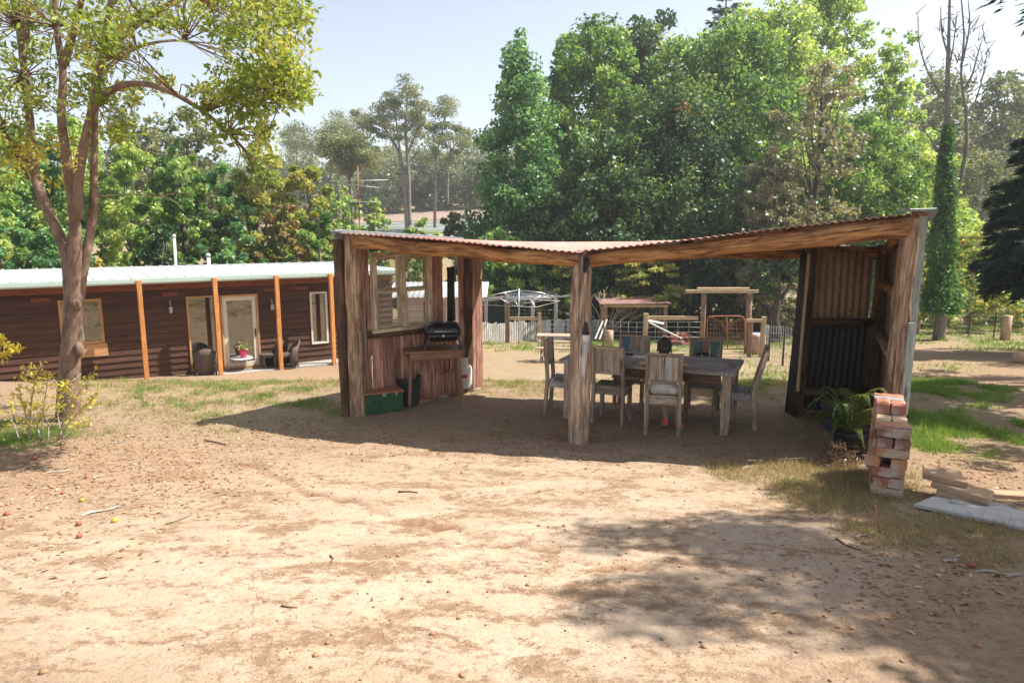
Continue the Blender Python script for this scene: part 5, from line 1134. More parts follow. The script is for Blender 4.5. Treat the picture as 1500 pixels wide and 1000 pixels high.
leaf_mesh('plant', M['lf_bright'], np.stack([rng.normal(size=90)*.07, rng.normal(size=90)*.07, .22 + np.abs(rng.normal(size=90))*.09], 1), .075*rng.uniform(.5, 1.3, 90), rng.random(90), .35, parent=pk)

# ------------------------------------------------------------------ cottage beyond the window wall
def ybox(mb, px0, px1, py0, py1, y, d, ch=0):
    a = aty(px0, py1, y); b = aty(px1, py0, y); mb.beam((a[0], y + d/2, (a[2]+b[2])/2), (b[0], y + d/2, (a[2]+b[2])/2), d, abs(b[2]-a[2]), (0, 0, 1), ch)
ct = thing('pale_cottage', 'small pink white cottage with a pale metal roof behind the window wall', 'cottage', (0, 0, 0))
y = 25.; m = MB(); a = aty(588, 495, y); b = aty(700, 436, y)
for i in range(11): z = a[2] - 1.2 + (b[2] - a[2] + 1.2)*(i + .5)/11; m.beam((a[0], y - (i % 2)*.0, z), (b[0], y, z), .05, (b[2]-a[2]+1.2)/11 - .012, ch=.003)
m.beam((a[0], y + 1.5, (a[2]+b[2])/2 - .6), (b[0], y + 1.5, (a[2]+b[2])/2 - .6), 2.8, b[2]-a[2]+1.1); m.build('wall', M['pinkwall'], ct)
m = MB(); m.corr((a[0] - .5, y - .5, b[2] + .05), (b[0] + .35, y - .5, b[2] + .05), (b[0] + .35, y + 1.6, b[2] + .46), (a[0] - .5, y + 1.6, b[2] + .46), pitch=.2, amp=.012, ny=2); m.corr((a[0] - .5, y + 1.6, b[2] + .46), (b[0] + .35, y + 1.6, b[2] + .46), (b[0] + .35, y + 3.6, b[2] + .05), (a[0] - .5, y + 3.6, b[2] + .05), pitch=.2, amp=.012, ny=2); m.build('roof', M['whiteroof'], ct)
m = MB(); p = lerp(a, b, .30); m.beam((p[0], y - .035, b[2] - .55), (p[0] + .8, y - .035, b[2] - .55), .03, .8, ch=.003); m.build('window', M['winglass'], ct)

# ------------------------------------------------------------------ yard structures beyond the shelter
def ground_y(px, y): x = aty(px, 480, y)[0]; return (x, y, gh(x, y))
# low paling fence and sheet fence
def slatfence(name, label, px0, px1, y0, y1, pyt, mat, w, gap, cat='fence', th=.022):
    a, b = ground_y(px0, y0), ground_y(px1, y1); n = max(2, int(math.dist(a[:2], b[:2])/(w + gap))); o = thing(name, label, cat, (0, 0, 0)); d = nrm((b[0]-a[0], b[1]-a[1], 0)); nn = (d[1], -d[0], 0); m = MB(); ztop = aty(px0, pyt, y0)[2]; ztop2 = aty(px1, pyt, y1)[2]
    for i in range(n):
        t_ = (i + .5)/n; p = lerp(a, b, t_); zt_ = ztop + (ztop2 - ztop)*t_ + random.uniform(-.05, .05); m.beam((p[0], p[1], gh(p[0], p[1]) - .05), (p[0] + random.uniform(-.01, .01), p[1], zt_), w, th, nn, .003, .002, 2)
    m.build('paling', mat, o); m = MB()
    for f in (.25, .75): m.beam(add(lerp(a, (a[0], a[1], ztop), f), mul(nn, -.04)), add(lerp(b, (b[0], b[1], ztop2), f), mul(nn, -.04)), .04, .07)
    m.build('rail', M['brownpole'], o); return o
slatfence('paling_fence', 'low pale paling fence beside the dark tarpaulin pen', 706, 743, 29.5, 30.5, 473, M['whitewood'], .10, .02)
slatfence('paling_fence', 'short run of pale palings between the two pine posts and the clothes hoist', 746, 789, 30., 31, 471, M['whitewood'], .10, .02)
slatfence('sheet_fence', 'low blue grey sheet fence behind the wire and the middle post', 790, 884, 31, 31.5, 468, M['bluesheet'], .5, .01, th=.02)
def pole_y(px, pt, pb, y, r, mat, m=None, sq=True):
    b = aty(px, pb, y); t_ = aty(px, pt, y); z0 = min(b[2], gh(b[0], y)) - .1; m = m or MB()
    if sq: m.beam((b[0], y, z0), (b[0], y, t_[2]), 2*r, 2*r, ch=r*.2, jit=.004, n=3)
    else: m.tube([(b[0], y, z0), (b[0], y, (z0 + t_[2])/2), (b[0], y, t_[2])], r, 9, jit=.05)
    return m
# pine post-and-rail pieces
f1 = thing('rail_fence', 'pale pine posts joined by one rail beside the clothes hoist', 'fence', (0, 0, 0)); pole_y(743.5, 443, 494, 29.4, .09, None).build('post', M['brownpole'], f1); pole_y(790, 458, 495, 29.4, .075, None).build('post', M['fencepost'], f1)
m = MB(); ybox(m, 746.7, 787.2, 464, 469, 29.36, .07, .006); m.build('rail', M['fencepost'], f1)
f2 = thing('rail_fence', 'pale pine post and top rail running to the tall gateway', 'fence', (0, 0, 0)); pole_y(944.5, 459, 515, 23.5, .075, None).build('post', M['fencepost'], f2); m = MB(); ybox(m, 948.2, 1023, 463, 468.5, 23.47, .07, .006); m.build('rail', M['fencepost'], f2)
gwy = thing('gateway_frame', 'tall timber gateway of two brown poles under a double crossbeam', 'gateway', (0, 0, 0))
pole_y(1028, 429, 505, 23.5, .085, None, sq=False).build('post', M['brownpole'], gwy); pole_y(1093.5, 430, 515, 23.5, .10, None, sq=False).build('post', M['brownpole'], gwy)
m = MB(); ybox(m, 1005, 1112, 424.5, 429.5, 23.38, .10, .01); ybox(m, 1022, 1098, 421.3, 424.4, 23.40, .12, .01); m.build('crossbeam', M['fencepost'], gwy)
f3 = thing('rail_fence', 'stub of pale post and rail on the far side of the gateway', 'fence', (0, 0, 0)); pole_y(1115.5, 464, 526, 21.5, .07, None).build('post', M['fencepost'], f3); pole_y(1097, 466, 522, 21.6, .06, None).build('post', M['brownpole'], f3); m = MB(); ybox(m, 1094, 1118, 467.5, 472, 21.40, .07, .006); m.build('rail', M['fencepost'], f3)
# rusty gate
gt = thing('rusty_gate', 'rusty orange tube gate with wire mesh standing in the gateway', 'gate', (0, 0, 0)); gyy = 23.2
def gp_(px, py): return aty(px, py, gyy)
m = MB(); m.tube(smooth_path([gp_(1037, 512), gp_(1036, 475), gp_(1037.5, 466), gp_(1042, 463.5), gp_(1060, 463), gp_(1083, 463), gp_(1089, 465.5), gp_(1091, 475), gp_(1092, 511)], 4), .022, 7); m.tube([gp_(1037, 511), gp_(1092, 511)], .02, 7); m.tube([gp_(1064.5, 464), gp_(1065.5, 511)], .018, 6); m.tube(smooth_path([gp_(1040, 464), gp_(1056, 472), gp_(1064, 488)], 4), .016, 6); m.tube(smooth_path([gp_(1090, 466), gp_(1078, 470), gp_(1067, 482)], 4), .016, 6); m.build('gate_frame', M['rusttube'], gt)
m = MB()
for px in np.arange(1041, 1090, 4.2): m.tube([gp_(px, 466), gp_(px, 510)], .006, 4)
for py in np.arange(470, 510, 6): m.tube([gp_(1038, py), gp_(1091, py)], .006, 4)
m.build('gate_mesh', M['rusttube'], gt)
# wire fences
def wirefence(name, label, pts, h, posts, step=.30, rows=7, r=.006):
    """pts: ground pixels/depths along the run"""
    o = thing(name, label, 'wire fence', (0, 0, 0)); P = [ground_y(*p) for p in pts]; m = MB(); seg = []
    for a, b in zip(P, P[1:]):
        n = max(2, int(math.dist(a[:2], b[:2])/step)); seg += [lerp(a, b, i/n) for i in range(n)]
    seg.append(P[-1]); seg = [(p[0], p[1], gh(p[0], p[1])) for p in seg]; wob = [(.04*math.sin(i*.45), .03*math.sin(i*.8 + 1)) for i in range(len(seg))]
    for k in range(rows): m.tube([add(p, (0, wob[i][1], .04 + (h - .04)*(k/(rows-1))**1.15 + wob[i][0]*.6*k/rows)) for i, p in enumerate(seg)], r, 4)
    for i, p in enumerate(seg): m.tube([add(p, (0, wob[i][1], .03)), add(p, (0, wob[i][1], h + wob[i][0]*.6))], r*.8, 4)
    m.build('mesh', M['wire'], o)
    for px, y in posts: q = ground_y(px, y); m = MB(); m.beam((q[0], q[1], q[2] - .1), (q[0], q[1], q[2] + h + .15), .045, .045, ch=.006); m.build('post', M['bark_dark'], o)
    return o
wirefence('wire_fence', 'woven wire fence running across the paddock in front of the animal shed', [(790, 27.5), (865, 27.), (944, 25.5), (1026, 25)], 1.05, [(884.5, 26.7)], .34)
wirefence('wire_fence', 'sagging wire fence curving from the gateway toward the tin wall', [(1118, 22), (1130, 19.5), (1152, 18), (1175, 16.5)], 1.05, [(1128.5, 19.6), (1150, 18.1)], .25)
wirefence('wire_fence', 'distant wire fence under the trees past the dirt drive', [(1395, 31), (1445, 29), (1520, 27)], 1.0, [(1420, 30), (1457, 28.6)], .5)
# animal shed
an_ = thing('animal_shed', 'open fronted animal shed with a rusty flat roof and a beige back sheet', 'shed', (0, 0, 0)); ys = 30.
m = MB(); a = aty(878, 444, ys); b = aty(981, 443, ys); m.corr((a[0], ys - .4, a[2]), (b[0], ys - .4, b[2]), (b[0], ys + 2.4, b[2] + .10), (a[0], ys + 2.4, a[2] + .10), pitch=.12, amp=.018, ny=2); m.build('roof', M['rustroof'], an_)
m = MB(); ybox(m, 884, 979, 446, 450, ys - .2, .10, .008); m.build('beam', M['fencepost'], an_)
for px, w_ in ((884, .14), (973, .09), (965, .07)): pole_y(px, 448, 495, ys if px != 965 else ys + 2, w_, None).build('post', M['brownpole'], an_)
m = MB(); ybox(m, 902, 966, 447, 464, ys + 2.2, .05); m.build('back_sheet', M['beige'], an_)
m = MB(); ybox(m, 884, 975, 465, 500, ys + 2.25, .05); m.build('back_wall', M['tarp'], an_)
# scrap behind the wire, planks and stump
m = MB(); g = random.Random(4)
sc_ = ground_y(992, 28)
for k in range(26): c = add(sc_, (g.gauss(0, .26), g.gauss(0, .2), g.uniform(.05, .40))); e = nrm((g.gauss(0, 1), g.gauss(0, 1), g.gauss(0, .4))); m.beam(add(c, mul(e, -.25)), add(c, mul(e, .25)), g.uniform(.1, .3), g.uniform(.04, .14), ch=.01, jit=.01)
tag(m.build('scrap_heap', M['junk']), 'heap of rusty red scrap behind the wire fence', 'scrap heap')
def plank_y(p0, p1, y0, y1, w, h, mat, name, label, cat='plank'): a = aty(*p0, y0); b = aty(*p1, y1); m = MB(); m.beam(a, b, w, h, ch=.004); return tag(m.build(name, mat), label, cat)
plank_y((952, 473), (999, 496), 27.5, 26.8, .07, .05, M['white'], 'white_plank', 'long white plank leaning slantwise behind the wire fence'); plank_y((950, 470), (972, 474), 28.2, 28, .5, .05, M['whitewood'], 'pale_board', 'pale wide board lying on junk behind the pine rail', 'board')
plank_y((872, 496), (883, 470), 27.2, 28, .05, .04, M['white'], 'white_plank', 'short white plank leaning against the animal shed post'); plank_y((878, 497), (889, 468), 27.2, 28, .05, .04, M['white'], 'white_plank', 'second white plank leaning by the shed post, closer to the gateway')
def stump(px, pt, pb, y, r, label, mat): b = ground_y(px, y); zt_ = aty(px, pt, y)[2]; m = MB(); m.lathe((b[0], b[1], 0), [(r*1.1, b[2] - .1), (r, (b[2]+zt_)/2), (r*.97, zt_), (.01, zt_ + .004)], 14); return tag(m.build('tree_stump', mat), label, 'stump')
stump(1113, 491, 508, 23, .22, 'tan cut stump beside the wire fence at the gateway', M['bark_tan']); stump(893, 484, 494, 27.3, .16, 'small orange brown stump standing by the animal shed post', M['bark_tan']); stump(1474, 462, 512, 28, .18, 'tall reddish dead stump under the dark spruce branches', M['bark_tan'])
m = MB(); a = aty(1093, 489, 24.5); b = aty(1120, 489, 24.5); m.beam(a, b, .4, .05, ch=.005)
for px in (1097, 1116): p = aty(px, 489, 24.5); m.beam((p[0], 24.5, gh(p[0], 24.5) - .05), (p[0], 24.5, p[2] - .03), .08, .3, ch=.004)
tag(m.build('low_bench', M['bluesheet']), 'low grey bench beyond the gateway stub fence', 'bench')
# clothes hoist
hy = 28.6; hc = aty(760, 424, hy); ho = thing('clothes_hoist', 'old rotary clothes hoist with drooping metal arms', 'clothes hoist', (hc[0], hy, 0)); zh = hc[2]; zb_ = gh(hc[0], hy)
m = MB(); m.tube([(0, 0, zb_ - .1), (0, 0, zh + .03)], .030, 8); m.build('mast', M['steel'], ho)
ends = []
for k in range(4):
    a = R(20 + 90*k); L = 1.9; e = (math.cos(a)*L, math.sin(a)*L, zh - .55); ends.append(e); m = MB(); m.tube([(0, 0, zh - .02), (e[0]*.55, e[1]*.55, zh - .17), e], .020, 6); m.tube([(0, 0, zh - .75), (e[0]*.62, e[1]*.62, zh - .20)], .014, 6); m.build('arm', M['steel'], ho)
m = MB()
for f in (.55, .8, 1.): m.tube([(e[0]*f, e[1]*f, zh - .02 - .53*f**1.3) for e in ends + ends[:1]], .006 if f < 1 else .012, 4)
m.build('line', M['wire'], ho)
# chook pen with tarp and pale roof
cp = thing('chook_pen', 'ramshackle pen with a dark tarpaulin side and pale timber frame', 'animal pen', (0, 0, 0)); y = 31.5
m = MB(); ybox(m, 688, 738, 446, 480, y + .3, .05); m.build('tarpaulin', M['tarp'], cp)
for px, pt in ((712, 440), (742, 430), (780, 436), (814, 435)): pole_y(px, pt, 490, y, .085, None).build('post', M['whitewood'], cp)
m = MB(); a = aty(690, 443, y); b = aty(746, 434, y); m.beam(a, b, .10, .12, ch=.008); a = aty(742, 441, y); b = aty(836, 433.5, y); m.beam((a[0], y + .1, a[2]), (b[0], y + .1, b[2]), .08, .09, ch=.008); m.build('beam', M['whitewood'], cp)
m = MB(); a = aty(744, 440, y); b = aty(818, 436, y); m.corr((a[0], y + .15, a[2] + .06), (b[0], y + .15, b[2] + .06), (b[0], y + 2.6, b[2] + .28), (a[0], y + 2.6, a[2] + .28), pitch=.2, amp=.015, ny=2); m.build('roof', M['whiteroof'], cp)
m = MB()
for py in (454, 459.5, 465): a = aty(747, py, y + .2); b = aty(812, py, y + .2); m.tube([a, b], .012, 5)
for px in range(750, 812, 6): m.tube([aty(px, 452, y + .2), aty(px, 468, y + .2)], .008, 4)
m.build('wire_rack', M['wire'], cp)
# picnic bench
pb2 = at(790, 531); pcn = thing('picnic_bench', 'small weathered picnic bench on the dry grass behind the end chair', 'bench', (pb2[0] + .7, pb2[1] + .5, gh(*pb2[:2])), R(-6))
m = MB(); [m.beam((-.75, y_, .70), (.75, y_, .70), .13, .035, ch=.004) for y_ in (-.21, -.07, .07, .21)]; m.build('table_top', M['chairwood'], pcn)
for sy in (-1, 1): m = MB(); [m.beam((-.75, sy*(.52 + q), .42), (.75, sy*(.52 + q), .42), .12, .035, ch=.004) for q in (0, .13)]; m.build('seat', M['chairwood'], pcn)
for sx in (-1, 1):
    m = MB(); m.beam((sx*.58, -.62, -.03), (sx*.58, -.12, .68), .035, .09, (1, 0, 0), .004); m.beam((sx*.58, .62, -.03), (sx*.58, .12, .68), .035, .09, (1, 0, 0), .004); m.beam((sx*.54, -.68, .36), (sx*.54, .68, .36), .035, .08, ch=.004); m.build('leg', M['chairwood'], pcn)
# tv antenna mast
y = 40.; a0 = ground_y(532, y); am = thing('antenna_mast', 'tall rusty antenna mast with thin aerial rods beyond the house', 'antenna', (a0[0], y, 0)); zt_ = aty(531, 243, y)[2]
m = MB(); m.tube([(0, 0, a0[2]), (0, 0, zt_)], .038, 8); m.build('mast', M['rusttube'], am); m = MB()
for py, x0, x1, tl in ((265, 487, 572, -2), (272, 490, 560, 4), (296, 522, 556, 0)):
    z = aty(531, py, y)[2]; m.tube([((x0 - 531)*.0415, -.2, z + tl*.03), ((x1 - 531)*.0415, .2, z - tl*.03)], .03, 5)
    for q in np.linspace(.1, .9, 8): x = ((x0 + (x1-x0)*q) - 531)*.0415; m.tube([(x, -.5, z), (x, .5, z)], .014, 4)
m.build('aerial', M['wire'], am)

# ------------------------------------------------------------------ big multi-stemmed tree at the edge of the yard
FD = 8.36
tb_ = at(101, 616); ft = thing('yard_tree', 'big multi stemmed tree with yellow green leaves at the edge of the yard', 'tree', (tb_[0], tb_[1], 0))
def fp_(px, py, dy=0.): p = aty(px, py, FD + dy); return (p[0] - tb_[0], p[1] - tb_[1], p[2])
tm = MB()
limb(tm, [fp_(100, 625), fp_(100, 600), fp_(102, 540), fp_(105, 490), fp_(109, 450), fp_(110, 410, .02), fp_(110, 360, .02)], .140, .08, 18, .02, .10)
tm.ell(fp_(116, 512, -.06), .055, .06, .10, 10, 7); tm.ell(fp_(112, 447, -.07), .06, .06, .07, 10, 7)
limb(tm, [fp_(104, 500, .0), fp_(103, 430, .03), fp_(97, 372, .05), fp_(80, 330, .1), fp_(62, 290, .15), fp_(48, 240, .2), fp_(44, 180, .3), fp_(36, 110, .4), fp_(28, 40, .5), fp_(18, -50, .7), fp_(0, -160, 1.)], .080, .025, 12, .03, .08)
limb(tm, [fp_(38, 60, .45), fp_(44, -30, .4), fp_(60, -130, .3)], .04, .015, 8)
limb(tm, [fp_(52, 250, .2), fp_(28, 222, .0), fp_(5, 198, -.3), fp_(-40, 180, -.6), fp_(-120, 170, -.8)], .045, .012, 8)
limb(tm, [fp_(107, 500, .0), fp_(110, 430, .0), fp_(110, 350, -.02), fp_(106, 290, -.02), fp_(97, 230, -.05), fp_(90, 170, -.1), fp_(92, 110, -.1), fp_(83, 40, -.15), fp_(80, -60, -.2), fp_(90, -190, -.3)], .078, .02, 12, .03, .06)
limb(tm, [fp_(94, 95, -.1), fp_(108, 45, -.2), fp_(125, -20, -.4), fp_(150, -100, -.5)], .05, .015, 8)
limb(tm, [fp_(113, 320, -.05), fp_(116, 250, -.12), fp_(128, 190, -.2), fp_(138, 145, -.28), fp_(150, 80, -.4), fp_(165, 0, -.5), fp_(190, -110, -.7)], .062, .018, 12, .03, .06)
limb(tm, [fp_(107, 500, .02), fp_(116, 430, .05), fp_(125, 380, .08), fp_(135, 320, .12), fp_(138, 230, .12), fp_(140, 150, .15), fp_(148, 90, .2), fp_(158, 20, .3), fp_(175, -90, .4)], .068, .016, 12, .03, .06)
limb(tm, [fp_(134, 158, -.25), fp_(160, 134, -.5), fp_(190, 123, -.7), fp_(225, 126, -.9), fp_(262, 141, -1.0), fp_(300, 165, -1.1), fp_(335, 195, -1.15), fp_(362, 224, -1.2), fp_(373, 237, -1.2)], .042, .010, 8)
limb(tm, [fp_(338, 197, -1.15), fp_(365, 198, -1.2), fp_(390, 196, -1.3), (fp_(410, 150, -1.4))], .012, .005, 6)
limb(tm, [fp_(345, 210, -1.15), fp_(352, 222, -1.1), fp_(347, 245, -1.1)], .010, .004, 6)
limb(tm, [fp_(150, 80, -.4), fp_(210, 30, -.6), fp_(280, -10, -.9), fp_(350, -20, -1.2), fp_(420, 20, -1.5)], .035, .008, 8)
limb(tm, [fp_(160, 10, -.5), fp_(230, -60, -.2), fp_(320, -110, .1), fp_(400, -100, .3)], .03, .008, 8)
limb(tm, [fp_(145, 110, .2), fp_(200, 70, .6), fp_(270, 60, 1.0), fp_(330, 80, 1.3)], .028, .006, 8)
limb(tm, [fp_(143, 288, .1), fp_(190, 285, .0), fp_(240, 286, -.1), fp_(260, 280, -.1)], .008, .004, 5); limb(tm, [fp_(225, 286, -.05), fp_(255, 295, -.05), fp_(270, 310, -.05)], .006, .003, 5); limb(tm, [fp_(240, 286, -.1), fp_(275, 282, -.1)], .005, .002, 4)
limb(tm, [fp_(42, 262, .2), fp_(15, 215, .2), fp_(2, 190, .2)], .02, .008, 6)
CL = []; g = random.Random(21)
def region(x0, x1, y0, y1, d0, d1, n, cond=None):
    for _ in range(n):
        px, py = g.uniform(x0, x1), g.uniform(y0, y1)
        if cond and not cond(px, py): continue
        CL.append(fp_(px, py, g.uniform(d0, d1)))
lowedge = lambda px, py: py < 95 + 45*math.sin(px*.021 - .6) + 25*math.sin(px*.06) + g.uniform(-10, 10)
region(120, 450, -40, 150, -1.9, 1.3, 235, lowedge); region(150, 420, -250, -20, -1.8, 1.6, 80)
region(370, 450, 0, 120, -1.9, -.6, 34); region(300, 440, 90, 200, -1.7, -.9, 46, lambda x, y: y < 175 + 28*math.sin(x*.07)); region(285, 380, 120, 185, -1.5, -.8, 22)
region(395, 445, 90, 150, -1.7, -1.1, 16); region(320, 400, 185, 222, -1.3, -1.0, 8)
region(-150, 120, -250, 20, -1.2, 1.8, 80); region(-60, 120, 0, 150, -.9, 1.2, 62); region(-80, 60, 120, 235, -.9, .6, 58); region(100, 260, 60, 165, -.8, .9, 52, lambda x, y: y < 150 - .12*(x - 100)); region(130, 190, 150, 215, -.4, .4, 12)
nt_ = 0
ends_ = [fp_(*e) for e in ((150, 80, -.4), (210, 30, -.6), (280, -10, -.9), (350, -20, -1.2), (230, -60, -.2), (320, -110, .1), (200, 70, .6), (270, 60, 1.), (262, 141, -1.), (335, 195, -1.15), (36, 110, .4), (28, 40, .5), (48, 240, .2), (90, 170, -.1), (83, 40, -.15), (138, 145, -.28), (5, 198, -.3), (410, 150, -1.4), (300, 165, -1.1))]
for c in CL:
    e = min(ends_, key=lambda q: math.dist(q, c)); d_ = math.dist(e, c)
    if d_ < 1.9 and g.random() < .8: mpt = add(lerp(e, c, .5), (g.uniform(-.08, .08), g.uniform(-.08, .08), .06)); tm.tube([e, mpt, c], [.009, .006, .003], 4)
tm.build('trunk', M['bark_brown'], ft)
P_, T_ = clumps(CL, [g.uniform(.10, .27) for _ in CL], 32, 4, .8); P_[:, 2] -= .03
leaf_mesh('crown', M['lf_front'], P_, .078*rng.uniform(.6, 1.3, len(P_)), T_, .40, up=.2, parent=ft)
YC = [fp_(g.uniform(-60, 110), g.uniform(200, 270), g.uniform(-.5, .5)) for _ in range(26)]; P_, T_ = clumps(YC, .16, 26, 8); leaf_mesh('yellowing_leaves', M['lf_yellow'], P_, .07*rng.uniform(.6, 1.3, len(P_)), T_, .4, parent=ft)
# yellow shrub at the foot of the tree
sb = at(75, 640); shb = thing('yellow_shrub', 'sparse yellow leaved shrub with pale stems at the foot of the tree', 'shrub', (sb[0], sb[1], float(zsurf(sb[0], sb[1]))))
m = MB(); P_, T_ = [], []; g = random.Random(31)
def sp_(px, py, dy=0): p = aty(px, py, sb[1] + dy); return (p[0] - sb[0], p[1] - sb[1], p[2] - float(zsurf(sb[0], sb[1])))
for pts in ([(40, 655), (40, 620), (30, 580), (28, 560)], [(42, 655), (45, 600), (50, 560), (48, 545)], [(62, 650), (62, 610), (68, 570), (72, 548)], [(70, 650), (66, 610), (20, 590)], [(85, 640), (100, 600), (120, 570), (135, 550)], [(88, 642), (100, 620), (125, 595), (142, 580)], [(60, 650), (54, 615), (55, 590)], [(90, 640), (84, 600), (90, 570), (98, 566)], [(30, 650), (20, 620), (10, 600)], [(92, 642), (110, 625), (130, 615)]):
    dy = g.uniform(-.3, .3); Q = smooth_path([sp_(x, y_, dy*(i/len(pts)) - .15) for i, (x, y_) in enumerate(pts)], 6); m.tube(Q, [.010*(1 - .75*i/(len(Q)-1)) for i in range(len(Q))], 5)
    for i in range(5, len(Q)):
        for k in range(4): P_.append(add(Q[i], (g.gauss(0, .035), g.gauss(0, .045), g.gauss(.01, .035)))); T_.append(g.random())
        if g.random() < .5:
            e = add(Q[i], (g.uniform(-.16, .16), g.uniform(-.16, .16), g.uniform(.0, .14))); m.tube([Q[i], e], [.004, .002], 4)
            for k in range(9): P_.append(add(lerp(Q[i], e, g.random()), (g.gauss(0, .02), g.gauss(0, .02), g.gauss(0, .02)))); T_.append(g.random())
m.build('stems', M['deadwood'], shb); P_ = np.array(P_); leaf_mesh('leaves', M['lf_yellow'], P_, .042*rng.uniform(.6, 1.4, len(P_)), np.array(T_), .5, parent=shb)
sg = thing('yellow_sprig', 'drooping golden sprig reaching into view beside the house wall', 'branch', (0, 0, 0)); m = MB(); P_ = []
for pts in ([(-60, 470), (-20, 490), (5, 505), (27, 512)], [(-40, 480), (-15, 510), (0, 520), (12, 518)], [(-40, 480), (-10, 492), (3, 497)]):
    Q = smooth_path([aty(x, y_, 6.2) for x, y_ in pts], 6); m.tube(Q, [.006*(1 - .7*i/(len(Q)-1)) for i in range(len(Q))], 5)
    for q in Q:
        for k in range(9): P_.append(add(q, (g.gauss(0, .018), g.gauss(0, .03), g.gauss(0, .018))))
m.tube([aty(-60, 470, 6.2), aty(-75, 560, 6.2), (aty(-80, 600, 6.2)[0], 6.2, gh(-5, 6.2) - .05)], [.008, .012, .016], 6)
m.build('stem', M['twig'], sg); P_ = np.array(P_); leaf_mesh('leaves', M['lf_yellow'], P_, .05*rng.uniform(.6, 1.3, len(P_)), rng.random(len(P_)), .45, parent=sg)
# ------------------------------------------------------------------ trees behind the house
def T(name, label, px, y, top, wpx, prof, leafm, barkm, seed, dens=1., grp='trees beyond the yard', **k):
    base, h, r = px_tree(px, y, top, wpx)
    lf = k.pop('leaf', .0066*y); area = 4.2*r*h*(1 - k.get('cb', .12)); ncl = k.pop('ncl', int(min(420, max(50, area*2.4)))); tot = dens*area*4.6/(lf*lf*.5); per = max(12, int(tot/ncl)); per = min(per, int(62000/ncl))
    return tree(name, label, base, h, r, prof, M[leafm], M[barkm], seed, ncl=ncl, per=per, leaf=lf, group=grp, **k)
HG = 'trees behind the long house'
T('leafy_tree', 'mid green leafy tree at the picture edge behind the yard tree stems', -15, 27, 170, 170, 'oval', 'lf_bright', 'bark_grey', 101, grp=HG)
T('leafy_tree', 'mid green tree with a pale leaning trunk above the house roof', 60, 30, 185, 150, 'oval', 'lf_amber', 'bark_gum', 102, grp=HG)
T('leafy_tree', 'bright green tree seen between the forked stems of the yard tree', 130, 31, 165, 140, 'oval', 'lf_bright', 'bark_grey', 103, grp=HG)
T('gum_tree', 'olive domed gum rising above the bright trees beside the yard tree', 218, 44, 132, 110, 'dome', 'lf_gum', 'bark_gum', 104, .8, cb=.35, grp=HG)
T('leafy_tree', 'bright mid green tree beyond the tall white vent pipe', 195, 29, 200, 120, 'oval', 'lf_bright', 'bark_grey', 105, grp=HG)
T('leafy_tree', 'dark green dense tree rising over the middle of the house roof', 272, 27, 195, 120, 'oval', 'lf_mid', 'bark_dark', 106, grp=HG)
T('gum_tree', 'grey green round gum above the dark green tree behind the house', 290, 46, 150, 120, 'dome', 'lf_gum', 'bark_gum', 107, .8, cb=.3, grp=HG)
T('leafy_tree', 'mid green tree next to the golden one behind the house', 338, 28, 215, 100, 'oval', 'lf_amber', 'bark_grey', 108, grp=HG)
T('golden_tree', 'golden green tree drooping toward the house roof', 395, 28, 208, 130, 'oval', 'lf_yg', 'bark_grey', 109, grp=HG)
T('golden_tree', 'golden green tree with pale twigs just short of the antenna mast', 452, 29, 235, 105, 'oval', 'lf_yg', 'bark_grey', 110, grp=HG)
T('rusty_shrub_tree', 'small tree with rust brown patches beneath the golden trees', 418, 25.5, 285, 90, 'oval', 'lf_rust', 'bark_grey', 111, grp=HG)
T('garden_shrub', 'broad green shrub showing above the house roof past the short pipe', 345, 24.5, 325, 110, 'dome', 'lf_amber', 'bark_grey', 112, cat='shrub', grp=HG)
T('garden_shrub', 'green shrub crowding the end of the house roof beside the shelter', 470, 26, 300, 90, 'dome', 'lf_mid', 'bark_grey', 113, cat='shrub', grp=HG)
T('garden_shrub', 'dark shrub low behind the house roof near the tall white pipe', 240, 24.5, 320, 110, 'dome', 'lf_dark', 'bark_grey', 114, cat='shrub', grp=HG)
T('garden_shrub', 'small yellow shrub poking above the house roof beside the yard tree', 150, 24, 374, 52, 'dome', 'lf_yellow', 'bark_grey', 115, cat='shrub', grp=HG)
T('garden_shrub', 'mid green shrub filling the gap behind the yard tree trunk', 85, 24.5, 300, 130, 'dome', 'lf_amber', 'bark_grey', 116, cat='shrub', grp=HG)
T('garden_shrub', 'leafy shrub beside the picture edge above the house roof', 5, 24.5, 290, 110, 'dome', 'lf_amber', 'bark_grey', 117, cat='shrub', grp=HG)
T('garden_shrub', 'light green shrub between the house end and the antenna mast', 515, 30, 318, 60, 'dome', 'lf_bright', 'bark_grey', 118, cat='shrub', grp=HG)
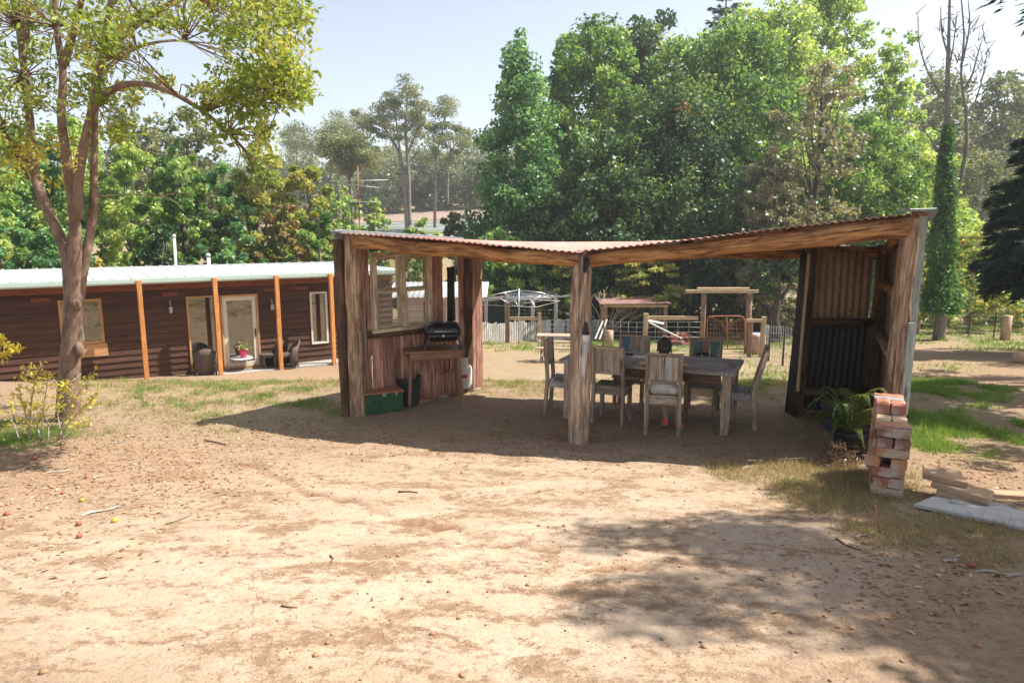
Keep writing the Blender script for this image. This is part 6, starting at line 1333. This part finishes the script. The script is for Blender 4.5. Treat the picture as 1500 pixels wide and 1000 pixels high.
# gums on the far slope
def gum(label, px, y, top, base_py, skeleton, cl, leafm='lf_gum', cs=(.65, 1.3), per=190, lf=.26, r0=.42, flat=.55, grp='tall gums on the far slope'):
    b = aty(px, base_py, y); z = gh(b[0], y); root = thing('gum_tree', label, 'tree', (b[0], y, 0), 0, grp); m = MB(); g = random.Random(int(px*7))
    L = lambda p: (aty(p[0], p[1], y)[0] - b[0], (p[2] if len(p) > 2 else 0), aty(p[0], p[1], y)[2])
    for k, (pts, ra, rb) in enumerate(skeleton):
        P = [L(p) for p in pts]
        if k == 0: P = [(P[0][0], P[0][1], z - .3)] + P
        limb(m, P, ra*.62, rb*.6, 8, .04)
    C = []
    ends = [L(p[-1]) for p, _, _ in skeleton] + [L(p[len(p)//2]) for p, _, _ in skeleton]
    for (px_, py_) in cl:
        for _ in range(2): C.append(add(L((px_ + g.uniform(-5, 5), py_ + g.uniform(-4, 4))), (0, g.uniform(-2.2, 2.2), 0)))
        c = L((px_, py_)); e = min(ends, key=lambda q: math.dist(q, c)); m.tube([e, add(lerp(e, c, .55), (0, 0, -.3)), c], [.07, .05, .025], 5)
    m.build('trunk', M['bark_grey'], root); P_, T_ = clumps(C, [g.uniform(*cs) for _ in C], per, int(px), flat); leaf_mesh('crown', M[leafm], P_, lf*rng.uniform(.6, 1.3, len(P_)), T_, .5, parent=root); return root
gum('tall forked gum with open clumps of foliage standing alone on the slope', 597, 78, 118, 338,
    [([(597, 338), (594, 290), (588, 240), (580, 215), (568, 195), (556, 180)], .55, .12), ([(600, 330), (599, 270), (596, 220), (594, 180), (598, 140), (600, 125)], .38, .1), ([(594, 265), (580, 255), (565, 245), (548, 238)], .14, .05), ([(588, 240), (583, 200), (578, 160), (572, 142)], .22, .06), ([(597, 225), (606, 205), (614, 185), (617, 160)], .2, .06), ([(597, 240), (606, 230), (615, 220), (628, 212)], .12, .05), ([(568, 195), (545, 185), (530, 178)], .1, .04)],
    [(600, 124), (592, 133), (606, 135), (597, 148), (610, 150), (586, 150), (572, 140), (566, 150), (578, 158), (560, 160), (552, 168), (569, 170), (585, 168), (600, 168), (612, 165), (620, 160), (617, 175), (605, 183), (590, 186), (575, 188), (560, 182), (545, 178), (533, 172), (528, 180), (540, 190), (566, 197), (595, 200), (610, 196), (621, 188), (555, 195), (582, 204), (524, 170)])
gum('slender gum with a kinked crown beside the large conical tree', 639, 84, 143, 308,
    [([(637, 308), (638, 260), (641, 220), (648, 190), (652, 165)], .36, .08), ([(640, 250), (636, 215), (634, 190)], .16, .05), ([(656, 300), (656, 255), (660, 225), (672, 205), (682, 195)], .24, .05), ([(660, 225), (668, 232), (680, 225)], .08, .03)],
    [(655, 147), (660, 155), (650, 158), (656, 168), (646, 172), (640, 182), (652, 184), (633, 188), (628, 178), (644, 198), (636, 206), (668, 188), (678, 192), (688, 196), (672, 202), (660, 205), (684, 208), (652, 214), (640, 224), (630, 232), (664, 220), (655, 232), (676, 215)])
gum('round crowned gum left of the tall forked gum, dark beneath', 513, 62, 172, 300,
    [([(515, 300), (513, 275), (510, 255), (505, 235), (498, 220)], .35, .1), ([(512, 262), (522, 245), (530, 232)], .2, .06), ([(511, 258), (516, 235), (514, 212)], .2, .06)],
    [(514, 196), (503, 200), (526, 200), (534, 208), (540, 218), (545, 228), (530, 222), (518, 214), (506, 214), (494, 212), (484, 208), (478, 216), (490, 222), (502, 228), (516, 230), (532, 236), (544, 240), (520, 242), (500, 240), (486, 232), (508, 206), (524, 212), (538, 230), (496, 246), (482, 224)], cs=(.7, 1.35), per=240)
gum('hazy gum crown rising behind the round crowned gum', 498, 95, 172, 290, [([(498, 300), (498, 250), (500, 205)], .3, .1), ([(499, 240), (486, 215), (476, 205)], .15, .05)], [(490, 178), (498, 173), (506, 178), (512, 184), (484, 186), (478, 192), (492, 190), (504, 190), (474, 200), (486, 202), (500, 202), (516, 194)], cs=(1.1, 2.0), per=190)
gum('faint hazy gum above the golden trees', 436, 95, 185, 300, [([(436, 310), (436, 260), (434, 215)], .3, .1), ([(436, 250), (450, 225), (455, 210)], .15, .05)], [(430, 190), (438, 186), (424, 196), (446, 194), (452, 204), (420, 206), (434, 202), (444, 210), (456, 214), (428, 214), (462, 222), (440, 220)], cs=(1.1, 2.0), per=190)
# far wooded hill and mid slope trees
def mass(name, label, mat, xs, ys, n, hmin, hmax, lf, per=70, seed=0, edge=None):
    g = np.random.default_rng(seed); C = []; S = []
    X = g.uniform(*xs, n); Yv = g.uniform(*ys, n); 
    for x, y_ in zip(X, Yv):
        h = g.uniform(hmin, hmax); z = gh(x, y_)
        for k in range(9): q = g.random(); C.append((x + g.normal()*h*.16, y_ + g.normal()*h*.16, z + h*(.04 + .96*q))); S.append(h*.13*g.uniform(.7, 1.3))
    C = np.array(C); S = np.array(S); idx = np.repeat(np.arange(len(C)), per); d = g.normal(size=(len(idx), 3)); d /= np.linalg.norm(d, axis=1, keepdims=True); d *= g.random((len(idx), 1))**.5; P = C[idx] + d*S[idx, None]
    o = leaf_mesh(name, mat, P, lf*g.uniform(.6, 1.3, len(P)), np.clip((g.random(len(C))*.8)[idx] + g.normal(size=len(idx))*.12, 0, 1), .6); return tag(o, label, 'woodland', kind='stuff')
mass('far_woodland', 'hazy blue green woodland covering the far hill', M['lf_gum'], (-150, 170), (150, 215), 420, 8, 15, .75, 55, 1)
mass('slope_woodland', 'olive woodland standing along the far edge of the cleared field', M['lf_gum'], (-75, 25), (115, 132), 170, 6, 11, .55, 80, 2)
mass('bright_thicket', 'sunlit olive gum woodland behind the ivy clad tree', M['lf_gum'], (38, 110), (62, 95), 85, 11, 19, .40, 130, 3)
# cleared field rows
for k, (py, w_) in enumerate(((342, 1.1), (336, 1.2), (330, 1.2))):
    pass
M['fieldsoil'] = plain('pinkish_bare_soil', (.29, .20, .16), .95, .2, .5, dirt=(.22, .20, .12), dl=.5); M['netting'] = plain('grey_shade_net', (.24, .265, .24), .8, .15, .6)
def rows(y0, y1, step, x0, x1, w_, h_):
    m = MB(); y_ = y0
    while y_ < y1:
        n = 16; vs = []
        for i in range(n + 1):
            x = x0 + (x1 - x0)*i/n; z = gh(x, y_)
            vs += [(x, y_ - w_/2, z + .03), (x, y_ - w_*.3, z + h_), (x, y_ + w_*.3, z + h_ + .1), (x, y_ + w_/2, gh(x, y_ + w_/2) + .03)]
        fs = [(i*4+j, (i+1)*4+j, (i+1)*4+j+1, i*4+j+1) for i in range(n) for j in range(3)]; m._add(vs, fs, [(v[0], v[1], v[2]) for v in vs]); y_ += step
    return m
tag(rows(74, 96, 4.4, -26, -2, 2.0, .5).build('netted_crop_rows', M['netting']), 'grey netted crop rows on the cleared slope below the gums', 'crop rows', kind='stuff')
vs = []; n = 20
for i in range(n + 1):
    for j in range(9): x = -32 + 34*i/n; y_ = 99 + 15*j/8; vs.append((x, y_, gh(x, y_) + .06))
m = MB(); m._add(vs, [(i*9+j, (i+1)*9+j, (i+1)*9+j+1, i*9+j+1) for i in range(n) for j in range(8)], [(v[0], v[1], v[2]) for v in vs]); tag(m.build('bare_field', M['fieldsoil']), 'pinkish bare field on the far slope', 'field', kind='structure')
SG = 'shrubs below the far slope'
T('pale_shrub', 'pale grey green shrub below the slender gum', 668, 42, 305, 70, 'dome', 'lf_gum', 'bark_grey', 120, cat='shrub', grp=SG); T('pale_shrub', 'light shrub at the foot of the tall forked gum', 622, 55, 318, 44, 'dome', 'lf_bright', 'bark_grey', 121, cat='shrub', grp=SG)
T('pale_shrub', 'olive shrub hugging the foot of the large conical tree', 705, 40, 318, 66, 'dome', 'lf_gum', 'bark_grey', 122, cat='shrub', grp=SG); T('pale_shrub', 'small green shrub peeping over the tin roof below the crop rows', 598, 44, 330, 40, 'dome', 'lf_mid', 'bark_grey', 123, cat='shrub', grp=SG); T('pale_shrub', 'dark green shrub behind the antenna mast', 560, 40, 340, 70, 'dome', 'lf_mid', 'bark_grey', 124, cat='shrub', grp=SG)
T('pale_shrub', 'bushy light green tree filling the slope beside the antenna mast', 505, 48, 262, 70, 'oval', 'lf_bright', 'bark_grey', 125, .8, cb=.02, grp=SG); T('pale_shrub', 'leafy green tree under the round crowned gum', 550, 52, 285, 54, 'oval', 'lf_bright', 'bark_grey', 126, .8, cb=.02, grp=SG); T('pale_shrub', 'olive tree joining the golden trees to the round gum', 470, 50, 240, 70, 'oval', 'lf_gum', 'bark_grey', 127, .8, cb=.02, grp=SG)
# tall trees over the shelter
BG = 'tall trees over the shelter'
T('liquidambar_tree', 'large conical bright green tree standing against the open sky', 762, 37, 58, 190, 'cone', 'lf_amber', 'bark_grey', 130, 1.1, cb=.03, grp=BG, sprigs=22, amp=.22)
T('liquidambar_tree', 'narrower conical tree tucked beside the large conical one', 815, 42, 84, 120, 'cone', 'lf_amber', 'bark_grey', 131, 1., cb=.03, grp=BG, sprigs=16)
T('tall_tree', 'tall tree with yellowing leaf tips beside the conical pair', 868, 41, 36, 175, 'tall', 'lf_mid', 'bark_grey', 132, .95, grp=BG, sprigs=40, amp=.4)
T('tall_tree', 'tall tree with twin pointed dark green sprigs at its top', 932, 47, 30, 180, 'tall', 'lf_dark', 'bark_grey', 133, .9, grp=BG, sprigs=34, amp=.4)
T('tall_tree', 'broad dark green tree forming the shaded middle of the treeline', 985, 37, 130, 250, 'oval', 'lf_dark', 'bark_dark', 134, 1.1, grp=BG)
T('tall_tree', 'sunlit broad tree in front of the cedar with yellow green shoots', 1040, 41, 55, 250, 'tall', 'lf_mid', 'bark_dark', 135, 1., grp=BG, sprigs=40, amp=.35)
T('tall_tree', 'dark lower tree above the middle post of the shelter', 885, 35, 190, 190, 'oval', 'lf_dark', 'bark_dark', 136, 1.1, grp=BG)
T('tall_tree', 'light yellow green tree with a loose crown next to the cedar', 1120, 43, 5, 190, 'tall', 'lf_bright', 'bark_grey', 137, .75, grp=BG, sprigs=44, amp=.45)
T('tall_tree', 'very tall pale green tree reaching out of the picture', 1190, 46, -45, 130, 'tall', 'lf_bright', 'bark_grey', 138, .8, grp=BG, sprigs=40, amp=.45)
T('paperbark_tree', 'grey brown small leaved tree with twisting bare branches', 1185, 32, 70, 120, 'tall', 'lf_grey', 'bark_dark', 139, .36, cb=.25, grp=BG, nlimb=30, amp=.5, trunk=.018)
T('paperbark_tree', 'grey olive bushy tree over the end of the tin roof', 1125, 31, 200, 110, 'oval', 'lf_grey', 'bark_dark', 140, .7, cb=.1, grp=BG, nlimb=18)
T('tall_tree', 'bright loose crowned tree beyond the roof corner of the shelter', 1285, 42, 55, 110, 'tall', 'lf_bright', 'bark_grey', 141, .5, grp=BG, sprigs=30, amp=.5)
T('tall_tree', 'mid green tree behind the grey twisting one', 1250, 36, 160, 170, 'oval', 'lf_mid', 'bark_grey', 142, .9, grp=BG)
T('tall_tree', 'bright green leafy tree between the roof corner and the ivy clad tree', 1325, 38, 185, 130, 'oval', 'lf_bright', 'bark_grey', 143, .8, grp=BG)
T('tall_tree', 'shaded tree low behind the far gateway posts', 1080, 34, 290, 130, 'oval', 'lf_dark', 'bark_dark', 144, 1., cb=.25, grp=BG); T('tall_tree', 'dark trunked tree beside the tin wall with shaded leaves', 1140, 29, 330, 90, 'oval', 'lf_dark', 'bark_dark', 145, .9, cb=.35, grp=BG, trunk=.05, nlimb=8)
T('tall_tree', 'dark bushy tree behind the clothes hoist', 735, 34, 330, 120, 'oval', 'lf_mid', 'bark_dark', 146, 1., cb=.1, grp=BG); T('tall_tree', 'dark shaded tree behind the animal shed', 970, 35, 300, 170, 'oval', 'lf_dark', 'bark_dark', 147, 1., cb=.1, grp=BG)
T('maple_shrub', 'layered lime green maple behind the animal shed', 940, 32.5, 362, 130, 'dome', 'lf_yg', 'bark_dark', 148, .55, cb=.25, cat='shrub', grp=BG, flat=.35); T('maple_shrub', 'golden green bush between the clothes hoist and the middle post', 822, 32.5, 384, 80, 'dome', 'lf_yg', 'bark_dark', 149, .7, cb=.1, cat='shrub', grp=BG, flat=.4)
T('red_tipped_shoot', 'cluster of reddish new leaves high in the dark treeline', 985, 36, 142, 60, 'dome', 'lf_rust', 'bark_dark', 150, .22, cb=.9, cat='tree', grp=BG)
T('understorey_shrub', 'dark rounded shrub beneath the treeline behind the rail fence', 1000, 36, 395, 110, 'dome', 'lf_dark', 'bark_dark', 151, 1., cb=.0, cat='shrub', grp=BG); T('understorey_shrub', 'dark shrub beneath the treeline at the back of the gateway', 1070, 37, 390, 110, 'dome', 'lf_mid', 'bark_dark', 152, 1., cb=.0, cat='shrub', grp=BG); T('understorey_shrub', 'dim shrub low under the trees left of the animal shed', 865, 36, 395, 100, 'dome', 'lf_dark', 'bark_dark', 153, 1., cb=.0, cat='shrub', grp=BG); T('understorey_shrub', 'green shrub low behind the chook pen roof', 775, 36, 400, 120, 'dome', 'lf_mid', 'bark_dark', 154, 1., cb=.0, cat='shrub', grp=BG)
# dead bleached bush
q = ground_y(888, 30.5); db = thing('dead_bush', 'bleached bare bush beside the animal shed', 'bush', (q[0], q[1], q[2])); m = MB(); g = random.Random(12)
for k in range(22):
    a = g.uniform(-1.25, 1.25); L = g.uniform(1.6, 2.9); e = (math.sin(a)*L*.75, g.uniform(-.6, .6), math.cos(a)*L*.75 + .5); mpt = (e[0]*.35, e[1]*.35, e[2]*.55); m.tube([(0, 0, 0), mpt, e], [.04, .026, .010], 5)
    for j in range(3): f = g.uniform(.4, .9); s_ = lerp(mpt, e, f); m.tube([s_, add(s_, (g.uniform(-.4, .4), g.uniform(-.3, .3), g.uniform(.1, .5)))], [.014, .006], 4)
m.build('branches', M['deadwood'], db)
# cedar
def conifer(name, label, base, h, r, seed, leafm, z0=.1, lev=16, droop=.12, lf=.3, per=26, grp=None, nb=7, up_=.05):
    root = thing(name, label, 'conifer', base, 0, grp); g = random.Random(seed); m = MB(); m.tube([(0, 0, -.2), (0, 0, h*.5), (0, 0, h)], [h*.018, h*.011, .02], 8); P, A, T_ = [], [], []
    for i in range(lev):
        f = i/(lev - 1); z = h*(z0 + (1 - z0)*.97*f); L0 = r*(1 - f)**.8 + .25
        for k in range(nb):
            a = 2*PI*(k + g.random()*.7)/nb + i*.9; L = L0*g.uniform(.65, 1.12); d = (math.cos(a), math.sin(a)); n = 7
            pts = [(d[0]*L*t_, d[1]*L*t_, z + L*(up_*t_*2 - droop*2.2*t_*t_)) for t_ in np.linspace(0, 1, n)]; m.tube(pts, [max(.012, .03*L*(1 - t_)*.5) for t_ in np.linspace(0, 1, n)], 5); tn = g.random()*.6
            for j in range(int(per*(.4 + L/r))):
                t_ = g.random()**.6; q = t_*(n - 1); kk = min(n - 2, int(q)); p = lerp(pts[kk], pts[kk+1], q - kk); w = L*.22*(1.15 - t_); s_ = g.uniform(-1, 1); P.append((p[0] - d[1]*s_*w, p[1] + d[0]*s_*w, p[2] + g.gauss(-.04, .05)*L - abs(s_)*w*.25)); ax = nrm((d[0] - d[1]*s_*1.2, d[1] + d[0]*s_*1.2, -.25 + g.gauss(0, .25))); A.append(ax); T_.append(tn + g.random()*.4)
    m.build('trunk', M['bark_dark'], root); P = np.array(P); leaf_mesh('needles', M[leafm], P, lf*rng.uniform(.6, 1.4, len(P)), np.array(T_), .28, np.array(A), .9, 1.5, parent=root); return root
b_, h_, r_ = px_tree(1045, 54, -30, 180); conifer('cedar_tree', 'blue green cedar with layered flat branches topping the treeline', b_, h_, r_*1.1, 3, 'lf_spruce', .45, 15, .05, .42, 80, BG, 8, .12)
b_, h_, r_ = px_tree(1545, 21, 20, 300); conifer('spruce_tree', 'dark drooping spruce crowding the picture edge over the dirt drive', b_, h_, 2.35, 5, 'lf_spruce', .23, 20, .16, .28, 260, None, 9, .1)
# distant gums on that side
FG = 'gums behind the ivy clad tree'
T('gum_tree', 'sunlit olive gum behind the bare upper branches of the ivy clad tree', 1350, 60, 95, 120, 'dome', 'lf_gum', 'bark_gum', 160, .75, cb=.3, grp=FG, nlimb=20); T('gum_tree', 'tall olive gum with grey stems beside the dark spruce', 1445, 62, 95, 120, 'dome', 'lf_gum', 'bark_gum', 161, .75, cb=.3, grp=FG, nlimb=20)
T('gum_tree', 'hazy gum crown directly above the dark spruce branches', 1500, 70, 105, 110, 'dome', 'lf_gum', 'bark_gum', 162, .75, cb=.3, grp=FG); T('gum_tree', 'shorter gum with a visible grey trunk before the dark spruce', 1425, 50, 215, 110, 'dome', 'lf_gum', 'bark_gum', 163, .7, cb=.35, grp=FG, trunk=.03)
# lime bushes under them
LG = 'lime green bushes along the drive'
T('lime_bush', 'lime green bush close against the tin wall corner', 1352, 33, 330, 70, 'dome', 'lf_yg', 'bark_tan', 170, .6, cb=.15, cat='bush', grp=LG, flat=.45, nlimb=24); T('lime_bush', 'spreading lime green bush beside the ivy clad trunk', 1425, 34, 325, 100, 'dome', 'lf_yg', 'bark_tan', 171, .6, cb=.15, cat='bush', grp=LG, flat=.45, nlimb=24)
T('lime_bush', 'low lime green bush beneath the spruce branches', 1490, 36, 380, 110, 'dome', 'lf_yg', 'bark_tan', 172, .7, cb=.08, cat='bush', grp=LG, flat=.5); T('lime_bush', 'bright green bush in the gap behind the lime bushes', 1390, 39, 300, 130, 'dome', 'lf_bright', 'bark_grey', 173, .8, cb=.05, cat='bush', grp=LG); T('lime_bush', 'mid green bush at the far end of the drive behind the stump', 1450, 41, 400, 120, 'dome', 'lf_mid', 'bark_grey', 174, .9, cb=.0, cat='bush', grp=LG)
T('lime_bush', 'shaded green bush beside the wire fence corner near the tin wall', 1130, 38, 430, 110, 'dome', 'lf_yg', 'bark_grey', 175, .7, cb=.0, cat='bush', grp=LG)
# ivy clad dead tree
iy = 29.; ib = ground_y(1376, iy); iv_ = thing('ivy_clad_tree', 'dead bare topped tree wrapped in a column of dark ivy', 'tree', (ib[0], iy, 0)); m = MB()
I = lambda px, py, dy=0: (aty(px, py, iy + dy)[0] - ib[0], dy, aty(px, py, iy + dy)[2])
limb(m, [(0, 0, ib[2] - .2), I(1378, 470), I(1383, 400), I(1386, 330), I(1387, 260), I(1388, 200), I(1388, 120), I(1390, 50), I(1392, -40)], .26, .03, 10)
limb(m, [I(1396, 300), I(1408, 260), I(1416, 210), I(1414, 160), I(1408, 110), I(1412, 50), I(1405, -30)], .10, .02, 8); limb(m, [I(1386, 240), I(1375, 222), I(1360, 200), I(1348, 180)], .055, .012, 7); limb(m, [I(1388, 150), I(1370, 125), I(1355, 95), I(1346, 60), I(1345, 25)], .055, .012, 7)
limb(m, [I(1388, 215), I(1400, 195), I(1420, 185)], .045, .012, 6); limb(m, [I(1412, 130), I(1424, 110), I(1432, 80), I(1440, 55)], .05, .012, 6); limb(m, [I(1414, 170), I(1428, 150), I(1440, 110), I(1447, 70)], .045, .01, 6); limb(m, [I(1388, 110), I(1396, 70), I(1402, 20)], .045, .012, 6); limb(m, [I(1392, 90), I(1380, 50), I(1378, 10)], .05, .015, 6); limb(m, [I(1416, 215), I(1436, 200), I(1455, 190)], .05, .012, 6); limb(m, [I(1410, 90), I(1420, 40), I(1418, 0)], .05, .015, 6)
g = random.Random(77)
for k in range(120):
    px, py = g.choice([(1345, 40), (1352, 85), (1392, 30), (1402, 40), (1412, 60), (1432, 80), (1440, 60), (1447, 75), (1388, 70), (1405, 100), (1420, 50), (1378, 30), (1365, 120), (1440, 110), (1425, 120), (1396, 10)]); p = I(px + g.uniform(-6, 6), py + g.uniform(-20, 20), g.uniform(-.4, .4)); m.tube([p, add(p, (g.uniform(-.35, .35), g.uniform(-.3, .3), g.uniform(.0, .6)))], [.022, .008], 4)
m.build('trunk', M['bark_grey'], iv_)
n = 15000; f = rng.random(n)**1.25; py = 458 - 275*f; P = np.zeros((n, 3)); wv = (25 - 19*f + 4*np.sin(f*21)*(1 - f))*iy/1000*.98
for i in range(n): q = I(1377 + 11*f[i] + 2*math.sin(f[i]*14), py[i]); P[i] = q
a = rng.random(n)*2*PI; rr = wv*rng.random(n)**.4*(1 + .5*np.clip(rng.normal(size=n), 0, 3)*(rng.random(n) < .3)); P[:, 0] += np.cos(a)*rr; P[:, 1] += np.sin(a)*rr; leaf_mesh('ivy', M['lf_ivy'], P, .13*rng.uniform(.6, 1.3, n), np.clip(vnoise(f*30, a*2, 4)*.8 + rng.normal(size=n)*.15, 0, 1), .75, parent=iv_)
# shade trees standing beside the yard on the sun side (mostly out of the picture)
def shade(label, base, h, r, seed, prof='dome', leafm='lf_mid', per=None, cb=.50, dens=.5, amp=.45, **k):
    lf = .11; area = 4.2*r*h*(1 - cb); ncl = int(area*1.1); per = max(12, int(dens*area*3.4/(lf*lf*.5)/ncl)); return tree('shade_tree', label, (base[0], base[1], gh(*base)), h, r, prof, M[leafm], M['bark_grey'], seed, cb=cb, ncl=ncl, per=per, leaf=lf, amp=amp, group='shade trees beside the yard', **k)
shade('leafy shade tree spreading over the near side of the yard', (8.62, 4.0), 9.6, 3.0, 201, dens=.85, amp=.4)
shade('slender shade tree standing nearest the watcher beside the yard', (8.3, 2.5), 8.8, 2.3, 205, dens=.8, amp=.4)
shade('tall shade tree behind the brick stack side of the shelter', (11.6, 9.9), 9.0, 3.0, 202, dens=.8)
shade('shade tree overhanging the dirt drive', (15.6, 14.8), 9.5, 3.4, 203, dens=.9)
shade('farther shade tree standing along the dirt drive', (20.3, 21.4), 10, 3.6, 204, dens=.9)
conifer('pine_tree', 'dark pine whose upper branch tips hang into the picture corner', (10.6, 10.9, gh(10.6, 10.9)), 11.5, 2.75, 8, 'lf_spruce', .58, 10, .10, .22, 120, None, 8, .1)

# ------------------------------------------------------------------ sun, sky, air, camera
SUN = nrm((.74, .10, 1.0)); el = math.asin(SUN[2]); az = math.atan2(SUN[0], SUN[1])
ld = bpy.data.lights.new('sun', 'SUN'); ld.energy = 3.7; ld.angle = R(.5); ld.color = (1., .945, .87)
lo = bpy.data.objects.new('sun', ld); COL.objects.link(lo)
from mathutils import Vector
lo.rotation_euler = Vector(SUN).to_track_quat('Z', 'Y').to_euler()
wld = bpy.data.worlds.new('World'); scene.world = wld; wld.use_nodes = True; nt = wld.node_tree; nt.nodes.clear()
wo_ = nt.nodes.new('ShaderNodeOutputWorld'); bg = nt.nodes.new('ShaderNodeBackground'); sky = nt.nodes.new('ShaderNodeTexSky'); sky.sky_type = 'NISHITA'; sky.sun_disc = False; sky.sun_elevation = el; sky.sun_rotation = az; sky.air_density = 1.0; sky.dust_density = 1.2; sky.ozone_density = 2.2; sky.altitude = 100
bg.inputs[1].default_value = .084; hs_ = nt.nodes.new('ShaderNodeHueSaturation'); hs_.inputs['Saturation'].default_value = .60; nt.links.new(sky.outputs[0], hs_.inputs['Color']); mx_ = nt.nodes.new('ShaderNodeMix'); mx_.data_type = 'RGBA'; mx_.blend_type = 'MULTIPLY'; mx_.inputs[0].default_value = 1; mx_.inputs[7].default_value = (1.0, .965, .94, 1); nt.links.new(hs_.outputs[0], mx_.inputs[6]); nt.links.new(mx_.outputs[2], bg.inputs[0]); nt.links.new(bg.outputs[0], wo_.inputs[0])
HAZE = .0009
if HAZE > 0:
    hm = bpy.data.materials.new('pale_air'); hm.use_nodes = True; t_ = hm.node_tree; t_.nodes.clear(); o_ = t_.nodes.new('ShaderNodeOutputMaterial'); pv = t_.nodes.new('ShaderNodeVolumePrincipled'); pv.inputs['Color'].default_value = (.93, .96, 1., 1); pv.inputs['Density'].default_value = HAZE; pv.inputs['Anisotropy'].default_value = .3; t_.links.new(pv.outputs[0], o_.inputs['Volume'])
    m = MB(); m.box((0, 170, 15), 860, 530, 40); hz_ = m.build('haze', hm); tag(hz_, 'thin pale summer haze filling the valley', 'haze', kind='stuff')
cam = bpy.data.cameras.new('camera'); cam.lens = 24; cam.sensor_width = 36; cam.clip_end = 2000; cam.clip_start = .05
co = bpy.data.objects.new('camera', cam); COL.objects.link(co); co.location = (0, 0, CZ); co.rotation_euler = (PI/2 - TH, 0, 0); scene.camera = co
scene.view_settings.view_transform = 'Standard'; scene.view_settings.look = 'None'; scene.view_settings.exposure = 1.48; scene.view_settings.gamma = 1
scene.cycles.max_bounces = 7; scene.cycles.diffuse_bounces = 3; scene.cycles.glossy_bounces = 3; scene.cycles.transmission_bounces = 4; scene.cycles.transparent_max_bounces = 8; scene.cycles.volume_bounces = 0
scene.cycles.use_denoising = True
